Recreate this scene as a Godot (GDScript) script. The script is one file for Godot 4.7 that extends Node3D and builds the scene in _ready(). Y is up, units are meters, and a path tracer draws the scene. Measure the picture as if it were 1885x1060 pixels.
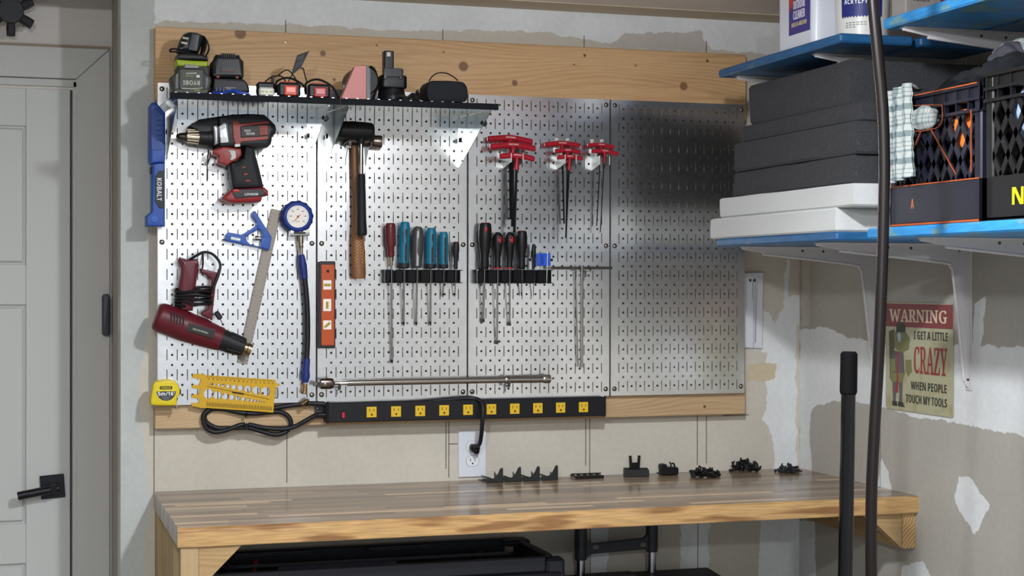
extends Node3D
# A garage workbench under a steel pegboard. x runs along the back wall, y up, z from the back wall towards the camera; metres.

const PEG := 0.057          # face of the pegboard panels in front of the drywall
const PB := 1.18            # bottom edge of the panels
const INCH := 0.0254
const RIGHT := 1.826        # right wall
const CEIL := 2.24

class MB:                   # collects triangles, counter-clockwise seen from outside
	var v := PackedVector3Array()
	var xf := Transform3D()
	func t(a, b, c):
		v.append(xf * a); v.append(xf * b); v.append(xf * c)
	func q(a, b, c, d):
		t(a, b, c); t(a, c, d)
	func box(c: Vector3, s: Vector3, r := 0.0, b := Basis()):
		# a box with chamfered edges
		var h := s / 2
		r = minf(r, minf(h.x, minf(h.y, h.z)) * 0.9)
		var f := func(x, y, z): return c + b * Vector3(x, y, z)
		if r <= 0.0:
			var p := []
			for i in 8: p.append(f.call(h.x * (1 if i & 1 else -1), h.y * (1 if i & 2 else -1), h.z * (1 if i & 4 else -1)))
			q(p[0], p[2], p[3], p[1]); q(p[4], p[5], p[7], p[6]); q(p[0], p[1], p[5], p[4]); q(p[2], p[6], p[7], p[3]); q(p[0], p[4], p[6], p[2]); q(p[1], p[3], p[7], p[5])
			return
		var k := {}
		for sx in [-1, 1]:
			for sy in [-1, 1]:
				for sz in [-1, 1]:
					k[[sx, sy, sz]] = [f.call(sx * h.x, sy * (h.y - r), sz * (h.z - r)), f.call(sx * (h.x - r), sy * h.y, sz * (h.z - r)), f.call(sx * (h.x - r), sy * (h.y - r), sz * h.z)]
		for s1 in [-1, 1]:
			var fl = s1 < 0
			_f(k[[s1, -1, -1]][0], k[[s1, 1, -1]][0], k[[s1, 1, 1]][0], k[[s1, -1, 1]][0], fl)
			_f(k[[-1, s1, -1]][1], k[[-1, s1, 1]][1], k[[1, s1, 1]][1], k[[1, s1, -1]][1], fl)
			_f(k[[-1, -1, s1]][2], k[[1, -1, s1]][2], k[[1, 1, s1]][2], k[[-1, 1, s1]][2], fl)
			for s2 in [-1, 1]:
				var g = s1 * s2 < 0
				_f(k[[s1, s2, -1]][0], k[[s1, s2, -1]][1], k[[s1, s2, 1]][1], k[[s1, s2, 1]][0], g)
				_f(k[[s1, -1, s2]][0], k[[s1, 1, s2]][0], k[[s1, 1, s2]][2], k[[s1, -1, s2]][2], g)
				_f(k[[-1, s1, s2]][1], k[[-1, s1, s2]][2], k[[1, s1, s2]][2], k[[1, s1, s2]][1], g)
				for s3 in [-1, 1]:
					var e = k[[s1, s2, s3]]
					if s1 * s2 * s3 > 0: t(e[0], e[1], e[2])
					else: t(e[0], e[2], e[1])
	func _f(a, b, c, d, flip):
		if flip: q(a, d, c, b)
		else: q(a, b, c, d)
	func inset(p: PackedVector2Array, d: float) -> PackedVector2Array:
		if d == 0.0: return p
		var o := PackedVector2Array()
		var n := p.size()
		for i in n:
			var e1 := (p[i] - p[(i + n - 1) % n]).normalized()
			var e2 := (p[(i + 1) % n] - p[i]).normalized()
			var n1 := Vector2(-e1.y, e1.x)
			var n2 := Vector2(-e2.y, e2.x)
			var m := (n1 + n2)
			var l := maxf(m.length_squared() / 2.0, 0.35)
			o.append(p[i] + m * (d / l))
		return o
	func layers(poly: PackedVector2Array, steps: Array):
		# the outline stacked along z: steps of [inset, z], lowest first, capped at both ends
		var p := poly
		if Geometry2D.is_polygon_clockwise(p): p.reverse()
		var idx := Geometry2D.triangulate_polygon(p)
		var n := p.size()
		var rings := []
		for s in steps:
			var r := []
			for a in inset(p, s[0]): r.append(Vector3(a.x, a.y, s[1]))
			rings.append(r)
		for k in rings.size() - 1:
			for i in n:
				var j := (i + 1) % n
				q(rings[k][i], rings[k][j], rings[k + 1][j], rings[k + 1][i])
		var bot = rings[0]
		var top = rings[-1]
		for i in range(0, idx.size(), 3):
			var a := idx[i]
			var b := idx[i + 1]
			var c := idx[i + 2]
			if (p[b] - p[a]).cross(p[c] - p[a]) < 0.0:
				var w := b
				b = c
				c = w
			t(top[a], top[b], top[c]); t(bot[a], bot[c], bot[b])
	func ext(poly: PackedVector2Array, z0: float, z1: float, r := 0.0):
		if r <= 0.0: layers(poly, [[0.0, z0], [0.0, z1]])
		else: layers(poly, [[r, z0], [r * 0.3, z0 + r * 0.3], [0.0, z0 + r], [0.0, z1 - r], [r * 0.3, z1 - r * 0.3], [r, z1]])
	func lathe(o: Vector3, d: Vector3, prof: Array, n := 20, flat := 1.0, up := Vector3.ZERO):
		# profile of [distance along d, radius]; flat squeezes the second axis
		d = d.normalized()
		var u := (up if up != Vector3.ZERO else (Vector3.UP if absf(d.y) < 0.9 else Vector3.RIGHT))
		u = (u - d * u.dot(d)).normalized()
		var w := d.cross(u)
		for k in prof.size() - 1:
			var a = prof[k]
			var b = prof[k + 1]
			for i in n:
				var t0 := TAU * i / n
				var t1 := TAU * (i + 1) / n
				var c0 := u * cos(t0) + w * sin(t0) * flat
				var c1 := u * cos(t1) + w * sin(t1) * flat
				var p0: Vector3 = o + d * a[0] + c0 * a[1]
				var p1: Vector3 = o + d * a[0] + c1 * a[1]
				var p2: Vector3 = o + d * b[0] + c1 * b[1]
				var p3: Vector3 = o + d * b[0] + c0 * b[1]
				if a[1] > 1e-6: t(p0, p1, p2)
				if b[1] > 1e-6: t(p0, p2, p3)
				if k == 0 and a[1] > 1e-6: t(o + d * a[0], p1, p0)
				if k == prof.size() - 2 and b[1] > 1e-6: t(o + d * b[0], p3, p2)
	func tube(pts: Array, r: float, n := 8, sub := 6, closed := false, r2 := -1.0):
		var p := []
		var m := pts.size()
		if sub <= 1: p = pts
		else:
			for i in (m if closed else m - 1):
				var a: Vector3 = pts[(i + m - 1) % m] if closed or i > 0 else pts[0]
				var b: Vector3 = pts[i]
				var c: Vector3 = pts[(i + 1) % m]
				var d: Vector3 = pts[(i + 2) % m] if closed or i < m - 2 else pts[m - 1]
				for k in sub: p.append(b.cubic_interpolate(c, a, d, float(k) / sub))
			if not closed: p.append(pts[m - 1])
		var cnt := p.size()
		var rings := []
		var u := Vector3.ZERO
		for i in cnt:
			var nx: Vector3 = p[(i + 1) % cnt] if closed or i < cnt - 1 else p[i]
			var pv: Vector3 = p[(i + cnt - 1) % cnt] if closed or i > 0 else p[i]
			var d := (nx - pv).normalized()
			if u == Vector3.ZERO: u = d.cross(Vector3.UP if absf(d.y) < 0.9 else Vector3.RIGHT).normalized()
			u = (u - d * u.dot(d)).normalized()
			var w := d.cross(u)
			var rr := r if r2 < 0.0 else lerpf(r, r2, float(i) / (cnt - 1))
			var ring := []
			for k in n: ring.append(p[i] + (u * cos(TAU * k / n) + w * sin(TAU * k / n)) * rr)
			rings.append(ring)
		for i in (cnt if closed else cnt - 1):
			var a = rings[i]
			var b = rings[(i + 1) % cnt]
			for k in n: q(a[k], a[(k + 1) % n], b[(k + 1) % n], b[k])
		if not closed:
			for k in n:
				t(p[0], rings[0][(k + 1) % n], rings[0][k]); t(p[cnt - 1], rings[-1][k], rings[-1][(k + 1) % n])
	func ball(c: Vector3, r: Vector3, n := 12):
		for i in n / 2:
			for j in n:
				var g := func(a, b):
					var la: float = PI * a / (n / 2) - PI / 2
					var lo: float = TAU * b / n
					return c + Vector3(cos(la) * cos(lo), sin(la), -cos(la) * sin(lo)) * r
				if i < n / 2 - 1: t(g.call(i, j), g.call(i + 1, j + 1), g.call(i + 1, j))
				if i > 0: t(g.call(i, j), g.call(i, j + 1), g.call(i + 1, j + 1))
				if i == 0: pass
	func disc(c: Vector3, r: float, h: float, n := 20):     # a short cylinder along z
		lathe(c, Vector3(0, 0, 1), [[0.0, r], [h, r]], n)

var names := {}
var origin := Vector3.ZERO
var cur: Node3D
var mats := {}
var tex := {}
var fonts := {}

func pa(a: Array) -> PackedVector2Array:
	var o := PackedVector2Array()
	for i in range(0, a.size(), 2): o.append(Vector2(a[i], a[i + 1]))
	return o
func numbered(called: String) -> String:
	names[called] = names.get(called, -1) + 1
	return called if names[called] == 0 else "%s_%03d" % [called, names[called]]
func mb() -> MB: return MB.new()
func tag(o: Node, label: String, category: String, group := ""):
	o.set_meta("label", label)
	o.set_meta("category", category)
	if group: o.set_meta("group", group)
func thing(called: String, label: String, category: String, at: Vector3, group := "") -> Node3D:
	var o := Node3D.new()
	o.name = numbered(called)
	add_child(o)
	o.position = at
	tag(o, label, category, group)
	origin = at
	cur = o
	return o
func commit(b: MB, off: Vector3, smooth := 40.0, uvo = null) -> ArrayMesh:
	# crease-aware normals; uvo = [corner, u axis, v axis] lays a texture on the mesh
	var n := b.v.size() / 3
	var fn := PackedVector3Array()
	fn.resize(n)
	for i in n:
		fn[i] = (b.v[i * 3 + 1] - b.v[i * 3]).cross(b.v[i * 3 + 2] - b.v[i * 3])
	var near := {}
	if smooth > 0.0:
		for i in n * 3:
			var key := Vector3i((b.v[i] * 40000.0).round())
			if near.has(key): near[key].append(i / 3)
			else: near[key] = [i / 3]
	var vs := PackedVector3Array()
	var ns := PackedVector3Array()
	var uv := PackedVector2Array()
	var lim := cos(deg_to_rad(smooth))
	for f in n:
		var unit := fn[f].normalized()
		for k in [0, 2, 1]:
			var p := b.v[f * 3 + k]
			vs.append(p - off)
			var s := unit
			if smooth > 0.0:
				s = Vector3.ZERO
				for g in near[Vector3i((p * 40000.0).round())]:
					if fn[g].normalized().dot(unit) > lim: s += fn[g]
				s = s.normalized() if s.length_squared() > 1e-24 else unit
			ns.append(s)
			if uvo != null:
				var d: Vector3 = p - uvo[0]
				uv.append(Vector2(d.dot(uvo[1]) / uvo[1].length_squared(), 1.0 - d.dot(uvo[2]) / uvo[2].length_squared()))
	var arr := []
	arr.resize(Mesh.ARRAY_MAX)
	arr[Mesh.ARRAY_VERTEX] = vs
	arr[Mesh.ARRAY_NORMAL] = ns
	if uvo != null: arr[Mesh.ARRAY_TEX_UV] = uv
	var m := ArrayMesh.new()
	m.add_surface_from_arrays(Mesh.PRIMITIVE_TRIANGLES, arr)
	return m
func part(called: String, b: MB, m: Material, parent: Node = null, label := "", smooth := 40.0, uvo = null) -> MeshInstance3D:
	var o := MeshInstance3D.new()
	o.name = called
	o.mesh = commit(b, origin, smooth, uvo)
	o.material_override = m
	(parent if parent else cur).add_child(o, true)
	if label: o.set_meta("label", label)
	return o
func solo(called: String, b: MB, m: Material, label: String, category: String, at: Vector3, group := "", smooth := 40.0, uvo = null) -> MeshInstance3D:
	var o := MeshInstance3D.new()
	o.name = numbered(called)
	o.mesh = commit(b, at, smooth, uvo)
	o.material_override = m
	o.position = at
	add_child(o)
	tag(o, label, category, group)
	return o
func struct(called: String, b: MB, m: Material, uvo = null, smooth := 0.0) -> MeshInstance3D:
	var o := MeshInstance3D.new()
	o.name = numbered(called)
	o.mesh = commit(b, Vector3.ZERO, smooth, uvo)
	o.material_override = m
	add_child(o)
	o.set_meta("kind", "structure")
	origin = Vector3.ZERO
	cur = o
	return o
func mat(hex: String, rough := 0.5, metal := 0.0, spec := 0.4) -> StandardMaterial3D:
	var key := "%s|%s|%s|%s" % [hex, rough, metal, spec]
	if not mats.has(key):
		var m := StandardMaterial3D.new()
		m.albedo_color = Color(hex)
		m.roughness = rough
		m.metallic = metal
		m.metallic_specular = spec
		mats[key] = m
	return mats[key]
func textured(key: String, im: Image, rough: float, extra := {}) -> StandardMaterial3D:
	if not mats.has(key):
		var m := StandardMaterial3D.new()
		m.albedo_texture = ImageTexture.create_from_image(im)
		m.roughness = rough
		for k in extra: m.set(k, extra[k])
		mats[key] = m
	return mats[key]
func font(bold: bool, serif := false) -> Font:
	var key := "%s%s" % [bold, serif]
	if not fonts.has(key):
		var f := SystemFont.new()
		f.font_names = PackedStringArray(["Droid Serif" if serif else "Droid Sans"])
		f.font_weight = 700 if bold else 400
		fonts[key] = f
	return fonts[key]
func words(s: String, c: Vector3, w: float, h: float, m: Material, b := Basis(), parent: Node = null, bold := true, serif := false, called := "lettering"):
	# printed lettering, w by h metres, centred on c in the plane of b's first two axes
	var tm := TextMesh.new()
	tm.text = s
	tm.font = font(bold, serif)
	tm.font_size = 48
	tm.pixel_size = 0.01
	tm.depth = 0.02
	tm.curve_step = 2.0
	var bb := tm.get_aabb()
	var o := MeshInstance3D.new()
	o.name = called
	o.mesh = tm
	o.material_override = m
	var sx := w / maxf(bb.size.x, 1e-4)
	var sy := h / maxf(bb.size.y, 1e-4)
	var bs := Basis(b.x * sx, b.y * sy, b.z * 0.02)
	o.transform = Transform3D(bs, c - origin - bs * bb.get_center())
	(parent if parent else cur).add_child(o, true)
func rot(deg: float) -> Basis: return Basis(Vector3(0, 0, 1), deg_to_rad(deg))
func copy(o: Node3D, at: Vector3, label: String, kind: String) -> Node3D:
	var c: Node3D = o.duplicate()
	c.name = numbered(kind)
	add_child(c)
	c.position = at
	c.set_meta("label", label)
	return c
func bar(b: MB, a: Vector3, c: Vector3, w: float, h: float, up := Vector3.UP):
	# a square bar from a to c
	var d := (c - a)
	var l := d.length()
	d = d.normalized()
	var x := up.cross(d).normalized()
	b.box((a + c) / 2, Vector3(w, h, l), 0.0, Basis(x, d.cross(x), d))

func exx(b: MB, poly: PackedVector2Array, x0: float, x1: float, r := 0.0):     # outline given as (z, y), thick along x
	b.xf = Transform3D(Basis(Vector3(0, 0, 1), Vector3(0, 1, 0), Vector3(-1, 0, 0)), Vector3.ZERO)
	b.ext(poly, -x1, -x0, r)
	b.xf = Transform3D()
func exy(b: MB, poly: PackedVector2Array, y0: float, y1: float, r := 0.0):     # outline given as (x, z), thick along y
	var p := PackedVector2Array()
	for a in poly: p.append(Vector2(a.x, -a.y))
	b.xf = Transform3D(Basis(Vector3(1, 0, 0), Vector3(0, 0, -1), Vector3(0, 1, 0)), Vector3.ZERO)
	b.ext(p, y0, y1, r)
	b.xf = Transform3D()
func rounded(x0: float, y0: float, x1: float, y1: float, r: float, n := 4) -> PackedVector2Array:
	var o := PackedVector2Array()
	for c in [[x1 - r, y0 + r, -90], [x1 - r, y1 - r, 0], [x0 + r, y1 - r, 90], [x0 + r, y0 + r, 180]]:
		for k in n + 1:
			var a := deg_to_rad(c[2] + 90.0 * k / n)
			o.append(Vector2(c[0] + r * cos(a), c[1] + r * sin(a)))
	return o
func turned(p: PackedVector2Array, c: Vector2, deg: float) -> PackedVector2Array:
	var o := PackedVector2Array()
	for a in p: o.append(c + (a - c).rotated(deg_to_rad(deg)))
	return o
func noise(seed_: int, freq: float, oct := 3) -> FastNoiseLite:
	var n := FastNoiseLite.new()
	n.seed = seed_
	n.noise_type = FastNoiseLite.TYPE_SIMPLEX_SMOOTH
	n.frequency = freq
	n.fractal_octaves = oct
	return n

# ---------- computed textures: what the surfaces are made of ----------
func wall_image(x0: float, y0: float, w: float, h: float, base: Color, mud: Color, polys: Array, extra: Array, lines: Array, sd: int) -> Image:
	# bare board with trowelled patches of joint compound and pencil marks; all places in metres on the wall
	var ppm := 500.0
	var iw := int(w * ppm)
	var ih := int(h * ppm)
	var im := Image.create(iw, ih, false, Image.FORMAT_RGB8)
	var n1 := noise(sd, 0.006)
	var n2 := noise(sd + 1, 0.09, 2)
	var rag := noise(sd + 2, 0.035, 4)
	for y in ih:
		for x in iw:
			var k := 1.0 + 0.035 * n1.get_noise_2d(x, y) + 0.02 * n2.get_noise_2d(x, y)
			im.set_pixel(x, y, Color(base.r * k, base.g * k, base.b * k))
	var sets := []
	for p in polys: sets.append([p, mud])
	for e in extra: sets.append(e)
	for s in sets:
		var r := Rect2(s[0][0], Vector2.ZERO)
		for a in s[0]: r = r.expand(a)
		for y in range(maxi(0, int((y0 + h - r.end.y) * ppm) - 6), mini(ih, int((y0 + h - r.position.y) * ppm) + 6)):
			for x in range(maxi(0, int((r.position.x - x0) * ppm) - 6), mini(iw, int((r.end.x - x0) * ppm) + 6)):
				var p := Vector2(x0 + (x + 0.5) / ppm, y0 + h - (y + 0.5) / ppm) + Vector2(rag.get_noise_2d(x, y), rag.get_noise_2d(x + 900, y)) * 0.008
				if Geometry2D.is_point_in_polygon(p, s[0]):
					var k := 1.0 + 0.03 * n1.get_noise_2d(x * 2, y * 2) + 0.02 * n2.get_noise_2d(y, x)
					im.set_pixel(x, y, Color(s[1].r * k, s[1].g * k, s[1].b * k))
	for l in lines:
		var a: Vector2 = l[0]
		var c: Vector2 = l[1]
		var cnt := int(a.distance_to(c) * ppm * 1.5) + 1
		for i in cnt + 1:
			var p := a.lerp(c, float(i) / cnt)
			var x := int((p.x - x0) * ppm)
			var y := int((y0 + h - p.y) * ppm)
			if x >= 0 and y >= 0 and x < iw and y < ih: im.set_pixel(x, y, im.get_pixel(x, y).darkened(0.5))
	return im
func pine_image(iw: int, ih: int, wm: float, hm: float, light: Color, dark: Color, knots: Array, sd: int) -> Image:
	# flat-sawn softwood: wavering grain that bends round the knots ([x, y, radius] in metres from the lower left)
	var im := Image.create(iw, ih, false, Image.FORMAT_RGB8)
	var n1 := noise(sd, 1.6, 2)
	var n2 := noise(sd + 1, 9.0, 3)
	var n3 := noise(sd + 2, 0.8, 1)
	for y in ih:
		for x in iw:
			var px := wm * x / iw
			var py := hm * (1.0 - float(y) / ih)
			var bend := 0.0
			var kn := 0.0
			for k in knots:
				var d: float = Vector2((px - k[0]) / 2.2, py - k[1]).length()
				bend += signf(py - k[1] + 0.0001) * k[2] * 1.1 * exp(-d / (k[2] * 1.7))
				var dd: float = Vector2(px - k[0], py - k[1]).length() / k[2]
				kn = maxf(kn, clampf((1.12 - dd) * 5.0, 0.0, 1.0) * (0.75 + 0.25 * sin(dd * 14.0)))
			var g := py + bend + 0.024 * n1.get_noise_2d(px * 0.7, py * 3.0)
			var ring := 0.5 + 0.5 * sin(g * 520.0 + 16.0 * n3.get_noise_2d(px * 1.3, g * 9.0))
			var v := 0.2 + pow(ring, 2.0) * 0.3 * (0.6 + 0.6 * n1.get_noise_2d(px + 40.0, g * 5.0)) + 0.22 * n2.get_noise_2d(px * 0.8, g * 40.0) + 0.15 * n3.get_noise_2d(px * 2.0 + 9.0, py * 8.0)
			var c := light.lerp(dark, clampf(v, 0.0, 1.0))
			c = c.lerp(Color(0.36, 0.21, 0.13), kn * 0.85)
			im.set_pixel(x, y, c)
	return im
func stave_image(iw: int, ih: int, rows: int, sd: int) -> Image:
	# glued-up staves of random length and tone, grain running along them
	var im := Image.create(iw, ih, false, Image.FORMAT_RGB8)
	var rng := RandomNumberGenerator.new()
	rng.seed = sd
	var n := noise(sd, 0.02, 4)
	var pal := [Color("84705c"), Color("917b66"), Color("735f4d"), Color("9a846c"), Color("7d6752"), Color("c4a884"), Color("8a745e"), Color("665342"), Color("7c6854"), Color("957f68")]
	for r in rows:
		var x := -rng.randi_range(0, 200)
		var ya := r * ih / rows
		var yb := (r + 1) * ih / rows
		while x < iw:
			var l := rng.randi_range(150, 420)
			var c: Color = pal[rng.randi() % pal.size()]
			var off := rng.randf() * 999.0
			for y in range(ya, yb):
				for xx in range(maxi(0, x), mini(iw, x + l)):
					var k := 1.0 + 0.22 * n.get_noise_2d(xx * 0.5 + off, y * 9.0 + off)
					if xx == x: k *= 0.8
					im.set_pixel(xx, y, Color(c.r * k, c.g * k, c.b * k))
			x += l
	return im
func edge_image(iw: int, ih: int, sd: int) -> Image:
	# the waxed long edge of the bench: honey wood with brown heartwood flames
	var im := Image.create(iw, ih, false, Image.FORMAT_RGB8)
	var n := noise(sd, 0.01, 3)
	var g := noise(sd + 3, 0.05, 3)
	for y in ih:
		for x in iw:
			var f := n.get_noise_2d(x * 0.35, y * 1.9)
			var v := clampf((f - 0.12) * 3.4, 0.0, 1.0)
			var c := Color("b5915f").lerp(Color("7f5833"), v * 0.85)
			var k := 1.0 + 0.16 * g.get_noise_2d(x * 0.25, y * 4.0)
			im.set_pixel(x, y, Color(c.r * k, c.g * k, c.b * k))
	return im
func plaid_image() -> Image:
	var im := Image.create(128, 128, false, Image.FORMAT_RGB8)
	for y in 128:
		for x in 128:
			var a := 0.0
			for q in [x % 64, y % 64]:
				if q < 14: a += 0.38
				elif q > 24 and q < 28: a += 0.25
				elif q > 44 and q < 50: a += 0.3
			var c := Color("a9b0ac").lerp(Color("1c343c"), clampf(a, 0.0, 0.92))
			if x % 64 == 36 or y % 64 == 36: c = c.lerp(Color("101c22"), 0.6)
			im.set_pixel(x, y, c.darkened(0.08 * ((x + y) % 2)))
	return im
func speckle_image(base: Color, amp: float, sd: int, spot := 0.0, spotc := Color.WHITE) -> Image:
	var im := Image.create(256, 256, false, Image.FORMAT_RGB8)
	var rng := RandomNumberGenerator.new()
	rng.seed = sd
	for y in 256:
		for x in 256:
			var k := 1.0 + amp * (rng.randf() - 0.5)
			var c := Color(base.r * k, base.g * k, base.b * k)
			if rng.randf() < spot: c = c.lerp(spotc, 0.5)
			im.set_pixel(x, y, c)
	return im
func triplanar(key: String, im: Image, rough: float, scale: float, extra := {}) -> StandardMaterial3D:
	var e := {"uv1_triplanar": true, "uv1_scale": Vector3.ONE * scale}
	e.merge(extra)
	return textured(key, im, rough, e)
func steel() -> StandardMaterial3D:
	# galvanised sheet: bright zinc with a fine spangle
	if not mats.has("steel"):
		var m := StandardMaterial3D.new()
		m.albedo_texture = ImageTexture.create_from_image(spangle())
		m.metallic = 1.0
		m.roughness = 0.2
		m.uv1_triplanar = true
		m.uv1_scale = Vector3.ONE * 2.2
		mats["steel"] = m
	return mats["steel"]
func spangle() -> Image:
	var im := Image.create(512, 512, false, Image.FORMAT_RGB8)
	var n := noise(5, 0.02, 3)
	var g := FastNoiseLite.new()
	g.seed = 9
	g.noise_type = FastNoiseLite.TYPE_CELLULAR
	g.cellular_return_type = FastNoiseLite.RETURN_CELL_VALUE
	g.frequency = 0.09
	for y in 512:
		for x in 512:
			var k := 0.95 + 0.02 * n.get_noise_2d(x, y) + 0.02 * g.get_noise_2d(x, y)
			im.set_pixel(x, y, Color(k, k * 1.005, k * 1.01))
	return im

func _ready():
	# ---------- camera, sky, exposure ----------
	var cam := Camera3D.new()
	cam.name = "camera"
	var yaw := 0.30115
	var fwd := Vector3(sin(yaw) * cos(-0.00299), sin(-0.00299), -cos(yaw) * cos(-0.00299))
	var rt := fwd.cross(Vector3.UP).normalized()
	var up := rt.cross(fwd)
	var roll := 0.00106
	cam.transform = Transform3D(Basis(rt * cos(roll) + up * sin(roll), up * cos(roll) - rt * sin(roll), -fwd), Vector3(-0.33415, 1.48881, 4.14879))
	cam.fov = rad_to_deg(2.0 * atan(530.0 / 2929.08))
	add_child(cam)
	cam.current = true
	var we := WorldEnvironment.new()
	we.name = "environment"
	var env := Environment.new()
	env.background_mode = Environment.BG_SKY
	var sky := Sky.new()
	var sm := ProceduralSkyMaterial.new()
	sm.sky_top_color = Color("b9cde6")
	sm.sky_horizon_color = Color("eef2f6")
	sm.ground_bottom_color = Color("a8a59e")
	sm.ground_horizon_color = Color("d5d8da")
	sky.sky_material = sm
	env.sky = sky
	env.background_energy_multiplier = 1.25
	env.tonemap_mode = Environment.TONE_MAPPER_LINEAR
	env.tonemap_exposure = 1.0
	env.sdfgi_enabled = true
	env.ssao_enabled = true
	env.ssil_enabled = true
	we.environment = env
	add_child(we)
	# ---------- ceiling lamps (outside the frame), the third added for fill: fitting and light ----------
	lamp(Vector3(0.60, CEIL, 1.95), 0.14, 0.85, 3.3, "round white ceiling lamp above the workbench, nearest the pegboard")
	lamp(Vector3(-0.62, CEIL, 3.45), 0.14, 1.1, 2.7, "round white ceiling lamp over the middle of the garage")
	lamp(Vector3(-0.45, CEIL, 5.4), 0.24, 1.5, 3.0, "added round white fill lamp on the ceiling nearest the open garage door")  # no lamp known here; added to fill the room with light
	room()
	bench()
	boards()
	shelves_right()
	under_bench()
	on_right_shelves()
	wall_tools_left()
	wall_tools_middle()
	wall_tools_right()
	shelf_things()
	strip_and_outlet()
	bench_things()
	foreground()

func lamp(at: Vector3, size: float, side: float, down: float, label: String):
	# a surface-mounted drum: it glows sideways through its rim and mostly down through its flat face
	var t := thing("ceiling_lamp", label, "lamp", at)
	var b := mb()
	b.lathe(at, Vector3.DOWN, [[0.0, size * 0.5 + 0.02], [0.018, size * 0.5 + 0.02], [0.02, size * 0.5]], 28)
	part("base", b, mat("e8e8e6", 0.5))
	b = mb()
	b.lathe(at, Vector3.DOWN, [[0.021, size * 0.5], [0.07, size * 0.5], [0.078, size * 0.46], [0.08, 0.001]], 28)
	var m := StandardMaterial3D.new()
	m.albedo_color = Color("ffffff")
	m.emission_enabled = true
	m.emission = Color("f8faff")
	m.emission_energy_multiplier = 2.0
	part("diffuser", b, m)
	var o := OmniLight3D.new()
	o.name = "rim_light"
	o.light_color = Color("f8faff")
	o.light_energy = side
	o.light_size = 0.03
	o.omni_range = 14.0
	o.omni_attenuation = 2.0
	o.shadow_enabled = true
	o.position = Vector3(0, -0.048, 0)
	t.add_child(o)
	var l := AreaLight3D.new()
	l.name = "light"
	l.light_color = Color("f8faff")
	l.light_energy = down
	l.area_size = Vector2(size, size) * 0.8
	l.area_range = 14.0
	l.area_attenuation = 2.0
	l.shadow_enabled = true
	l.position = Vector3(0, -0.083, 0)
	l.rotation.x = -PI / 2
	t.add_child(l)

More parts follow.
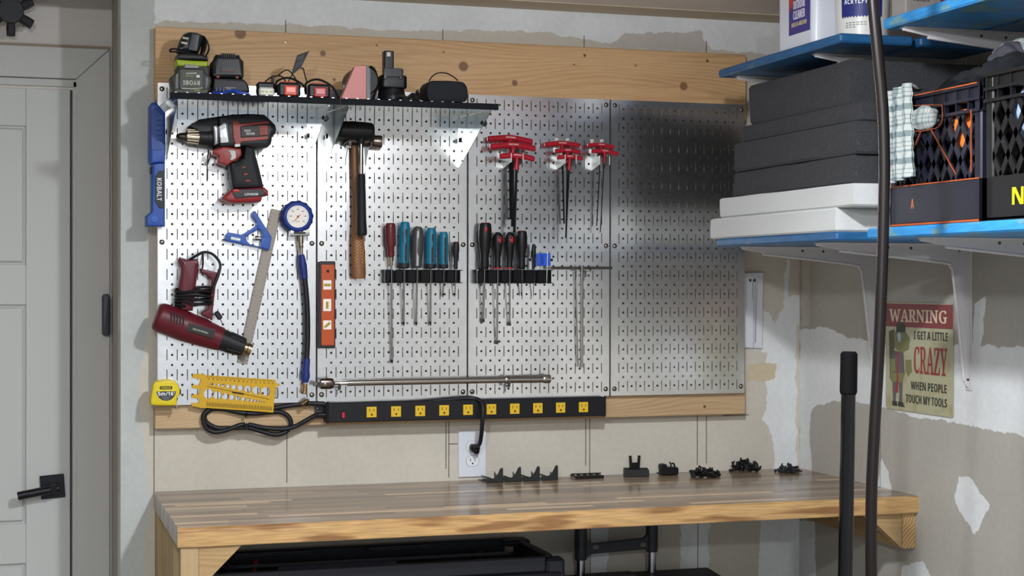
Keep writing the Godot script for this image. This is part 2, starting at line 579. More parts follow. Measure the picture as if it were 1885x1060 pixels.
# ---------- the room ----------
func wall(called: String, c0: Vector3, c1: Vector3, m: Material) -> MeshInstance3D:
	var b := mb()
	b.box((c0 + c1) / 2, (c1 - c0).abs())
	return struct(called, b, m)
func room():
	var paper := Color("c4bfb2")
	var mud := Color("dbdede")
	var lines := [[Vector2(0.338,1.1347), Vector2(0.3381,0.9669)], [Vector2(0.767,1.1214), Vector2(0.7671,0.9895)], [Vector2(0.7761,1.1212), Vector2(0.7762,0.9658)], [Vector2(1.1684,1.1221), Vector2(1.1686,0.9851)], [Vector2(1.1796,1.1219), Vector2(1.1798,0.9606)], [Vector2(1.5036,1.1142), Vector2(1.5039,0.9741)], [Vector2(1.5321,1.1135), Vector2(1.5323,0.9793)], [Vector2(0.3331,2.1742), Vector2(0.3331,2.1401)], [Vector2(0.7584,2.172), Vector2(0.7584,2.1369)], [Vector2(1.1623,2.1735), Vector2(1.1623,2.1374)], [Vector2(1.5305,2.1754), Vector2(1.5305,2.1385)], [Vector2(-0.0027,1.1776), Vector2(-0.0026,0.9557)], [Vector2(1.6642,1.112), Vector2(1.5826,1.1139)], [Vector2(0.7761,1.0552), Vector2(0.8004,1.0545)], [Vector2(1.1816,0.8279), Vector2(1.1818,0.6545)], [Vector2(1.5058,0.8138), Vector2(1.506,0.6367)]]
	var polys := [pa([-0.0031,2.2654,1.8381,2.3718,1.8385,2.1551,1.7001,2.149,1.5473,2.1515,1.5137,2.19,1.4305,2.1678,1.34,2.1697,1.3237,2.1872,1.2345,2.1557,1.1225,2.1686,1.0435,2.1768,0.888,2.1768,0.6758,2.1622,0.3831,2.1653,0.02,2.1585,-0.0031,2.1491]), pa([1.8395,1.5546,1.7804,1.5543,1.7702,1.429,1.7427,1.3665,1.7085,1.2264,1.7223,1.1762,1.7207,1.1294,1.7053,1.1016,1.7363,1.054,1.7468,0.9598,1.7331,0.8978,1.7023,0.8053,1.6958,0.6262,1.8412,0.6182]), pa([1.6603,1.406,1.7013,1.4292,1.7704,1.3507,1.7359,1.2884,1.6604,1.3049]), pa([1.1816,0.8355,1.2395,0.833,1.2301,0.6519,1.1786,0.6547]), pa([1.4541,0.8238,1.5427,0.82,1.5362,0.635,1.4527,0.6396])]
	var tan := [[pa([-0.0947,2.2601,-0.0018,2.2655,-0.0017,2.1491,-0.0044,2.1379,-0.0057,1.9329,-0.0124,1.6558,-0.0177,1.4342,-0.0231,1.3234,-0.042,1.2407,-0.0311,1.1021,-0.0121,0.963,-0.0175,0.88,-0.031,0.7213,-0.0942,0.7248]), Color("babfbc")], [pa([1.6605,1.2551,1.7498,1.2601,1.743,1.2102,1.6606,1.2085]), Color("c6b89c")], [pa([1.7907,1.5935,1.829,1.5938,1.8293,1.4524,1.7875,1.4524]), Color("c6c0b4")], [pa([1.283,2.1852,1.5137,2.2023,1.5305,2.1462,1.2345,2.1437]), Color("bcb6b0")], [pa([1.8137,1.366,1.8294,1.3659,1.8302,0.9445,1.8145,0.945]), Color("ccc7b8")]]  # first polygon: left mud, its colour darkened for the weaker light on that side
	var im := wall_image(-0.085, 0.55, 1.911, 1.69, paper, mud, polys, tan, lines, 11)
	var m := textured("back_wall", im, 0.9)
	var b := mb()
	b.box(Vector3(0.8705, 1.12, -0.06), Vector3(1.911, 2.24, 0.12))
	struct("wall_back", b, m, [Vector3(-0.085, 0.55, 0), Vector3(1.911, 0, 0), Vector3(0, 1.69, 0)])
	# right wall, texture laid along z
	var rp := [pa([-0.0001,1.3565,0.1554,1.3669,0.2836,1.3408,0.4273,1.3369,0.6592,1.3288,0.8722,1.3448,1.1048,1.3462,1.1055,1.1451,0.8729,1.1492,0.7333,1.1558,0.6347,1.1504,0.5044,1.1651,0.3942,1.1683,0.2332,1.1656,0.1086,1.1475,0.0732,1.1263,0.0604,1.0571,0.0771,0.9564,0.0014,0.9259]), pa([0.8163,1.0267,0.8643,1.0297,0.9441,0.9733,0.8849,0.8947,0.8465,0.9213,0.798,0.9603]), pa([0.4559,1.0333,0.4942,0.995,0.5078,0.9501,0.4369,0.9555]), pa([-0.0218,0.8047,0.0937,0.8134,0.1008,0.6373,-0.0211,0.6152]), pa([0.564,0.7697,0.661,0.7929,0.7104,0.7476,0.5458,0.7178]), pa([0.8831,1.4402,0.9272,1.4598,0.9079,1.3385,0.8722,1.3371])]
	var rim := wall_image(-0.01, 0.55, 2.0, 1.69, Color("aaa79e"), mud, rp, [[pa([0.0092,1.5544,0.0588,1.5537,0.0594,1.3675,0.0099,1.3662]), Color("c0bbb0")]], [[Vector2(0.4502,1.1069), Vector2(0.4507,0.9501)]], 31)
	b = mb()
	b.box(Vector3(RIGHT + 0.06, 1.12, 0.995), Vector3(0.12, 2.24, 2.01))
	struct("wall_right", b, textured("right_wall", rim, 0.9), [Vector3(RIGHT, 0.55, -0.01), Vector3(0, 0, 2.0), Vector3(0, 1.69, 0)])
	var plain := triplanar("plain_wall", speckle_image(Color("c0beb9"), 0.04, 4), 0.9, 3.0)
	wall("wall_right", Vector3(RIGHT, 0, 2.0), Vector3(RIGHT + 0.12, 2.24, 6.6), plain)
	wall("wall_left", Vector3(-3.3, 0, -0.52), Vector3(-3.18, 2.5, 6.6), plain)
	var dw := triplanar("door_wall", speckle_image(Color("d2cec8"), 0.05, 6), 0.9, 3.0)
	wall("wall_door", Vector3(-0.19, 0, -0.52), Vector3(-0.085, 2.5, -0.4), dw)
	wall("wall_door", Vector3(-3.2, 0, -0.52), Vector3(-1.1, 2.5, -0.4), dw)
	wall("wall_door", Vector3(-1.1, 2.02, -0.52), Vector3(-0.19, 2.5, -0.4), dw)
	wall("wall_return", Vector3(-0.085, 0, -0.52), Vector3(0.035, 2.5, -0.12), triplanar("return", speckle_image(Color("a39b92"), 0.12, 8), 0.9, 5.0))
	# open garage door wall and what lies beyond it
	wall("wall_front", Vector3(-3.3, 0, 6.5), Vector3(-2.7, 2.24, 6.62), plain)
	wall("wall_front", Vector3(1.6, 0, 6.5), Vector3(RIGHT + 0.12, 2.24, 6.62), plain)
	wall("wall_front", Vector3(-2.7, 2.1, 6.5), Vector3(1.6, 2.24, 6.62), plain)
	wall("ceiling", Vector3(-3.3, 2.5, -0.52), Vector3(0.035, 2.6, 0.0), dw)
	wall("wall_fascia", Vector3(-3.3, CEIL + 0.12, -0.12), Vector3(RIGHT + 0.12, 2.6, 0.0), dw)
	wall("ceiling", Vector3(-3.3, CEIL, 0.0), Vector3(RIGHT + 0.12, CEIL + 0.12, 6.62), triplanar("ceil", speckle_image(Color("e6dfd8"), 0.04, 5), 0.95, 3.0))
	b = mb()
	b.box(Vector3(0.87, CEIL - 0.001, 0.06), Vector3(1.911, 0.002, 0.12))
	struct("trim_1", b, mat("c9bda9", 0.9))
	var conc := triplanar("concrete", speckle_image(Color("9b9893"), 0.14, 7), 0.85, 2.0)
	wall("floor", Vector3(-3.3, -0.12, -0.52), Vector3(RIGHT + 0.12, 0, 6.62), conc)
	wall("floor", Vector3(-8, -0.14, 6.62), Vector3(8, -0.02, 16), triplanar("drive", speckle_image(Color("c9c6c0"), 0.1, 12), 0.9, 1.0))
	wall("wall_added_dark", Vector3(-1.3, 0, -0.75), Vector3(0.0, 2.24, -0.70), mat("4a4744", 0.9))  # unseen dark wall, added to stop sky light and blacken the door gap
	door()

func door():
	var paint := mat("c2c5c2", 0.45)
	var b := mb()
	# stiles, rails and panels; the moulded grooves are gaps between them
	var zf := -0.405
	b.box(Vector3(-0.2545, 1.013, zf - 0.02), Vector3(0.117, 2.02, 0.04), 0.002)
	b.box(Vector3(-1.035, 1.013, zf - 0.02), Vector3(0.121, 2.02, 0.04), 0.002)
	for y in [[1.917, 2.023], [1.428, 1.539], [0.72, 0.83], [0.005, 0.24]]:
		b.box(Vector3(-0.644, (y[0] + y[1]) / 2, zf - 0.02), Vector3(0.662, y[1] - y[0], 0.04), 0.002)
	var d := struct("door_1", b, paint)
	for y in [[1.539, 1.917], [0.83, 1.428], [0.24, 0.72]]:
		b = mb()
		b.box(Vector3(-0.644, (y[0] + y[1]) / 2, zf - 0.022), Vector3(0.662, y[1] - y[0], 0.024))
		part("door_recess", b, paint, d)
		b = mb()
		b.box(Vector3(-0.644, (y[0] + y[1]) / 2, zf - 0.014), Vector3(0.662 - 0.012, y[1] - y[0] - 0.012, 0.024), 0.004)
		part("door_panel", b, paint, d)
	var black := mat("26262a", 0.35, 0.6)
	b = mb()
	b.box(Vector3(-0.243, 0.929, zf + 0.004), Vector3(0.064, 0.064, 0.009), 0.0015, rot(4))
	var h := part("door_handle", b, black, d, "square black rose of the lever handle")
	b = mb()
	b.lathe(Vector3(-0.241, 0.929, zf + 0.008), Vector3(0, 0, 1), [[0.0, 0.014], [0.03, 0.014], [0.03, 0.011], [0.034, 0.011]], 20)
	part("spindle", b, black, h)
	b = mb()
	b.lathe(Vector3(-0.226, 0.93, zf + 0.048), Vector3(-1, -0.17, 0), [[0.0, 0.0105], [0.002, 0.0115], [0.108, 0.0115], [0.11, 0.0105]], 20)
	part("lever", b, black, h)
	b = mb()
	b.disc(Vector3(-0.241, 0.927, zf + 0.055), 0.0085, 0.007)
	part("lock_button", b, mat("151518", 0.4, 0.5), h)
	# frame and casing
	var trim := mat("bfc0bc", 0.5)
	b = mb()
	b.box(Vector3(-0.1835, 1.02, -0.43), Vector3(0.009, 2.04, 0.09))
	b.box(Vector3(-0.6, 2.036, -0.43), Vector3(0.84, 0.018, 0.09))
	struct("trim_2", b, trim)
	b = mb()
	b.ext(pa([-0.181, 0, -0.091, 0, -0.091, 2.134, -0.181, 2.048]), -0.4, -0.382, 0.003)
	struct("trim_3", b, trim)
	b = mb()
	b.ext(pa([-0.181, 2.0485, -0.0915, 2.1345, -1.2, 2.1345, -1.11, 2.0485]), -0.4, -0.382, 0.003)
	struct("trim_4", b, trim)
	b = mb()
	b.box(Vector3(-0.65, 2.1385, -0.396), Vector3(1.12, 0.007, 0.008), 0.001)
	struct("trim_5", b, mat("a5957f", 0.8))
	b = mb()
	b.ext(rounded(-0.113, 1.343, -0.0915, 1.458, 0.009), -0.382, -0.355, 0.004)
	solo("doorbell_button", b, mat("2e3134", 0.35), "slim dark grey button box on the edge of the white door casing", "button", Vector3(-0.102, 1.343, -0.37))
	# lobed black knob hanging at the top left
	var c := Vector3(-0.352, 2.215, -0.33)
	var t := thing("lobed_knob", "black six-lobed hand knob above the white door", "knob", c)
	var p := PackedVector2Array()
	for i in 72:
		var a := TAU * i / 72
		var r := 0.046 + 0.018 * clampf(cos(a * 6 + PI) * 2.2, -1.0, 1.0)
		p.append(Vector2(c.x + r * cos(a), c.y + r * sin(a)))
	b = mb()
	b.ext(p, c.z - 0.02, c.z + 0.02, 0.005)
	part("grip", b, mat("15161a", 0.55))
	b = mb()
	b.lathe(c, Vector3(0, 0, 1), [[0.02, 0.034], [0.024, 0.032], [0.024, 0.001]], 28)
	part("cap", b, mat("1e2026", 0.45))
	b = mb()
	b.lathe(c, Vector3(0, 0, -1), [[0.0, 0.012], [0.07, 0.012]], 14)
	part("stem", b, mat("2a2a2c", 0.4, 0.8))

# ---------- workbench ----------
func bench():
	var t := thing("workbench", "long butcher block workbench with honey-coloured front edge, fixed between wall and wooden brackets", "workbench", Vector3(0.9, 0, 0.3))
	var y1 := 0.9557
	var y0 := 0.913
	var b := mb()
	b.box(Vector3(0.912, (y0 + y1) / 2, 0.3155), Vector3(1.829, y1 - y0, 0.629), 0.001)
	var top := textured("staves", stave_image(1400, 480, 24, 21), 0.3, {"clearcoat_enabled": true, "clearcoat": 0.3, "clearcoat_roughness": 0.1})
	part("bench_top", b, top, null, "glossy laminated staves", 30.0, [Vector3(-0.003, 0, 0.63), Vector3(1.829, 0, 0), Vector3(0, 0, -0.629)])
	b = mb()
	var n := noise(77, 2.2, 2)
	for i in 60:          # slightly wavering front edge with an eased top
		var xa := -0.003 + 1.829 * i / 60.0
		var xb := -0.003 + 1.829 * (i + 1) / 60.0
		var za := 0.636 + 0.0025 * n.get_noise_1d(xa * 3.0)
		var zb := 0.636 + 0.0025 * n.get_noise_1d(xb * 3.0)
		var pr := [[0.629, y1], [0.0, y1 - 0.0006], [0.006, y1 - 0.004], [0.0075, y1 - 0.009], [0.0075, y0 + 0.003], [0.005, y0], [0.629, y0]]
		for k in pr.size() - 1:
			var f := func(e, z, x): return Vector3(x, e[1], e[0] if e[0] > 0.5 else z + e[0] - 0.006)
			b.q(f.call(pr[k], za, xa), f.call(pr[k + 1], za, xa), f.call(pr[k + 1], zb, xb), f.call(pr[k], zb, xb))
	part("front_edge", b, textured("edge", edge_image(1400, 48, 41), 0.28, {"clearcoat_enabled": true, "clearcoat": 0.5, "clearcoat_roughness": 0.15}), null, "honey-coloured waxed edge", 40.0, [Vector3(-0.003, y0, 0), Vector3(1.829, 0, 0), Vector3(0, y1 - y0, 0)])
	var lum := textured("lumber", pine_image(512, 128, 0.6, 0.14, Color("b3966c"), Color("7e6238"), [], 51), 0.7, {"uv1_triplanar": true, "uv1_scale": Vector3(1.6, 7, 1.6)})
	var grain := textured("lumber_up", vertical(pine_image(512, 128, 0.6, 0.14, Color("b09a74"), Color("7a653f"), [], 53)), 0.75, {"uv1_triplanar": true, "uv1_scale": Vector3(7, 1.6, 7)})
	var endg := textured("end_grain", rings_image(), 0.8, {"uv1_triplanar": true, "uv1_scale": Vector3(9, 9, 9)})
	b = mb()
	b.box(Vector3(0.0235, 0.4565, 0.611), Vector3(0.039, 0.913, 0.04), 0.0015)
	part("leg", b, grain)
	b = mb()
	b.box(Vector3(0.019, 0.4565, 0.046), Vector3(0.038, 0.913, 0.089), 0.0015)
	part("leg", b, grain)
	b = mb()
	b.box(Vector3(0.021, 0.7, 0.34), Vector3(0.03, 0.089, 0.50), 0.001)
	part("side_rail", b, lum)
	for i in 6:
		b = mb()
		b.box(Vector3(0.021, 0.829, 0.115 + i * 0.052), Vector3(0.022, 0.168, 0.034), 0.002)
		part("slat", b, grain)
	b = mb()
	b.ext(pa([0.0435, 0.9125, 0.0435, 0.818, 0.138, 0.9125]), 0.594, 0.629, 0.001)
	part("gusset", b, lum)
	b = mb()
	b.box(Vector3(1.807, 0.8675, 0.312), Vector3(0.037, 0.089, 0.622), 0.001)
	var led := part("ledger", b, lum)
	b = mb()
	b.box(Vector3(1.807, 0.8675, 0.6235), Vector3(0.0365, 0.0885, 0.002))
	part("end_grain", b, endg, led)
	b = mb()
	b.ext(pa([1.788, 0.9125, 1.688, 0.9125, 1.788, 0.8235]), 0.585, 0.622, 0.001)
	part("gusset", b, lum)
func vertical(im: Image) -> Image:
	im.rotate_90(CLOCKWISE)
	return im
func rings_image() -> Image:
	var im := Image.create(256, 256, false, Image.FORMAT_RGB8)
	for y in 256:
		for x in 256:
			var r := Vector2(x - 300, y - 330).length()
			var k := pow(0.5 + 0.5 * sin(r * 0.33), 2.0)
			im.set_pixel(x, y, Color("bd9f70").lerp(Color("845f36"), k * 0.7))
	return im

# ---------- backing boards and pegboard panels ----------
func boards():
	var kn := [[0.214, 0.18, 0.014], [0.428, 0.138, 0.0075], [0.808, 0.12, 0.0125], [0.952, 0.081, 0.008], [1.447, 0.091, 0.011], [0.753, 0.156, 0.003], [0.571, 0.166, 0.003], [1.122, 0.138, 0.0028], [1.52, 0.164, 0.003], [0.458, 0.071, 0.004], [1.303, 0.143, 0.003]]
	var m := textured("pine_top", pine_image(1600, 180, 1.6404, 0.187, Color("d4b083"), Color("9d7345"), kn, 61), 0.6)
	var b := mb()
	b.box(Vector3(0.8174, 2.0435, 0.019), Vector3(1.6404, 0.187, 0.038), 0.0025)
	var t := thing("backing_board", "wide knotty pine board on the wall above the pegboard", "board", Vector3(0.8174, 1.95, 0.019))
	part("plank", b, m, null, "", 30.0, [Vector3(-0.0028, 1.95, 0), Vector3(1.6404, 0, 0), Vector3(0, 0.187, 0)])
	for p in [Vector3(0.3284,2.1131,0.038), Vector3(1.1502,2.1137,0.038), Vector3(1.5168,2.1143,0.038)]:
		b = mb()
		b.lathe(p, Vector3(0, 0, 1), [[-0.002, 0.0045], [0.0003, 0.0045], [0.0006, 0.003]], 12)
		part("screw", b, mat("8a7a5c", 0.4, 0.8))
	m = textured("pine_low", pine_image(1400, 96, 1.64, 0.089, Color("c6ac86"), Color("937250"), [], 67), 0.65)
	b = mb()
	b.box(Vector3(0.8167, 1.163, 0.019), Vector3(1.639, 0.089, 0.038), 0.002)
	thing("backing_board", "narrow pine board on the wall below the pegboard, behind the power strip", "board", Vector3(0.8167, 1.118, 0.019))
	part("plank", b, m, null, "", 30.0, [Vector3(-0.0028, 1.118, 0), Vector3(1.6404, 0, 0), Vector3(0, 0.089, 0)])
	b = mb()
	b.lathe(Vector3(1.51,1.1431,0.038), Vector3(0, 0, 1), [[-0.002, 0.0045], [0.0003, 0.0045], [0.0006, 0.003]], 12)
	part("screw", b, mat("8a7a5c", 0.4, 0.8))
	# four panels of punched steel, one inch grid
	var mesh := peg_mesh()
	var labels := ["galvanised steel pegboard panel at the left, behind the drill and heat gun", "galvanised steel pegboard panel behind the hammers and orange level", "galvanised steel pegboard panel behind the red T-handle keys", "empty galvanised steel pegboard panel at the right end"]
	var screw := mb()
	screw.lathe(Vector3.ZERO, Vector3(0, 0, 1), [[0.0, 0.0062], [0.001, 0.006], [0.0028, 0.0045], [0.0034, 0.0022], [0.0034, 0.0005]], 16)
	origin = Vector3.ZERO
	var sm := commit(screw, Vector3.ZERO)
	var wash := mb()
	wash.lathe(Vector3.ZERO, Vector3(0, 0, 1), [[0.0, 0.0068], [0.0012, 0.0066]], 16)
	var wm := commit(wash, Vector3.ZERO)
	for i in 4:
		var o := thing("pegboard_panel", labels[i], "pegboard", Vector3(i * 16 * INCH, PB, PEG), "steel pegboard panels on the back wall")
		var f := MeshInstance3D.new()
		f.name = "face_sheet"
		f.mesh = mesh
		f.material_override = steel()
		o.add_child(f)
		for x in [0.5, 15.5]:
			for y in [0.75, 16.2, 31.4]:
				var s := MeshInstance3D.new()
				s.name = "screw"
				s.mesh = sm
				s.material_override = mat("8d8a84", 0.25, 1.0)
				s.position = Vector3(x * INCH, y * INCH, 0.001)
				o.add_child(s, true)
				var w := MeshInstance3D.new()
				w.name = "washer"
				w.mesh = wm
				w.material_override = mat("6d6b67", 0.3, 1.0)
				w.position = Vector3(0, 0, -0.001)
				s.add_child(w)
const GAP := 0.0012
func peg_mesh() -> ArrayMesh:
	var b := mb()
	var th := 0.0013
	var g := 0.012
	var cell := func(x0, y0, x1, y1, ring):
		# flat face round a hole given by eight points, and the walls of the hole
		var xm = (x0 + x1) / 2
		var ym = (y0 + y1) / 2
		var out := [Vector3(x1, ym, 0), Vector3(x1, y1, 0), Vector3(xm, y1, 0), Vector3(x0, y1, 0), Vector3(x0, ym, 0), Vector3(x0, y0, 0), Vector3(xm, y0, 0), Vector3(x1, y0, 0)]
		for i in 8:
			var j := (i + 1) % 8
			var a: Vector3 = ring[i]
			var c: Vector3 = ring[j]
			b.q(a * INCH, out[i] * INCH, out[j] * INCH, c * INCH)
			b.q(a * INCH, c * INCH, c * INCH - Vector3(0, 0, th), a * INCH - Vector3(0, 0, th))
	for k in range(1, 16):
		# strip with slots
		for r in 16:
			var y := 2.0 * r + 1.0
			var w := 0.045
			var h := 0.53
			var ring := [Vector3(k + w, y, 0), Vector3(k + w, y + h, 0), Vector3(k, y + h + 0.03, 0), Vector3(k - w, y + h, 0), Vector3(k - w, y, 0), Vector3(k - w, y - h, 0), Vector3(k, y - h - 0.03, 0), Vector3(k + w, y - h, 0)]
			cell.call(k - 0.25, y - 1.0, k + 0.25, y + 1.0, ring)
		if k == 15: break
		for r in 31:
			var y := r + 1.0
			var ring := []
			for i in 8: ring.append(Vector3(k + 0.5 + 0.128 * cos(TAU * i / 8.0), y + 0.128 * sin(TAU * i / 8.0), 0))
			cell.call(k + 0.25, y - 0.5 if r > 0 else 0.0, k + 0.75, y + 0.5 if r < 30 else 32.0, ring)
	# margins with a rolled edge, and the flange back to the boards
	var W := 16.0 * INCH
	var H := 32.0 * INCH
	var e := 0.0026
	var fl := PEG - 0.0385
	for s in [[e, 0.75 * INCH], [15.25 * INCH, W - e]]:
		b.q(Vector3(s[0], 0, 0), Vector3(s[1], 0, 0), Vector3(s[1], H, 0), Vector3(s[0], H, 0))
	b.q(Vector3(GAP, 0, -e), Vector3(e, 0, 0), Vector3(e, H, 0), Vector3(GAP, H, -e))
	b.q(Vector3(W - e, 0, 0), Vector3(W - GAP, 0, -e), Vector3(W - GAP, H, -e), Vector3(W - e, H, 0))
	b.q(Vector3(GAP, 0, -fl), Vector3(GAP, 0, -e), Vector3(GAP, H, -e), Vector3(GAP, H, -fl))
	b.q(Vector3(W - GAP, 0, -e), Vector3(W - GAP, 0, -fl), Vector3(W - GAP, H, -fl), Vector3(W - GAP, H, -e))
	b.q(Vector3(0, H, 0), Vector3(W, H, 0), Vector3(W, H, -fl), Vector3(0, H, -fl))
	b.q(Vector3(0, 0, -fl), Vector3(W, 0, -fl), Vector3(W, 0, 0), Vector3(0, 0, 0))
	return commit(b, Vector3.ZERO, 0.0)

# ---------- blue shelves on white brackets along the right wall ----------
func blue(key: String, c: String, sd: int) -> StandardMaterial3D:
	if mats.has(key): return mats[key]
	var im := Image.create(512, 128, false, Image.FORMAT_RGB8)
	var n := noise(sd, 0.012, 4)
	var g := noise(sd + 1, 0.04, 3)
	for y in 128:
		for x in 512:
			var k := 1.0 + 0.14 * g.get_noise_2d(x * 0.4, y * 3.0)
			var col := Color(c)
			col = Color(col.r * k, col.g * k, col.b * k)
			var worn := clampf((n.get_noise_2d(x, y * 2.0) - 0.34) * 5.0, 0.0, 0.7)
			im.set_pixel(x, y, col.lerp(Color("7f8f7c"), worn))
	return textured(key, im, 0.5, {"uv1_triplanar": true, "uv1_scale": Vector3(1.5, 4, 1.5)})
func bracket(z: float, y: float, tip: float, drop: float, label: String):
	var t := thing("shelf_bracket", label, "bracket", Vector3(RIGHT, y - drop, z), "white steel shelf brackets on the right wall")
	var m := mat("c9c6c6", 0.35)
	var b := mb()
	var p := pa([tip, y - 0.002, tip, y - 0.008, tip + 0.05, y - 0.016, RIGHT - 0.075, y - 0.042, RIGHT - 0.058, y - 0.047, RIGHT - 0.048, y - 0.057, RIGHT - 0.044, y - 0.075, RIGHT - 0.014, y - drop + 0.012, RIGHT - 0.002, y - drop, RIGHT - 0.002, y - 0.002])
	b.ext(p, z - 0.003, z + 0.003, 0.0008)
	part("web", b, m)
	b = mb()
	b.box(Vector3((tip + RIGHT) / 2, y - 0.0015, z), Vector3(RIGHT - tip, 0.003, 0.026), 0.0008)
	part("arm_flange", b, m)
	b = mb()
	b.box(Vector3(RIGHT - 0.0015, y - drop / 2 - 0.004, z), Vector3(0.003, drop, 0.026), 0.0008)
	part("wall_flange", b, m)
	b = mb()
	b.tube([Vector3(tip + 0.06, y - 0.019, z), Vector3(RIGHT - 0.08, y - 0.044, z), Vector3(RIGHT - 0.052, y - 0.056, z), Vector3(RIGHT - 0.043, y - 0.085, z), Vector3(RIGHT - 0.014, y - drop + 0.02, z)], 0.0042, 8, 5)
	part("rolled_edge", b, m)
	for s in [[RIGHT - 0.03, y - 0.016], [RIGHT - 0.16, y - 0.012], [RIGHT - 0.22, y - 0.011], [RIGHT - 0.006, y - drop + 0.022]]:
		b = mb()
		b.lathe(Vector3(s[0], s[1], z + 0.003), Vector3(0, 0, 1), [[0.0, 0.0035], [0.0012, 0.003], [0.0016, 0.001]], 10)
		part("screw", b, mat("5b5650", 0.4, 0.8))
func plank(x0: float, x1: float, y0: float, y1: float, z0: float, z1: float, m: Material, label: String):
	var b := mb()
	b.box(Vector3((x0 + x1) / 2, (y0 + y1) / 2, (z0 + z1) / 2), Vector3(x1 - x0, y1 - y0, z1 - z0), 0.004)
	solo("shelf_plank", b, m, label, "shelf", Vector3((x0 + x1) / 2, y0, (z0 + z1) / 2), "blue shelf planks on the right wall")
func shelves_right():
	var d := blue("blue_dark", "1f5a8a", 81)
	var l := blue("blue_light", "2f86c4", 85)
	plank(1.40, 1.583, 2.022, 2.0425, 0.366, 1.008, d, "worn blue front plank of the upper shelf, under the jug and tub")
	plank(1.601, 1.80, 2.022, 2.0425, 0.40, 1.008, d, "dark blue rear plank of the upper shelf, against the wall")
	plank(1.40, 1.60, 2.022, 2.0445, 1.188, 2.05, l, "bright blue plank of the nearest upper shelf, under the red bucket")
	plank(1.61, 1.80, 2.022, 2.0445, 1.188, 2.05, d, "rear blue plank of the nearest upper shelf")
	plank(1.40, 1.59, 1.584, 1.604, 0.352, 0.992, d, "blue front plank of the lower shelf, under the foam slabs")
	plank(1.60, 1.80, 1.584, 1.604, 0.352, 0.992, d, "blue rear plank of the lower shelf, behind the foam slabs")
	plank(1.40, 1.60, 1.584, 1.6065, 1.122, 2.05, l, "bright blue plank of the lower shelf, under the milk crates")
	plank(1.61, 1.80, 1.584, 1.6065, 1.122, 2.05, l, "rear blue plank of the lower shelf, behind the milk crates")
	bracket(0.435, 1.584, 1.435, 0.335, "white shelf bracket under the lower blue shelf, nearest the corner")
	bracket(0.86, 1.584, 1.42, 0.345, "white shelf bracket whose leg ends beside the warning sign")
	bracket(1.30, 1.584, 1.42, 0.34, "white shelf bracket under the milk crates")
	bracket(0.416, 2.022, 1.43, 0.1, "white shelf bracket under the upper blue shelf, nearest the corner")
	bracket(0.833, 2.022, 1.43, 0.1, "white shelf bracket under the upper blue shelf, above the foam")
	bracket(1.234, 2.022, 1.42, 0.1, "white shelf bracket under the nearest upper shelf")

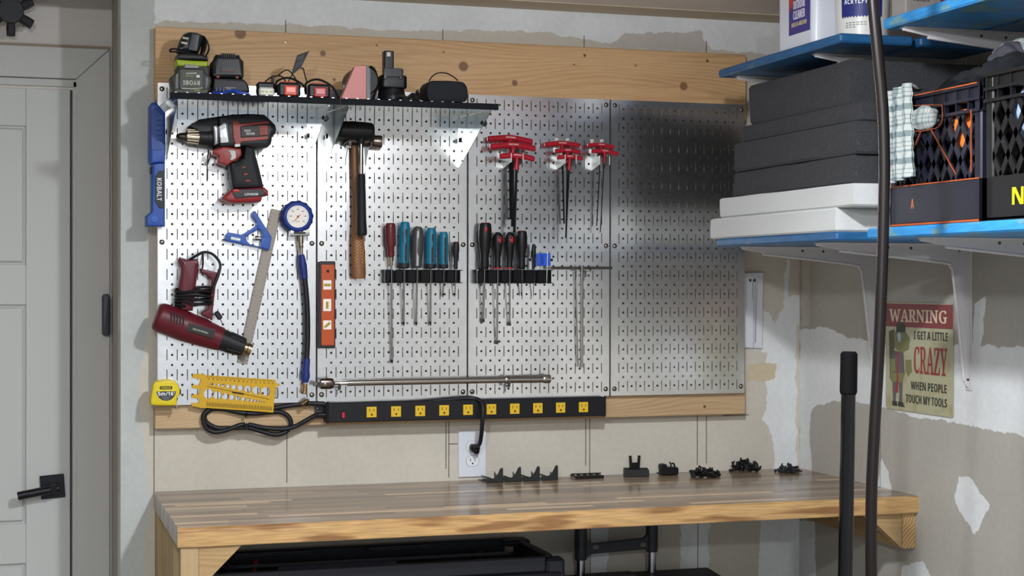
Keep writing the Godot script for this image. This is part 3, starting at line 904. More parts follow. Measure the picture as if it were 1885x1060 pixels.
# ---------- things under the bench ----------
func under_bench():
	var pl := mat("2e3038", 0.42)
	var dk := mat("17181d", 0.5)
	var t := thing("tool_chest", "large black plastic tool chest with a recessed lid under the bench", "tool chest", Vector3(0.53, 0, 0.19))
	var b := mb()
	b.box(Vector3(0.53, 0.37, 0.19), Vector3(0.88, 0.74, 0.30), 0.01)
	part("body", b, pl)
	b = mb()
	b.box(Vector3(0.53, 0.747, 0.19), Vector3(0.90, 0.03, 0.315), 0.004)
	var lid := part("lid", b, dk)
	for s in [[Vector3(0.5, 0.781, 0.338), Vector3(0.875, 0.038, 0.012)], [Vector3(0.50, 0.781, 0.04), Vector3(0.84, 0.038, 0.02)], [Vector3(0.955, 0.781, 0.18), Vector3(0.022, 0.038, 0.27)], [Vector3(0.1, 0.781, 0.18), Vector3(0.022, 0.038, 0.30)]]:
		b = mb()
		b.box(s[0], s[1], 0.003)
		part("rim", b, pl, lid)
	for s in [[Vector3(0.52, 0.786, 0.19), Vector3(0.74, 0.006, 0.018)], [Vector3(0.43, 0.775, 0.225), Vector3(0.30, 0.026, 0.006)], [Vector3(0.29, 0.795, 0.085), Vector3(0.2, 0.008, 0.02)], [Vector3(0.62, 0.795, 0.085), Vector3(0.16, 0.008, 0.02)]]:
		b = mb()
		b.box(s[0], s[1], 0.002)
		part("ridge", b, mat("3b3e48", 0.35), lid)
	b = mb()
	b.box(Vector3(0.965, 0.765, 0.325), Vector3(0.05, 0.06, 0.04), 0.008)
	part("corner_block", b, pl, lid)
	b = mb()
	b.box(Vector3(0.945, 0.793, 0.06), Vector3(0.07, 0.016, 0.06), 0.005)
	part("corner_block", b, pl, lid)
	for x in [0.17, 0.83]:
		b = mb()
		b.lathe(Vector3(x, 0.762, 0.12), Vector3.UP, [[0.0, 0.02], [0.025, 0.018], [0.027, 0.01], [0.02, 0.008]], 20)
		part("cup_socket", b, dk, lid)
	b = mb()
	b.box(Vector3(0.235, 0.778, 0.14), Vector3(0.01, 0.03, 0.02), 0.002, rot(-15))
	part("latch", b, mat("8e2222", 0.4), lid)
	# second chest with its pull handle
	t = thing("rolling_tool_box", "low black tool box with a telescopic silver pull handle under the bench", "tool box", Vector3(1.27, 0, 0.25))
	b = mb()
	exx(b, pa([0.09, 0.70, 0.09, 0.02, 0.46, 0.02, 0.46, 0.64, 0.40, 0.675]), 1.03, 1.5, 0.006)
	part("body", b, dk)
	b = mb()
	b.box(Vector3(1.19, 0.704, 0.14), Vector3(0.13, 0.008, 0.05), 0.003)
	part("lid_inset", b, mat("3a3d3c", 0.5))
	var zh := 0.1
	for x in [1.1185, 1.3255]:
		b = mb()
		b.lathe(Vector3(x, 0.66, zh), Vector3.UP, [[0.0, 0.0125], [0.14, 0.0125]], 18)
		part("tube", b, mat("b9bac0", 0.22, 1.0), null, "brushed aluminium tube")
		b = mb()
		b.lathe(Vector3(x, 0.742 + (0.012 if x > 1.2 else 0.0), zh), Vector3.UP, [[0.0, 0.0155], [0.01, 0.0168], [0.12, 0.0172], [0.155, 0.0172]], 18)
		part("sleeve", b, pl)
	b = mb()
	b.ext(pa([1.13, 0.747, 1.15, 0.757, 1.30, 0.762, 1.315, 0.757, 1.315, 0.808, 1.30, 0.793, 1.15, 0.785, 1.13, 0.80]), zh - 0.008, zh + 0.008, 0.003)
	var cb := part("cross_bar", b, pl)
	for x in [1.158, 1.296]:
		b = mb()
		b.ext(rounded(x - 0.008, 0.77, x + 0.009, 0.781, 0.005), zh + 0.0075, zh + 0.009)
		part("slot", b, mat("6f6a68", 0.6), cb)
	b = mb()
	b.tube([Vector3(1.1, 0.885, zh), Vector3(1.16, 0.884, zh), Vector3(1.22, 0.888, zh), Vector3(1.28, 0.886, zh), Vector3(1.345, 0.888, zh)], 0.017, 12, 4)
	part("grip", b, pl)

# ---------- things on the right shelves ----------
func slab(x0: float, x1: float, y0: float, y1: float, z0: float, z1: float, m: Material, label: String, sd: int, turn := 0.0):
	# a block of foam: big box with softly uneven faces
	var b := mb()
	var n := noise(sd, 3.5, 2)
	var nx := 8
	var nz := 12
	var ny := 2
	var c := Vector3((x0 + x1) / 2, y0, (z0 + z1) / 2)
	var f := func(u, v, w):
		var e := 0.5 - absf(v - 0.5)
		var p := Vector3(lerpf(x0, x1, u), lerpf(y0, y1, v), lerpf(z0, z1, w))
		var rd := 0.004 * (1.0 if v == 0.0 or v == 1.0 else 0.0)
		p.x += rd * (1.0 if u == 0.0 else (-1.0 if u == 1.0 else 0.0))
		p.z += rd * (1.0 if w == 0.0 else (-1.0 if w == 1.0 else 0.0))
		p += Vector3(n.get_noise_3d(p.z, p.y * 3, 0.0), 0.4 * n.get_noise_3d(p.x, p.z, 5.0) * (1.0 if v > 0.5 else 0.0), n.get_noise_3d(p.x, p.y * 3, 9.0)) * 0.004 * (1.0 if e >= 0.0 else 0.0)
		return c + (p - c).rotated(Vector3.UP, turn)
	var vs := [0.0, 0.08, 0.5, 0.92, 1.0]
	for i in vs.size() - 1:
		for k in nz:
			b.q(f.call(0.0, vs[i], float(k) / nz), f.call(0.0, vs[i], float(k + 1) / nz), f.call(0.0, vs[i + 1], float(k + 1) / nz), f.call(0.0, vs[i + 1], float(k) / nz))
			b.q(f.call(1.0, vs[i], float(k + 1) / nz), f.call(1.0, vs[i], float(k) / nz), f.call(1.0, vs[i + 1], float(k) / nz), f.call(1.0, vs[i + 1], float(k + 1) / nz))
		for k in nx:
			b.q(f.call(float(k) / nx, vs[i], 1.0), f.call(float(k + 1) / nx, vs[i], 1.0), f.call(float(k + 1) / nx, vs[i + 1], 1.0), f.call(float(k) / nx, vs[i + 1], 1.0))
			b.q(f.call(float(k + 1) / nx, vs[i], 0.0), f.call(float(k) / nx, vs[i], 0.0), f.call(float(k) / nx, vs[i + 1], 0.0), f.call(float(k + 1) / nx, vs[i + 1], 0.0))
	for i in nx:
		for k in nz:
			var u0 := float(i) / nx
			var u1 := float(i + 1) / nx
			var w0 := float(k) / nz
			var w1 := float(k + 1) / nz
			b.q(f.call(u0, 1.0, w1), f.call(u1, 1.0, w1), f.call(u1, 1.0, w0), f.call(u0, 1.0, w0))
			b.q(f.call(u0, 0.0, w0), f.call(u1, 0.0, w0), f.call(u1, 0.0, w1), f.call(u0, 0.0, w1))
	solo("foam_slab", b, m, label, "foam", c, "foam slabs stacked on the lower blue shelf", 35.0)
func heap(called: String, c: Vector3, r: Vector3, m: Material, label: String, cat: String, sd: int, amp := 0.35):
	# crumpled cloth
	var b := mb()
	b.ball(Vector3.ZERO, Vector3.ONE, 56)
	var n := noise(sd, 0.8, 2)
	for i in b.v.size():
		var p := b.v[i]
		# long soft folds: a few warped ridges
		var u := p.x * 2.0 + p.y * 3.2 + p.z * 4.0 + 2.6 * n.get_noise_3dv(p * 0.9)
		var k := 1.0 + amp * 0.8 * n.get_noise_3dv(p * 0.9) + amp * 0.22 * absf(sin(u * 1.7)) - amp * 0.25
		b.v[i] = c + p * r * k
	solo(called, b, m, label, cat, c - Vector3(0, r.y, 0), "", 60.0)
func crate(z0: float, z1: float, y0: float, y1: float, body: Material, edge: Material, label: String) -> Node3D:
	var x0 := 1.412
	var x1 := 1.74
	var t := thing("milk_crate", label, "crate", Vector3((x0 + x1) / 2, y0, (z0 + z1) / 2), "milk crates on the lower blue shelf")
	var b: MB
	var th := 0.006
	for x in [x0, x1]:
		for z in [z0, z1]:
			b = mb()
			b.box(Vector3(x + (0.012 if x == x0 else -0.012), (y0 + y1) / 2, z + (0.012 if z == z0 else -0.012)), Vector3(0.024, y1 - y0, 0.024), 0.003)
			part("corner_post", b, body)
	b = mb()
	b.box(Vector3((x0 + x1) / 2, y0 + 0.004, (z0 + z1) / 2), Vector3(x1 - x0, 0.008, z1 - z0), 0.002)
	part("bottom", b, body)
	var hi := y1 - 0.052
	var lo := y0 + 0.083
	for side in 4:
		# each side: solid base panel, lattice, ribbed rim
		var a := Vector3(x0 + th / 2, 0, z0)
		var e := Vector3(x0 + th / 2, 0, z1)
		if side == 1:
			a = Vector3(x1 - th / 2, 0, z0)
			e = Vector3(x1 - th / 2, 0, z1)
		elif side == 2:
			a = Vector3(x0, 0, z0 + th / 2)
			e = Vector3(x1, 0, z0 + th / 2)
		elif side == 3:
			a = Vector3(x0, 0, z1 - th / 2)
			e = Vector3(x1, 0, z1 - th / 2)
		var d := (e - a).normalized()
		var l := (e - a).length()
		var nrm := d.cross(Vector3.UP).normalized()
		b = mb()
		b.box((a + e) / 2 + Vector3(0, (y0 + lo) / 2, 0), Vector3(l, lo - y0, th), 0.001, Basis(d, Vector3.UP, d.cross(Vector3.UP)))
		var pn := part("base_panel", b, body)
		b = mb()
		for y in [y1 - 0.004, y1 - 0.03, hi]:
			bar(b, a + Vector3(0, y, 0), e + Vector3(0, y, 0), 0.016, 0.006)
		for k in 9: bar(b, a + d * (l * k / 8.0) + Vector3(0, hi, 0), a + d * (l * k / 8.0) + Vector3(0, y1, 0), 0.01, 0.004, d)
		b.box((a + e) / 2 + Vector3(0, y1 - 0.016, 0) + nrm * 0.0, Vector3(l, 0.024, 0.003), 0.0, Basis(d, Vector3.UP, d.cross(Vector3.UP)))
		part("rim", b, body)
		b = mb()
		var hgt := hi - lo
		for k in range(-4, 12):
			for s in [1.0, -1.0]:
				var u := l * k / 7.0
				var p0 := Vector2(u, lo)
				var p1 := Vector2(u + s * hgt * 0.62, hi)
				# clip the diagonal to the side
				var f0 := 0.0
				var f1 := 1.0
				var dx := p1.x - p0.x
				if dx > 0:
					f0 = maxf(f0, (0.02 - p0.x) / dx); f1 = minf(f1, (l - 0.02 - p0.x) / dx)
				else:
					f1 = minf(f1, (0.02 - p0.x) / dx); f0 = maxf(f0, (l - 0.02 - p0.x) / dx)
				if f1 - f0 < 0.05: continue
				var q0 := p0.lerp(p1, f0)
				var q1 := p0.lerp(p1, f1)
				bar(b, a + d * q0.x + Vector3(0, q0.y, 0), a + d * q1.x + Vector3(0, q1.y, 0), 0.013, 0.0045, d.cross(Vector3.UP))
		part("lattice", b, body)
		if edge and side == 0:
			for s in [[-0.004, y0 + 0.003, 0.004], [-0.009, y1 - 0.001, 0.0025], [-0.004, lo, 0.0025]]:
				b = mb()
				bar(b, a + Vector3(s[0], s[1], 0.006), e + Vector3(s[0], s[1], -0.006), 0.002, s[2])
				part("worn_edge", b, edge, pn, "orange plastic showing at a worn edge")
	return t
func on_right_shelves():
	var white := triplanar("white_foam", speckle_image(Color("c9cccb"), 0.06, 91), 0.95, 3.0)
	var gray := triplanar("grey_foam", speckle_image(Color("36373a"), 0.3, 92, 0.012, Color("8d8f92")), 0.95, 2.6)
	slab(1.40, 1.79, 1.6045, 1.6575, 0.318, 0.985, white, "white foam slab at the bottom of the stack on the blue shelf", 1)
	slab(1.403, 1.79, 1.658, 1.7085, 0.372, 1.062, white, "white foam slab second from the bottom, under the grey foam", 2)
	slab(1.421, 1.80, 1.709, 1.7735, 0.416, 1.033, gray, "grey foam slab lying directly on the white foam", 3)
	slab(1.418, 1.80, 1.774, 1.8465, 0.425, 1.044, gray, "thick grey foam slab in the middle of the stack", 4)
	slab(1.432, 1.80, 1.847, 1.889, 0.45, 1.044, gray, "thin grey foam slab just under the topmost block", 5)
	slab(1.44, 1.80, 1.8895, 1.9905, 0.469, 0.975, gray, "thickest grey foam block on top of the stack", 6)
	var navy := mat("171925", 0.4)
	crate(1.198, 1.528, 1.607, 1.872, navy, mat("a8502a", 0.5), "dark navy milk crate with worn orange edges, full of clothes")
	words("A", Vector3(1.4118, 1.652, 1.285), 0.012, 0.02, mat("a86a45", 0.6), Basis(Vector3(0, 0, 1), Vector3.UP, Vector3(-1, 0, 0)))
	var rust := mat("a04c28", 0.5)
	for s in [[Vector3(1.406,1.7978,1.3621), Vector3(1.406,1.7015,1.452)], [Vector3(1.406,1.7991,1.3288), Vector3(1.406,1.7612,1.2975)], [Vector3(1.406,1.8214,1.5031), Vector3(1.406,1.7015,1.5035)]]:
		var k := mb()
		bar(k, s[0], s[1], 0.0013, 0.0022, Vector3(1, 0, 0))
		part("worn_edge", k, rust, null, "orange plastic showing at a worn edge")
	var hp := mb()
	hp.tube([Vector3(1.405,1.846,1.2936), Vector3(1.405,1.849,1.3153), Vector3(1.405,1.8426,1.3919), Vector3(1.405,1.8367,1.4049), Vector3(1.405,1.811,1.405), Vector3(1.405,1.7991,1.392), Vector3(1.405,1.7969,1.3637), Vector3(1.405,1.8003,1.2957)], 0.001, 6, 2, true)
	part("hand_hole_edge", hp, rust, null, "worn orange rim of the hand hole")
	var blackc := mat("111112", 0.45)
	crate(1.542, 1.872, 1.607, 1.885, blackc, null, "black milk crate with yellow lettering, nearest the camera")
	words("NEW", Vector3(1.4115, 1.650, 1.69), 0.125, 0.032, mat("c9c416", 0.5), Basis(Vector3(0, 0, 1), Vector3.UP, Vector3(-1, 0, 0)))
	# clothes
	var plaid := textured("plaid", plaid_image(), 0.95, {"uv1_triplanar": true, "uv1_scale": Vector3(9, 9, 9), "rim_enabled": true, "rim": 0.3})
	var b := mb()
	var n := noise(3, 6.0, 2)
	var f := func(u, v, s):
		# over the rim and down the outside of the crate, with soft pleats
		var z: float = 1.206 + 0.098 * u + 0.012 * v
		var w: float = 0.006 * sin(u * 19.0 + v * 2.0) + 0.006 * n.get_noise_2d(u, v * 2.0)
		if v < 0.15: return Vector3(1.44 - 0.04 * v / 0.15, 1.886 + 0.3 * w, z) + Vector3(-s, s, 0)
		var vv: float = (v - 0.15) / 0.85
		return Vector3(1.393 + w - s, 1.884 - 0.19 * vv + 0.012 * u, z)
	for side in [0.0, 0.004]:
		for i in 24:
			for k in 20:
				var p0: Vector3 = f.call(i / 24.0, k / 20.0, side)
				var p1: Vector3 = f.call((i + 1) / 24.0, k / 20.0, side)
				var p2: Vector3 = f.call((i + 1) / 24.0, (k + 1) / 20.0, side)
				var p3: Vector3 = f.call(i / 24.0, (k + 1) / 20.0, side)
				if side > 0.0: b.q(p0, p3, p2, p1)
				else: b.q(p0, p1, p2, p3)
	solo("plaid_shirt", b, textured("plaid_sheet", plaid_image(), 0.95, {"rim_enabled": true, "rim": 0.3}), "green and white plaid shirt hanging over the rim of the navy crate", "shirt", Vector3(1.4, 1.695, 1.26), "", 70.0, [Vector3(1.4, 1.69, 1.2), Vector3(0.01, 0, 0.11), Vector3(0, 0.11, 0)])
	heap("plaid_cloth", Vector3(1.409, 1.822, 1.337), Vector3(0.016, 0.026, 0.05), plaid, "bunched plaid cloth pushing out of the navy crate's hand hole", "cloth", 5, 0.25)
	var dark := mat("16191d", 0.95)
	heap("dark_clothes", Vector3(1.52, 1.873, 1.36), Vector3(0.09, 0.045, 0.115), dark, "dark grey clothes heaped in the navy milk crate", "clothes", 7, 0.5)
	heap("dark_clothes", Vector3(1.50, 1.885, 1.50), Vector3(0.07, 0.05, 0.07), mat("111418", 0.95), "black garment bunched between the two milk crates", "clothes", 8, 0.5)
	heap("plaid_cloth", Vector3(1.58, 1.94, 1.44), Vector3(0.06, 0.035, 0.075), plaid, "plaid cloth on top of the clothes in the crates", "cloth", 9, 0.5)
	heap("orange_cloth", Vector3(1.432,1.7915,1.4387), Vector3(0.012, 0.04, 0.03), mat("d9722c", 0.8), "bright orange cloth showing through the navy crate's lattice", "cloth", 15, 0.3)
	heap("grey_cloth", Vector3(1.54, 1.93, 1.44), Vector3(0.045, 0.035, 0.05), mat("3c3c42", 0.95), "folded grey cloth on the heap of dark clothes", "cloth", 10, 0.4)
	heap("dark_clothes", Vector3(1.52, 1.88, 1.70), Vector3(0.085, 0.06, 0.12), mat("1d1f29", 0.95), "dark blue clothes heaped in the black milk crate", "clothes", 12, 0.5)
	heap("blue_cloth", Vector3(1.455, 1.81, 1.64), Vector3(0.03, 0.06, 0.05), mat("8ea3c4", 0.95), "light blue cloth showing through the black crate", "cloth", 13, 0.4)
	# jug
	var t := thing("cleaner_jug", "white plastic jug with a blue and red cleaner label on the upper shelf", "jug", Vector3(1.475, 2.0425, 0.75))
	b = mb()
	exy(b, rounded(1.42, 0.66, 1.53, 0.848, 0.018), 2.0427, 2.195, 0.01)
	part("body", b, mat("d9dde6", 0.3))
	b = mb()
	b.lathe(Vector3(1.475, 2.19, 0.72), Vector3.UP, [[0.0, 0.022], [0.02, 0.022], [0.022, 0.018]], 16)
	part("cap", b, mat("c23a2e", 0.4))
	b = mb()
	b.box(Vector3(1.4195, 2.135, 0.777), Vector3(0.001, 0.115, 0.105), 0.0)
	var lb := part("label", b, mat("453f86", 0.5))
	var side := Basis(Vector3(0, 0, 1), Vector3.UP, Vector3(-1, 0, 0))
	b = mb()
	exx(b, pa([0.725, 2.13, 0.725, 2.19, 0.78, 2.19]), 1.4185, 1.4192)
	part("label_corner", b, mat("b9433a", 0.5), lb)
	words("OUTDOOR", Vector3(1.4184, 2.146, 0.777), 0.058, 0.020, mat("e6e2ee", 0.5), side, lb)
	words("CLEANER", Vector3(1.4184, 2.122, 0.777), 0.058, 0.020, mat("e6e2ee", 0.5), side, lb)
	words("MOLD & MILDEW", Vector3(1.4184, 2.100, 0.777), 0.075, 0.010, mat("c9b98e", 0.5), side, lb)
	# tub
	var c := Vector3(1.502, 2.0427, 0.925)
	t = thing("adhesive_tub", "white tub with a dark blue label on the upper blue shelf", "tub", c)
	b = mb()
	b.lathe(c, Vector3.UP, [[0.0, 0.056], [0.004, 0.059], [0.105, 0.062], [0.107, 0.062]], 40)
	part("body", b, mat("dcdcd6", 0.35))
	b = mb()
	b.lathe(c, Vector3.UP, [[0.105, 0.064], [0.112, 0.065], [0.118, 0.063], [0.119, 0.055]], 40)
	part("lid", b, mat("e4e4e0", 0.35))
	b = mb()
	var steps := 14
	for i in steps:
		var a0 := deg_to_rad(192.0 + 92.0 * i / steps)
		var a1 := deg_to_rad(192.0 + 92.0 * (i + 1) / steps)
		var g := func(a, h, r): return c + Vector3(cos(a) * r, h, -sin(a) * r)
		b.q(g.call(a0, 0.047, 0.0612), g.call(a1, 0.047, 0.0612), g.call(a1, 0.103, 0.0627), g.call(a0, 0.103, 0.0627))
		b.t(g.call(a0, 0.047, 0.0612), g.call((a0 + a1) / 2, 0.043, 0.0611), g.call(a1, 0.047, 0.0612))
	lb = part("label", b, mat("272f74", 0.45))
	for i in 8:
		var ch := "ACRYLPRO"[i]
		var a := deg_to_rad(204.0 + 7.6 * i)
		var o := Vector3(cos(a), 0, -sin(a))
		words(ch, c + o * 0.0628 + Vector3(0, 0.079 + (0.002 if i in [0, 5] else 0.0), 0), 0.0066, 0.014 if i in [0, 5] else 0.011, mat("eceef2", 0.5), Basis(Vector3.UP.cross(o), Vector3.UP, o), lb)
	var oo := Vector3(cos(deg_to_rad(272.0)), 0, -sin(deg_to_rad(272.0)))
	b = mb()
	b.box(c + oo * 0.0628 + Vector3(0, 0.098, 0), Vector3(0.02, 0.012, 0.0006), 0.0, Basis(Vector3.UP.cross(oo), Vector3.UP, oo))
	part("green_flash", b, mat("4c9a3a", 0.5), lb)
	for r in 3:
		for i in 6:
			var a := deg_to_rad(206.0 + 8.0 * i)
			var o := Vector3(cos(a), 0, -sin(a))
			b = mb()
			b.box(c + o * 0.0607 + Vector3(0, 0.032 - 0.005 * r, 0), Vector3(0.006, 0.0012, 0.0006), 0.0, Basis(Vector3.UP.cross(o), Vector3.UP, o))
			if r < 2 or i < 3: part("fine_print", b, mat("55585c", 0.6), lb)
	# boxes and bucket on the nearest upper shelf
	t = thing("grey_box", "grey cardboard box beside the red bucket on the upper shelf", "box", Vector3(1.50, 2.0445, 1.24))
	b = mb()
	b.box(Vector3(1.50, 2.1145, 1.225), Vector3(0.17, 0.14, 0.055), 0.002)
	part("carton", b, mat("85817c", 0.8))
	words("TUNER", Vector3(1.452, 2.078, 1.2532), 0.04, 0.01, mat("4a4744", 0.8))
	c = Vector3(1.52, 2.0447, 1.40)
	t = thing("red_bucket", "bright red bucket with a white bottom rim on the upper shelf", "bucket", c)
	b = mb()
	b.lathe(c, Vector3.UP, [[0.006, 0.094], [0.01, 0.098], [0.16, 0.108], [0.165, 0.106]], 40)
	part("body", b, mat("b52a35", 0.4))
	b = mb()
	b.lathe(c, Vector3.UP, [[0.0, 0.09], [0.006, 0.094], [0.007, 0.09]], 40)
	part("foot_rim", b, mat("cfcac6", 0.5))

# ---------- tools hung on the left panel ----------
func wire(called: String, pts: Array, r: float, m: Material, parent: Node = null, n := 6, sub := 5):
	var b := mb()
	b.tube(pts, r, n, sub)
	return part(called, b, m, parent)
func plate(called: String, poly: PackedVector2Array, z0: float, z1: float, r: float, m: Material, parent: Node = null, label := ""):
	var b := mb()
	b.ext(poly, z0, z1, r)
	return part(called, b, m, parent, label)
func wall_tools_left():
	var black := mat("17181b", 0.45)
	var chrome := mat("b8b6b0", 0.2, 1.0)
	# --- blue folding work light ---
	var t := thing("work_light", "blue folding work light clipped to the left edge of the pegboard", "work light", Vector3(-0.0041,1.6326,0.06))
	var blue_ := mat("1d4a9c", 0.4)
	plate("head", pa([-0.0227,1.9286,-0.0184,1.9339,-0.0083,1.9354,0.0145,1.9092,0.0153,1.8198,0.0135,1.7864,-0.0198,1.7834,-0.0234,1.7893]), 0.062, 0.135, 0.006, blue_)
	plate("head_face", pa([-0.0205,1.9193,-0.0112,1.9225,0.0082,1.9011,0.0083,1.8174,-0.0194,1.816]), 0.134, 0.1375, 0.001, mat("1a4088", 0.35))
	for i in 5:
		var b := mb()
		b.box(Vector3(-0.0005,1.8905,0.138) + Vector3(0, -0.0125 * i, 0), Vector3(0.014, 0.003, 0.003), 0.001)
		part("grip_rib", b, blue_)
	plate("handle", pa([-0.0157,1.7842,0.0147,1.7872,0.0148,1.6293,-0.0305,1.6287,-0.0305,1.655,-0.0175,1.6651,-0.0168,1.7716]), 0.062, 0.125, 0.006, blue_)
	plate("name_plate", pa([-0.0095,1.7524,-0.0001,1.7658,0.0121,1.7668,0.0122,1.674,0.0006,1.6739,-0.0095,1.6891]), 0.124, 0.1275, 0.0008, black)
	words("KOBALT", Vector3(0.0004,1.7201,0.128), 0.056, 0.0115, mat("d8dade", 0.4), rot(-90))
	var hx := PackedVector2Array()
	var hc := Vector3(-0.0109,1.6468,0.126)
	for i in 6: hx.append(Vector2(hc.x + 0.0105 * cos(TAU * i / 6), hc.y + 0.0105 * sin(TAU * i / 6)))
	plate("hinge_cap", hx, 0.124, 0.1285, 0.001, mat("2858ae", 0.4))
	plate("switch", pa([-0.0201,1.776,-0.0168,1.7768,-0.0168,1.7598,-0.0201,1.7597]), 0.085, 0.11, 0.001, black)
	# --- cordless drill ---
	t = thing("cordless_drill", "red and black cordless drill without its battery, hung on the pegboard", "drill", Vector3(0.2209,1.6959,0.057))
	var red := mat("8c2a20", 0.4)
	var grey := mat("16181b", 0.45)
	plate("gear_housing", pa([0.0705,1.8785,0.0973,1.897,0.1324,1.9035,0.1559,1.9078,0.1559,1.8318,0.1324,1.8323,0.0973,1.8338,0.0891,1.869]), 0.072, 0.128, 0.010, black)
	var body = plate("motor_housing", pa([0.1423,1.9029,0.1775,1.91,0.2189,1.9131,0.2589,1.9126,0.2718,1.9011,0.2861,1.8869,0.2891,1.875,0.2861,1.8645,0.2784,1.8559,0.2772,1.8415,0.2694,1.8312,0.2367,1.8249,0.213,1.8297,0.1894,1.8291,0.1453,1.8267]), 0.07, 0.148, 0.012, grey)
	plate("shell_panel", pa([0.1775,1.8906,0.1877,1.8938,0.1959,1.8858,0.2671,1.8948,0.2686,1.8899,0.1994,1.8801,0.1959,1.8764,0.198,1.8515,0.2656,1.8572,0.2665,1.849,0.1994,1.8418,0.1959,1.8364,0.1848,1.8349,0.179,1.8524]), 0.145, 0.152, 0.001, red, body, "red shell rib")
	plate("name_plate", pa([0.1982,1.8789,0.2636,1.8873,0.2648,1.859,0.1994,1.8524]), 0.145, 0.151, 0.001, black, body)
	words("BLACK+", Vector3(0.2153,1.8695,0.1515), 0.016, 0.0052, mat("cfc9c4", 0.4), rot(2), body)
	words("DECKER", Vector3(0.2221,1.8623,0.1515), 0.021, 0.0055, mat("cfc9c4", 0.4), rot(2), body)
	plate("vent_block", pa([0.2432,1.8818,0.2639,1.8842,0.2645,1.8606,0.2441,1.8588]), 0.147, 0.1535, 0.0006, mat("9c3020", 0.45), body)
	for i in 3:
		for k in 4:
			var b := mb()
			b.box(Vector3(0.2471,1.8776,0.1535) + Vector3(0.0052 * i, -0.0045 * k, 0), Vector3(0.003, 0.0026, 0.001))
			part("vent_slot", b, black, body)
	plate("clutch_ring", pa([0.1289,1.8798,0.1394,1.883,0.1452,1.8758,0.1446,1.8347,0.1371,1.8321,0.1324,1.8344]), 0.08, 0.147, 0.006, mat("a9aaac", 0.3, 0.9))
	plate("torque_collar", pa([0.1432,1.8777,0.1562,1.8904,0.1664,1.8872,0.1708,1.8379,0.1461,1.8355]), 0.085, 0.15, 0.005, mat("8f9296", 0.3, 0.8))
	plate("window", pa([0.1439,1.8777,0.157,1.8863,0.1608,1.8741,0.1462,1.8696]), 0.149, 0.1525, 0.0006, mat("c9c9c6", 0.4))
	plate("window", pa([0.1483,1.85,0.1637,1.8519,0.1643,1.839,0.1488,1.8374]), 0.149, 0.1525, 0.0006, mat("d5d5d2", 0.4))
	var cc := Vector3(0.0467,1.8543,0.112)
	var ax := Vector3(1, -0.02, 0)
	var b := mb()
	b.lathe(cc, ax, [[-0.004, 0.003], [0.0, 0.006], [0.004, 0.0085], [0.014, 0.0095], [0.02, 0.0115]], 20)
	part("chuck_nose", b, mat("4a443c", 0.3, 0.9))
	b = mb()
	b.lathe(cc, ax, [[0.019, 0.0135], [0.022, 0.016], [0.052, 0.019], [0.053, 0.018]], 24)
	part("chuck_sleeve", b, mat("8c8373", 0.28, 1.0))
	for i in 14:
		var a := TAU * i / 14
		b = mb()
		bar(b, cc + Vector3(0.023, cos(a) * 0.0165, sin(a) * 0.0165), cc + Vector3(0.05, cos(a) * 0.0192, sin(a) * 0.0192), 0.0025, 0.0025)
		part("chuck_rib", b, mat("6f6758", 0.3, 1.0))
	b = mb()
	b.lathe(cc, ax, [[0.052, 0.0195], [0.054, 0.021], [0.074, 0.0215], [0.075, 0.0225], [0.096, 0.0228]], 28)
	part("collar", b, black)
	plate("handle", pa([0.2107,1.8345,0.2368,1.8283,0.2344,1.8217,0.2419,1.7981,0.2493,1.7684,0.2568,1.7357,0.2577,1.7268,0.1812,1.7242,0.1783,1.7431,0.1738,1.7727,0.1723,1.7905,0.19,1.7938,0.2048,1.8031]), 0.078, 0.142, 0.013, mat("191b1f", 0.6))
	plate("trigger_guard", pa([0.1307,1.8216,0.157,1.8306,0.2012,1.8264,0.2027,1.8086,0.1894,1.795,0.1776,1.7902,0.1658,1.7817,0.1424,1.79,0.1453,1.8057,0.1307,1.8113]), 0.085, 0.138, 0.006, red)
	plate("trigger", pa([0.1629,1.8191,0.1769,1.823,0.1872,1.8197,0.1887,1.802,0.1799,1.7952,0.1717,1.7956,0.1746,1.8061,0.1711,1.8149]), 0.095, 0.143, 0.005, mat("c9c6c2", 0.4))
	plate("selector", pa([0.1827,1.835,0.1962,1.8366,0.1968,1.8295,0.1836,1.828]), 0.14, 0.151, 0.001, mat("d8d6d2", 0.4))
	for y in [632, 690, 750]:
		plate("grip_stripe", pa([0.2029,1.7794,0.2105,1.7802,0.2111,1.7773,0.2035,1.7765]) if y == 632 else (pa([0.2064,1.7624,0.2158,1.7638,0.2164,1.7603,0.2076,1.7589]) if y == 690 else pa([0.2105,1.746,0.2223,1.7474,0.2229,1.7444,0.2117,1.743])), 0.139, 0.1432, 0.0004, mat("a23a28", 0.5))
	plate("foot", pa([0.1577,1.7071,0.1783,1.7235,0.2577,1.7292,0.2667,1.721,0.2679,1.709,0.2524,1.7058,0.2494,1.6932,0.1812,1.6886,0.1695,1.6907,0.1518,1.6996]), 0.07, 0.15, 0.007, mat("8a1c1c", 0.4))
	plate("foot_cover", pa([0.176,1.7141,0.1964,1.7228,0.2523,1.7244,0.2582,1.7171,0.2588,1.7079,0.1848,1.699]), 0.144, 0.153, 0.002, mat("202227", 0.45))
	plate("release_button", pa([0.1753,1.7194,0.1846,1.7242,0.1951,1.7215,0.1957,1.7156,0.1817,1.7142]), 0.145, 0.154, 0.002, mat("a02a20", 0.4))
	words("LITHIUM", Vector3(0.224,1.7107,0.1535), 0.033, 0.0055, mat("d8d8da", 0.4), rot(2))
	wire("bit_clip", [Vector3(0.1251,1.8256,0.1),Vector3(0.1207,1.8018,0.1),Vector3(0.1201,1.7633,0.1),Vector3(0.1201,1.744,0.1)], 0.002, chrome)
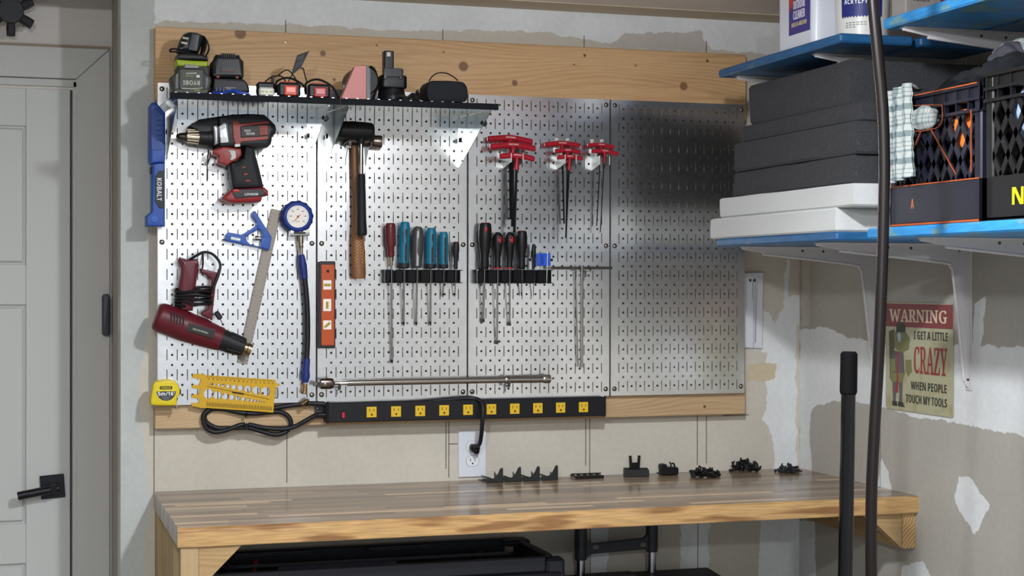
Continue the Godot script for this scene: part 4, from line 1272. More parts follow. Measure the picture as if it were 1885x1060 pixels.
	wire("peg_hook", [Vector3(0.1427,1.8321,0.062),Vector3(0.1306,1.8147,0.09),Vector3(0.1235,1.7888,0.075),Vector3(0.121,1.7915,0.058)], 0.0022, chrome)
	# --- combination square ---
	t = thing("combination_square", "combination square with a blue head and engraved steel rule", "square", Vector3(0.2682,1.5536,0.057))
	var rule := pa([0.2875,1.6798,0.3137,1.6749,0.2261,1.28,0.2011,1.2852])
	plate("rule", rule, 0.0635, 0.066, 0.0004, mat("8a847b", 0.5, 0.3), null, "engraved steel rule")
	for i in 38:
		var p0 := Vector2(rule[0]).lerp(rule[3], (i + 1) / 39.0)
		var p1 := Vector2(rule[1]).lerp(rule[2], (i + 1) / 39.0)
		for s in [[p0, p1, 0.02], [p1, p0, 0.02]]:
			b = mb()
			var d := (Vector2(s[1]) - Vector2(s[0])).normalized()
			var l := 0.0035 if i % 4 else 0.0055
			var a: Vector2 = Vector2(s[0]) + d * 0.001
			bar(b, Vector3(a.x, a.y, 0.0662), Vector3(a.x + d.x * l, a.y + d.y * l, 0.0662), 0.0007, 0.0008, Vector3(0, 0, 1))
			part("graduation", b, mat("2a2723", 0.6))
	var sqb := mat("1c4fa6", 0.38)
	plate("head_body", pa([0.2599,1.6049,0.2858,1.6051,0.2798,1.5732,0.2573,1.5794,0.2586,1.5898]), 0.0665, 0.082, 0.002, sqb)
	plate("mitre_arm", pa([0.2377,1.6713,0.2444,1.6723,0.2858,1.6058,0.2848,1.6005,0.2625,1.6043,0.2631,1.6147,0.2586,1.6226,0.2468,1.6329,0.2488,1.6421,0.239,1.6557,0.2364,1.6615]), 0.0665, 0.082, 0.002, sqb)
	plate("brace_arm", pa([0.2117,1.6116,0.2481,1.6349,0.252,1.6316,0.2507,1.6244,0.226,1.6104,0.2208,1.6039]), 0.0665, 0.080, 0.0015, sqb)
	plate("base_arm", pa([0.1684,1.5995,0.1697,1.6099,0.1755,1.6175,0.2104,1.6116,0.2208,1.6091,0.2228,1.5961,0.2312,1.5876,0.2521,1.5826,0.2586,1.5794,0.2798,1.5732,0.2208,1.5853,0.1703,1.5953]), 0.0665, 0.082, 0.002, sqb)
	b = mb()
	b.lathe(Vector3(0.1821,1.6027,0.079), Vector3(0.19, -0.035, 0).normalized(), [[0.0, 0.005], [0.024, 0.005]], 12)
	part("level_vial", b, mat("d6e2da", 0.1), null, "clear bubble vial")
	b = mb()
	b.lathe(Vector3(0.2429,1.6034,0.078), Vector3(1, -0.05, 0), [[0.0, 0.005], [0.004, 0.0062], [0.007, 0.0062], [0.008, 0.0045], [0.016, 0.0045]], 14)
	part("clamp_nut", b, mat("8b8784", 0.3, 1.0))
	b = mb()
	b.lathe(Vector3(0.1614,1.5983,0.072), Vector3(1, -0.03, 0), [[0.0, 0.0018], [0.01, 0.0022]], 8)
	part("scriber", b, mat("7d7a76", 0.3, 1.0))
	# --- heat gun ---
	t = thing("heat_gun", "maroon heat gun with its black cord wound round the handle", "heat gun", Vector3(0.0798,1.3339,0.057))
	var mar := mat("5a1622", 0.4)
	var p0 := Vector3(-0.0056,1.4068,0.1)
	var p1 := Vector3(0.2302,1.3191,0.1)
	var d := (p1 - p0).normalized()
	var L := p0.distance_to(p1)
	b = mb()
	b.lathe(p0, d, [[0.0, 0.030], [0.004, 0.0345], [0.012, 0.0375], [L * 0.3, 0.0385], [L * 0.5, 0.035], [L * 0.66, 0.031], [L * 0.68, 0.030]], 32, 0.95)
	body = part("body", b, mar)
	b = mb()
	b.lathe(p0, d, [[L * 0.655, 0.0295], [L * 0.67, 0.0285], [L * 0.8, 0.026], [L * 0.92, 0.0235], [L * 0.925, 0.02]], 28)
	part("nozzle_sleeve", b, black)
	for i in 9:
		var a := TAU * i / 9.0 + 0.2
		b = mb()
		var u := Vector3(-d.y, d.x, 0)
		var w := Vector3(0, 0, 1)
		bar(b, p0 + d * L * 0.76 + (u * cos(a) + w * sin(a)) * 0.0268, p0 + d * L * 0.9 + (u * cos(a) + w * sin(a)) * 0.0238, 0.003, 0.002)
		part("sleeve_rib", b, mat("222327", 0.5))
	b = mb()
	b.lathe(p0, d, [[L * 0.91, 0.0145], [L * 0.955, 0.0145], [L * 0.96, 0.0165], [L * 1.0, 0.0165], [L * 1.002, 0.0135], [L * 0.97, 0.013]], 24)
	part("nozzle", b, mat("a08c70", 0.28, 1.0), null, "heat-tinted steel nozzle")
	plate("handle", pa([0.0519,1.5536,0.0715,1.5473,0.0958,1.5499,0.0997,1.5347,0.0911,1.4789,0.0841,1.4191,0.0539,1.4193,0.0488,1.4789,0.0558,1.5226,0.0472,1.5444]), 0.082, 0.118, 0.01, mar)
	plate("stand_loop", pa([0.1049,1.5248,0.1456,1.5157,0.1448,1.5029,0.1408,1.4789,0.1337,1.4149,0.133,1.3942,0.1069,1.4087,0.1061,1.4151,0.1227,1.423,0.129,1.4709,0.1305,1.4989,0.1147,1.5101,0.1037,1.514]), 0.09, 0.11, 0.004, mar)
	for i in 5:
		b = mb()
		var q := Vector3(0.03,1.4141,0.136) + Vector3(0.0072 * i, -0.0028 * i, 0.0)
		bar(b, q + Vector3(0.001, 0.004, 0), q + Vector3(-0.002, -0.022, 0), 0.0022, 0.004, Vector3(1, 0, 0))
		part("vent_slot", b, mat("2b0d12", 0.6), body)
	plate("name_plate", pa([0.0719,1.3902,0.1376,1.3711,0.1305,1.3498,0.0649,1.3705]), 0.128, 0.1375, 0.001, mat("22211f", 0.4), body)
	words("CHICAGO ELECTRIC", Vector3(0.0996,1.3695,0.138), 0.040, 0.0045, mat("b8b5ac", 0.4), rot(163), body)
	var crd := []
	for i in 5:
		for k in 12:
			var a := TAU * k / 12.0
			var y := 545.0 + i * 26.0
			crd.append(Vector3(0.0872,1.4769,0.1) + Vector3(0.0455 * sin(a), -0.0095 * i - 0.0095 * k / 12.0 + 0.003 * sin(a * 2 + i), 0.031 * cos(a)))
	wire("cord", crd, 0.0036, black, null, 7, 3)
	wire("cord_tail", [Vector3(0.0749,1.5457,0.105),Vector3(0.0915,1.5564,0.115),Vector3(0.1107,1.5656,0.118),Vector3(0.1324,1.5606,0.118),Vector3(0.1502,1.5388,0.117),Vector3(0.1482,1.5148,0.118),Vector3(0.1375,1.4869,0.125),Vector3(0.131,1.4711,0.13)], 0.0036, black, null, 8, 5)
	b = mb()
	b.box(Vector3(0.1454,1.4074,0.125), Vector3(0.013, 0.022, 0.013), 0.003, rot(35))
	part("plug", b, black)
	wire("plug_blade", [Vector3(0.1494,1.4002,0.125),Vector3(0.1561,1.3854,0.125)], 0.0012, chrome, null, 5, 1)
	wire("peg_hook", [Vector3(0.1147,1.5635,0.057),Vector3(0.1116,1.535,0.085),Vector3(0.1085,1.5209,0.085),Vector3(0.1018,1.5227,0.11)], 0.0022, black)
	# --- tyre gauge ---
	var g := Vector3(0.3496,1.6586,0.1)
	t = thing("tire_pressure_gauge", "round tire pressure gauge in a blue rubber guard with a long black hose", "gauge", Vector3(0.3739,1.1736,0.057))
	var rub := mat("1b2f72", 0.5)
	b = mb()
	var gp := PackedVector2Array()
	for i in 96:
		var a := TAU * i / 96
		var r := 0.0405 + (0.0016 if fmod(a * 14.0 / TAU, 1.0) < 0.4 else 0.0)
		gp.append(Vector2(g.x + r * cos(a), g.y + r * sin(a)))
	b.layers(gp, [[0.003, 0.066], [0.0, 0.069], [0.0, 0.094], [0.003, 0.099], [0.006, 0.1005]])
	part("rubber_guard", b, rub)
	b = mb()
	b.lathe(Vector3(g.x, g.y, 0.0), Vector3(0, 0, 1), [[0.1, 0.0355], [0.1035, 0.0345], [0.1045, 0.031], [0.1025, 0.0285], [0.1015, 0.0282]], 40)
	part("bezel", b, mat("23408f", 0.35))
	b = mb()
	b.disc(Vector3(g.x, g.y, 0.0995), 0.0285, 0.0025, 40)
	var dial := part("dial", b, mat("e6e1d8", 0.4))
	for i in 25:
		var a := deg_to_rad(-130.0 + 260.0 * i / 24.0)
		b = mb()
		var u := Vector3(sin(a), cos(a), 0)
		bar(b, Vector3(g.x, g.y, 0.1022) + u * (0.0225 if i % 4 == 0 else 0.0245), Vector3(g.x, g.y, 0.1022) + u * 0.0265, 0.0007, 0.0005, Vector3(0, 0, 1))
		part("graduation", b, mat("2a2826", 0.6), dial)
	for i in 7:
		var a := deg_to_rad(-130.0 + 260.0 * i / 6.0)
		words(str(i * 20), Vector3(g.x + sin(a) * 0.0185, g.y + cos(a) * 0.0185, 0.1023), 0.0055 if i else 0.002, 0.003, mat("2a2826", 0.6), Basis(), dial)
	words("P S I", Vector3(g.x, g.y - 0.0125, 0.1023), 0.009, 0.0028, mat("2a2826", 0.6), Basis(), dial)
	b = mb()
	bar(b, Vector3(g.x - 0.011, g.y - 0.0135, 0.1032), Vector3(g.x + 0.007, g.y + 0.0055, 0.1032), 0.0013, 0.0006, Vector3(0, 0, 1))
	part("needle", b, mat("7a2418", 0.5), dial)
	b = mb()
	b.disc(Vector3(g.x, g.y, 0.1025), 0.003, 0.002, 14)
	part("needle_hub", b, mat("a03a24", 0.4), dial)
	plate("base_plate", pa([0.3313,1.6239,0.3806,1.6244,0.3809,1.6099,0.3317,1.6094]), 0.07, 0.097, 0.002, mat("8b8a88", 0.3, 0.9))
	plate("base_slot", rounded(Vector3(0.3399,1.617,0.0975).x, Vector3(0.3399,1.6143,0.0975).y, Vector3(0.3703,1.6173,0.0975).x, Vector3(0.3703,1.62,0.0975).y, 0.0018), 0.0965, 0.0975, 0.0, black)
	b = mb()
	var gs := Vector3(0.3598,1.6094,0.085)
	b.lathe(gs, Vector3(0.04, -1, 0), [[0.0, 0.0068], [0.018, 0.0066], [0.019, 0.0052], [0.023, 0.0052], [0.024, 0.006], [0.03, 0.0055], [0.031, 0.0045], [0.046, 0.0042]], 16)
	part("fitting", b, mat("a79a86", 0.28, 1.0))
	b = mb()
	var s0 := Vector3(0.3618,1.5625,0.085)
	b.lathe(s0, (Vector3(0.3703,1.497,0.085) - s0), [[0.0, 0.0055], [0.004, 0.0075], [0.03, 0.0105], [0.04, 0.0095], [0.063, 0.0085]], 18)
	part("strain_relief", b, rub)
	wire("hose", [Vector3(0.3692,1.5109,0.083),Vector3(0.3764,1.4341,0.082),Vector3(0.3783,1.3501,0.08),Vector3(0.3755,1.283,0.08)], 0.0072, mat("1a1620", 0.45), null, 10, 8)
	b = mb()
	s0 = Vector3(0.3769,1.2942,0.08)
	b.lathe(s0, (Vector3(0.3727,1.2299,0.08) - s0), [[0.0, 0.0085], [0.03, 0.0088], [0.045, 0.011], [0.055, 0.009], [0.062, 0.0065]], 18)
	part("strain_relief", b, rub)
	b = mb()
	s0 = Vector3(0.3727,1.2299,0.08)
	b.lathe(s0, (Vector3(0.3699,1.1936,0.08) - s0), [[0.0, 0.006], [0.007, 0.006], [0.008, 0.0045], [0.015, 0.0045], [0.016, 0.0065], [0.026, 0.0065], [0.027, 0.005]], 14)
	part("chuck", b, mat("b3936d", 0.3, 1.0), null, "brass air chuck")
	b = mb()
	b.lathe(Vector3(0.3643,1.1755,0.08), Vector3(1, 0.8, 0), [[0.0, 0.0055], [0.016, 0.0055], [0.017, 0.004], [0.022, 0.004]], 12)
	part("chuck_head", b, mat("6d5636", 0.35, 1.0))
	plate("peg_hook", pa([0.334,1.625,0.337,1.625,0.337,1.6099,0.334,1.6098]), 0.057, 0.085, 0.001, mat("9aa394", 0.3, 1.0))
	# --- torpedo level ---
	t = thing("torpedo_level", "small orange and black torpedo level standing against the pegboard seam", "level", Vector3(0.4337,1.3209,0.057))
	plate("frame", pa([0.409,1.5435,0.4114,1.5454,0.4495,1.5456,0.4519,1.5425,0.4521,1.3214,0.4497,1.3195,0.4082,1.32,0.4068,1.3219]), 0.0605, 0.0765, 0.002, mat("241d22", 0.45))
	for y in [pa([0.452,1.5246,0.4539,1.5246,0.4539,1.5007,0.452,1.5007]), pa([0.452,1.472,0.4539,1.472,0.4539,1.4481,0.452,1.4481]), pa([0.452,1.4194,0.454,1.4194,0.454,1.3955,0.452,1.3955]), pa([0.4521,1.3692,0.454,1.3692,0.454,1.3453,0.4521,1.3453])]:
		plate("magnet", y, 0.0625, 0.0745, 0.0005, mat("2c2424", 0.4))
	var of := plate("face", pa([0.4147,1.5364,0.4485,1.5365,0.4486,1.3275,0.4149,1.3279]), 0.076, 0.0785, 0.0008, mat("b24a1a", 0.45), null, "orange plastic face") as Node
	b = mb()
	b.lathe(Vector3(0.4316,1.5193,0.078), Vector3(0, 0, 1), [[0.0, 0.0042], [0.0007, 0.0042]], 14)
	part("hang_hole", b, mat("2a0f08", 0.6), of)
	for v in [[pa([0.4194,1.4959,0.4406,1.4959,0.4406,1.472,0.4194,1.472]), 0.0], [pa([0.4194,1.4477,0.4401,1.4477,0.4401,1.4162,0.4194,1.4163]), 90.0], [pa([0.4194,1.3922,0.4406,1.3921,0.4407,1.3689,0.4195,1.3691]), 40.0]]:
		var w = plate("vial_window", v[0], 0.078, 0.0792, 0.0003, mat("e9e9e2", 0.4), of)
		var c := Vector2.ZERO
		for q in v[0]: c += q / 4.0
		var dd := Vector3(1, 0, 0).rotated(Vector3(0, 0, 1), deg_to_rad(v[1]))
		b = mb()
		b.lathe(Vector3(c.x, c.y, 0.0795) - dd * 0.009, dd, [[0.0, 0.0032], [0.018, 0.0032]], 12)
		part("vial", b, mat("b9a53c", 0.1), w)
		b = mb()
		for s in [-0.003, 0.003]: b.lathe(Vector3(c.x, c.y, 0.0795) + dd * (s - 0.0004), dd, [[0.0, 0.0034], [0.0008, 0.0034]], 12)
		part("vial_mark", b, mat("26251c", 0.5), w)
	# --- tape measure ---
	t = thing("tape_measure", "yellow tape measure stuck to the lower left corner of the pegboard", "tape measure", Vector3(0.0184,1.1804,0.06))
	var yel := mat("d8c21c", 0.35)
	plate("case", pa([-0.012,1.2363,-0.0066,1.243,0.0135,1.2462,0.0297,1.2471,0.0405,1.2447,0.0499,1.2338,0.0545,1.2227,0.054,1.2103,0.0472,1.1995,0.0464,1.1813,-0.0079,1.1825,-0.0181,1.1857,-0.0186,1.1981]), 0.0605, 0.098, 0.006, yel)
	b = mb()
	var tc := Vector3(0.0199,1.2152,0.0985)
	b.disc(Vector3(tc.x, tc.y, 0.097), 0.025, 0.0016, 32)
	part("sticker", b, mat("dccb2c", 0.4))
	var half := PackedVector2Array()
	for i in 25:
		var a := PI + PI * i / 24.0
		half.append(Vector2(tc.x + 0.0238 * cos(a), tc.y + 0.003 + 0.0238 * sin(a)))
	plate("sticker_half", half, 0.0978, 0.0992, 0.0, mat("3a3d42", 0.45))
	plate("name_strip", rounded(tc.x - 0.016, tc.y + 0.0078, tc.x + 0.015, tc.y + 0.0158, 0.003), 0.0978, 0.0991, 0.0, mat("26241c", 0.45))
	words("STANLEY", Vector3(tc.x - 0.0005, tc.y + 0.0118, 0.0993), 0.024, 0.0045, mat("d8c21c", 0.45))
	words("5m/16'", Vector3(tc.x, tc.y - 0.003, 0.0994), 0.041, 0.0095, mat("ecebe6", 0.45))
	for i in 3:
		b = mb()
		b.box(Vector3(tc.x, tc.y - 0.0115 - 0.003 * i, 0.0993), Vector3(0.022 - 0.005 * i, 0.0008, 0.0003))
		part("fine_print", b, mat("8a8c90", 0.5))
	plate("hook_end", pa([0.0454,1.183,0.0481,1.1829,0.0481,1.1741,0.0454,1.1742]), 0.066, 0.093, 0.0005, chrome)
	plate("lock_slider", pa([0.0526,1.2241,0.0572,1.2218,0.0572,1.2089,0.0535,1.209]), 0.07, 0.09, 0.002, mat("26241c", 0.5))
	# --- yellow drill gauge: a plate punched with two rows of holes ---
	t = thing("bolt_gauge", "flat yellow plastic bolt and drill gauge with two rows of round holes", "gauge", Vector3(0.1943,1.1581,0.057))
	var out := pa([0.0887,1.2587,0.1133,1.2578,0.1216,1.2549,0.2982,1.2402,0.299,1.2317,0.3094,1.2293,0.3086,1.2237,0.299,1.2244,0.2945,1.1817,0.2926,1.1559,0.2715,1.1583,0.1216,1.172,0.1134,1.1711,0.086,1.1778,0.0865,1.1847,0.1024,1.1844,0.1079,1.1954,0.0865,1.1972,0.086,1.2055,0.1038,1.2066,0.1079,1.2195,0.0882,1.2221,0.0876,1.2305,0.1051,1.2296,0.1092,1.2445,0.0876,1.2485])
	var cs := CSGPolygon3D.new()
	cs.name = "gauge_plate"
	cs.polygon = shifted(out, -origin)
	cs.depth = 0.003
	cs.material = mat("c99f1e", 0.45)
	cs.position = Vector3(0, 0, 0.0655 - origin.z)
	cur.add_child(cs)
	for h in [[Vector3(0.1284,1.2075,0.064), 0.0125], [Vector3(0.1513,1.2034,0.064), 0.0103], [Vector3(0.1712,1.1999,0.064), 0.0085], [Vector3(0.1878,1.1971,0.064), 0.0068], [Vector3(0.2028,1.1946,0.064), 0.0058], [Vector3(0.217,1.192,0.064), 0.0052], [Vector3(0.229,1.1901,0.064), 0.0044], [Vector3(0.239,1.1885,0.064), 0.0038], [Vector3(0.2479,1.1869,0.064), 0.0031], [Vector3(0.2558,1.1859,0.064), 0.0025], [Vector3(0.2625,1.1849,0.064), 0.002], [Vector3(0.2687,1.1839,0.064), 0.0018], [Vector3(0.2729,1.2103,0.064), 0.0115], [Vector3(0.2496,1.2138,0.064), 0.0102], [Vector3(0.2281,1.2176,0.064), 0.0087], [Vector3(0.2092,1.2204,0.064), 0.0075], [Vector3(0.1928,1.223,0.064), 0.0062], [Vector3(0.1784,1.2255,0.064), 0.0052], [Vector3(0.1656,1.2274,0.064), 0.0043], [Vector3(0.1551,1.229,0.064), 0.0036], [Vector3(0.1452,1.2305,0.064), 0.003], [Vector3(0.1375,1.2318,0.064), 0.0024], [Vector3(0.1309,1.233,0.064), 0.002]]:
		var cy := CSGCylinder3D.new()
		cy.name = "hole"
		cy.operation = CSGShape3D.OPERATION_SUBTRACTION
		cy.radius = h[1]
		cy.height = 0.02
		cy.sides = 24
		cy.rotation.x = PI / 2
		cy.position = Vector3(h[0].x - origin.x, h[0].y - origin.y, 0.0)
		cs.add_child(cy, true)
	var ink := mat("33260a", 0.6)
	for i in 44:
		b = mb()
		var u := Vector3(0.1241,1.1821,0.066).lerp(Vector3(0.288,1.1674,0.066), i / 43.0)
		bar(b, u + Vector3(0, 0.003 if i % 2 else 0.0055, 0), u - Vector3(0, 0.006, 0), 0.0013, 0.0006, Vector3(0, 0, 1))
		part("graduation", b, ink)
		b = mb()
		u = Vector3(0.1241,1.2516,0.066).lerp(Vector3(0.295,1.2375,0.066), i / 43.0)
		bar(b, u + Vector3(0, 0.001, 0), u - Vector3(0, 0.002 if i % 4 else 0.0035, 0), 0.0009, 0.0006, Vector3(0, 0, 1))
		part("graduation", b, ink)
	for i in 16:
		words(str(2 + i), Vector3(0.129,1.2454,0.0662).lerp(Vector3(0.2908,1.2309,0.0662), i / 15.0), 0.0034, 0.0034, ink, rot(-3))
	b = mb()
	bar(b, Vector3(0.1241,1.2271,0.066), Vector3(0.2824,1.1905,0.066), 0.001, 0.0004, Vector3(0, 0, 1))
	part("rule_line", b, ink)
	plate("ink_patch", turned(rounded(Vector3(0.2025,1.2078,0.066).x - 0.015, Vector3(0.2025,1.2078,0.066).y - 0.0022, Vector3(0.2025,1.2078,0.066).x + 0.015, Vector3(0.2025,1.2078,0.066).y + 0.0022, 0.001), Vector2(Vector3(0.2025,1.2078,0.066).x, Vector3(0.2025,1.2078,0.066).y), -10.0), 0.0655, 0.0661, 0.0, ink)
	wire("peg_hook", [Vector3(0.2978,1.2172,0.057),Vector3(0.3021,1.2183,0.075),Vector3(0.3024,1.1964,0.075),Vector3(0.2954,1.1941,0.064)], 0.0015, chrome)
func shifted(p: PackedVector2Array, by: Vector3) -> PackedVector2Array:
	var o := PackedVector2Array()
	for a in p: o.append(a + Vector2(by.x, by.y))
	if Geometry2D.is_polygon_clockwise(o): o.reverse()
	return o

# ---------- hammers, screwdrivers, breaker bar ----------
func screwdriver(label: String, top: Vector3, bottom: Vector3, tip: Vector3, prof: Array, handle: Material, rod: float, kind: String, butt: Material = null, fat := 1.0) -> Node3D:
	# prof: [share of the handle's length, radius]
	var t := thing("screwdriver", label, "screwdriver", tip, "screwdrivers in the black pegboard racks")
	var d := bottom - top
	var p := []
	for a in prof: p.append([a[0] * d.length(), a[1] * fat])
	var b := mb()
	b.lathe(top, d, p, 24)
	part("handle", b, handle)
	if butt:
		b = mb()
		b.lathe(top, d, [[-0.0015, 0.0015], [-0.001, prof[0][1] * 0.9 * fat], [0.003, prof[0][1] * 1.04 * fat], [0.006, prof[1][1] * 0.98 * fat]], 24)
		part("end_cap", b, butt)
	b = mb()
	var r := tip - bottom
	var l := r.length()
	var sm := mat("a8a6a2", 0.22, 1.0)
	if kind == "flat":
		b.lathe(bottom, r, [[-0.004, rod], [l - 0.016, rod], [l - 0.010, rod * 1.15]], 12)
		part("shank", b, sm)
		b = mb()
		b.layers(pa([tip.x - rod * 1.5, tip.y, tip.x + rod * 1.5, tip.y, tip.x + rod * 1.2, tip.y + 0.013, tip.x - rod * 1.2, tip.y + 0.013]), [[0.0, tip.z - 0.0008], [0.0, tip.z + 0.0008]])
		part("blade", b, mat("4a4846", 0.3, 1.0))
	else:
		b.lathe(bottom, r, [[-0.004, rod], [l - 0.011, rod]], 12)
		part("shank", b, sm)
		b = mb()
		b.lathe(bottom, r, [[l - 0.012, rod], [l - 0.006, rod * 0.95], [l - 0.0015, rod * 0.4], [l, rod * 0.2]], 8)
		part("blade", b, mat("2e2c2b", 0.4, 0.9), null, "dark cross point")
	return t
func rack(label: String, x0: float, x1: float, y0: float, y1: float, slots: Array):
	var t := thing("screwdriver_rack", label, "tool rack", Vector3((x0 + x1) / 2, y0, PEG + 0.015), "black steel screwdriver racks")
	var m := mat("0f1013", 0.45, 0.0, 0.25)
	# front strip with recessed channels where the shanks pass
	var b := mb()
	b.box(Vector3((x0 + x1) / 2, (y0 + y1) / 2, PEG + 0.020), Vector3(x1 - x0, y1 - y0, 0.003))
	part("channel_strip", b, mat("0c0c0e", 0.5))
	var last := x0
	var edges := slots + [x1 + 0.0055]
	for s in edges:
		if s - 0.0055 - last > 0.002:
			b = mb()
			b.box(Vector3((last + s - 0.0055) / 2, (y0 + y1) / 2, PEG + 0.0295), Vector3(s - 0.0055 - last, y1 - y0, 0.018), 0.0025)
			part("lobe", b, m)
		last = s + 0.0055
	for y in [y0 + 0.001, y1 - 0.001]:
		b = mb()
		b.box(Vector3((x0 + x1) / 2 + 0.004, y, PEG + 0.009), Vector3(x1 - x0 + 0.016, 0.002, 0.019))
		part("mounting_flange", b, m)
func wall_tools_middle():
	var black := mat("0c0d10", 0.5)
	var chrome := mat("b8b6b0", 0.18, 1.0)
	# --- wooden-handled hammer, behind the mallet ---
	var t := thing("claw_hammer", "old hammer with a checkered brown wooden handle behind the black mallet", "hammer", Vector3(0.5139,1.5003,0.08))
	var h0 := Vector3(0.5016,1.8445,0.078)
	var h1 := Vector3(0.513,1.5003,0.082)
	var d := h1 - h0
	var b := mb()
	var l := d.length()
	b.lathe(h0, d, [[0.0, 0.0105], [l * 0.1, 0.011], [l * 0.3, 0.0115], [l * 0.55, 0.0125], [l * 0.68, 0.0165], [l * 0.8, 0.0178], [l * 0.96, 0.0185], [l, 0.0165]], 20, 0.7, Vector3.RIGHT)
	var wood := textured("hickory", vertical(pine_image(256, 64, 0.5, 0.12, Color("8a5c30"), Color("4a2c14"), [], 71)), 0.5, {"uv1_triplanar": true, "uv1_scale": Vector3(9, 2, 9)})
	var hd := part("handle", b, wood)
	for i in 9:
		for s in [1.0, -1.0]:
			b = mb()
			var c := h0 + d * (0.70 + 0.0235 * i)
			bar(b, c + Vector3(-0.013 * s, 0.008, 0.0115), c + Vector3(0.013 * s, -0.008, 0.0115), 0.0008, 0.0012, Vector3(0, 0, 1))
			part("checkering", b, mat("c08a4c", 0.6), hd)
	b = mb()
	var m0 := Vector3(0.516,1.8588,0.082)
	b.lathe(m0, Vector3(1, -0.03, 0), [[-0.03, 0.009], [0.0, 0.012], [0.028, 0.0115], [0.034, 0.0165], [0.054, 0.0172], [0.056, 0.016]], 24)
	part("head", b, mat("6e655c", 0.3, 1.0))
	b = mb()
	b.tube([m0 + Vector3(-0.02, 0, 0), m0 + Vector3(-0.035, -0.004, 0), m0 + Vector3(-0.046, -0.014, 0)], 0.009, 10, 5, false, 0.003)
	part("claw", b, mat("6e655c", 0.3, 1.0))
	# --- dead-blow mallet ---
	t = thing("rubber_mallet", "black rubber mallet with a steel neck and black ribbed grip", "mallet", Vector3(0.5123,1.6111,0.12))
	b = mb()
	var c0 := Vector3(0.4575,1.8815,0.12)
	b.lathe(c0, Vector3(1, -0.012, 0), [[-0.008, 0.018], [-0.004, 0.0215], [0.004, 0.0225], [0.03, 0.0238], [0.06, 0.0228], [0.078, 0.0215], [0.083, 0.0195], [0.085, 0.016]], 32)
	part("head", b, black)
	b = mb()
	var n0 := Vector3(0.5097,1.8585,0.12)
	var n1 := Vector3(0.5108,1.7683,0.118)
	b.lathe(n0, n1 - n0, [[0.0, 0.0055], [n0.distance_to(n1), 0.0055]], 16)
	part("neck", b, chrome)
	b = mb()
	b.lathe(n0 + Vector3(0, 0.008, 0), Vector3.DOWN, [[0.0, 0.013], [0.008, 0.011], [0.02, 0.008]], 16)
	part("socket", b, black)
	var g0 := Vector3(0.5103,1.77,0.118)
	var g1 := Vector3(0.5123,1.6111,0.12)
	d = g1 - g0
	l = d.length()
	b = mb()
	b.lathe(g0, d, [[0.0, 0.0085], [0.01, 0.0095], [l * 0.3, 0.011], [l * 0.75, 0.0118], [l * 0.93, 0.0132], [l * 0.98, 0.013], [l, 0.0105]], 20)
	var gr := part("grip", b, mat("121317", 0.6))
	for i in 18:
		b = mb()
		var c := g0 + d * (0.10 + i * 0.03)
		b.lathe(c, d, [[-0.001, 0.0118], [0.0, 0.0122], [0.001, 0.0118]], 16)
		part("grip_ring", b, mat("222328", 0.6), gr)
	# --- steel hammer holder ---
	t = thing("hammer_holder", "galvanised pegboard holder with two curved prongs carrying the hammers", "tool holder", Vector3(0.4832,1.7989,0.06))
	var zn := mat("9a9c9e", 0.28, 1.0)
	for s in [[Vector3(0.4805,1.815,0.057).x, 1], [Vector3(0.5344,1.8164,0.057).x, 2]]:
		b = mb()
		exx(b, pa([PEG, 1.795, PEG + 0.006, 1.797, PEG + 0.012, 1.815, PEG + 0.03, 1.832, PEG + 0.075, 1.842, PEG + 0.08, 1.852, PEG + 0.074, 1.858, PEG + 0.02, 1.85, PEG, 1.862]), s[0] - 0.001, s[0] + 0.001)
		part("prong", b, zn)
	plate("back_plate", pa([Vector3(0.4789,1.8471,0.057).x, 1.80, Vector3(0.536,1.8486,0.057).x, 1.80, Vector3(0.536,1.8486,0.057).x, 1.862, Vector3(0.4789,1.8471,0.057).x, 1.862]), PEG + 0.0004, PEG + 0.0016, 0.0, zn)
	# --- first rack and its six screwdrivers ---
	var z := 0.085
	rack("black screwdriver rack holding the teal-handled screwdrivers", Vector3(0.5799,1.5106,0.08).x, Vector3(0.7823,1.5111,0.08).x, Vector3(0.5799,1.489,0.08).y, Vector3(0.5799,1.5241,0.08).y, [Vector3(0.5994,1.5106,0.08).x, Vector3(0.6333,1.5107,0.08).x, Vector3(0.6685,1.5108,0.08).x, Vector3(0.7059,1.5109,0.08).x, Vector3(0.7397,1.511,0.08).x, Vector3(0.773,1.5111,0.08).x])
	var resin := mat("5c1f22", 0.3)
	screwdriver("screwdriver with a dark red clear handle and very long shank, leftmost in the rack", Vector3(0.5954,1.6456,0.083), Vector3(0.5976,1.5571,0.083), Vector3(0.6047,1.2768,0.066), [[0.0, 0.0085], [0.03, 0.0098], [0.1, 0.0105], [0.62, 0.0105], [0.72, 0.0072], [0.97, 0.0072], [1.0, 0.005]], resin, 0.0028, "cross", null, 1.28)
	b = mb()
	b.lathe(Vector3(0.5978,1.5575,0.082), Vector3(0.02, -1, -0.05), [[0.0, 0.0055], [0.022, 0.0048], [0.024, 0.003]], 16)
	part("ferrule", b, mat("b5a58e", 0.25, 1.0))
	for i in 6:
		b = mb()
		var a := TAU * i / 6
		bar(b, Vector3(0.5956,1.64,0.083) + Vector3(cos(a) * 0.0132, 0, sin(a) * 0.0132), Vector3(0.5968,1.5875,0.083) + Vector3(cos(a) * 0.0132, 0, sin(a) * 0.0132), 0.0016, 0.0016)
		part("handle_flute", b, mat("4a1618", 0.3))
	var teal := mat("156a86", 0.4)
	var dk := mat("1e2226", 0.55)
	var tealp := [[0.0, 0.0075], [0.02, 0.0095], [0.12, 0.0112], [0.4, 0.0116], [0.75, 0.0105], [0.9, 0.0112], [0.98, 0.0105], [1.0, 0.008]]
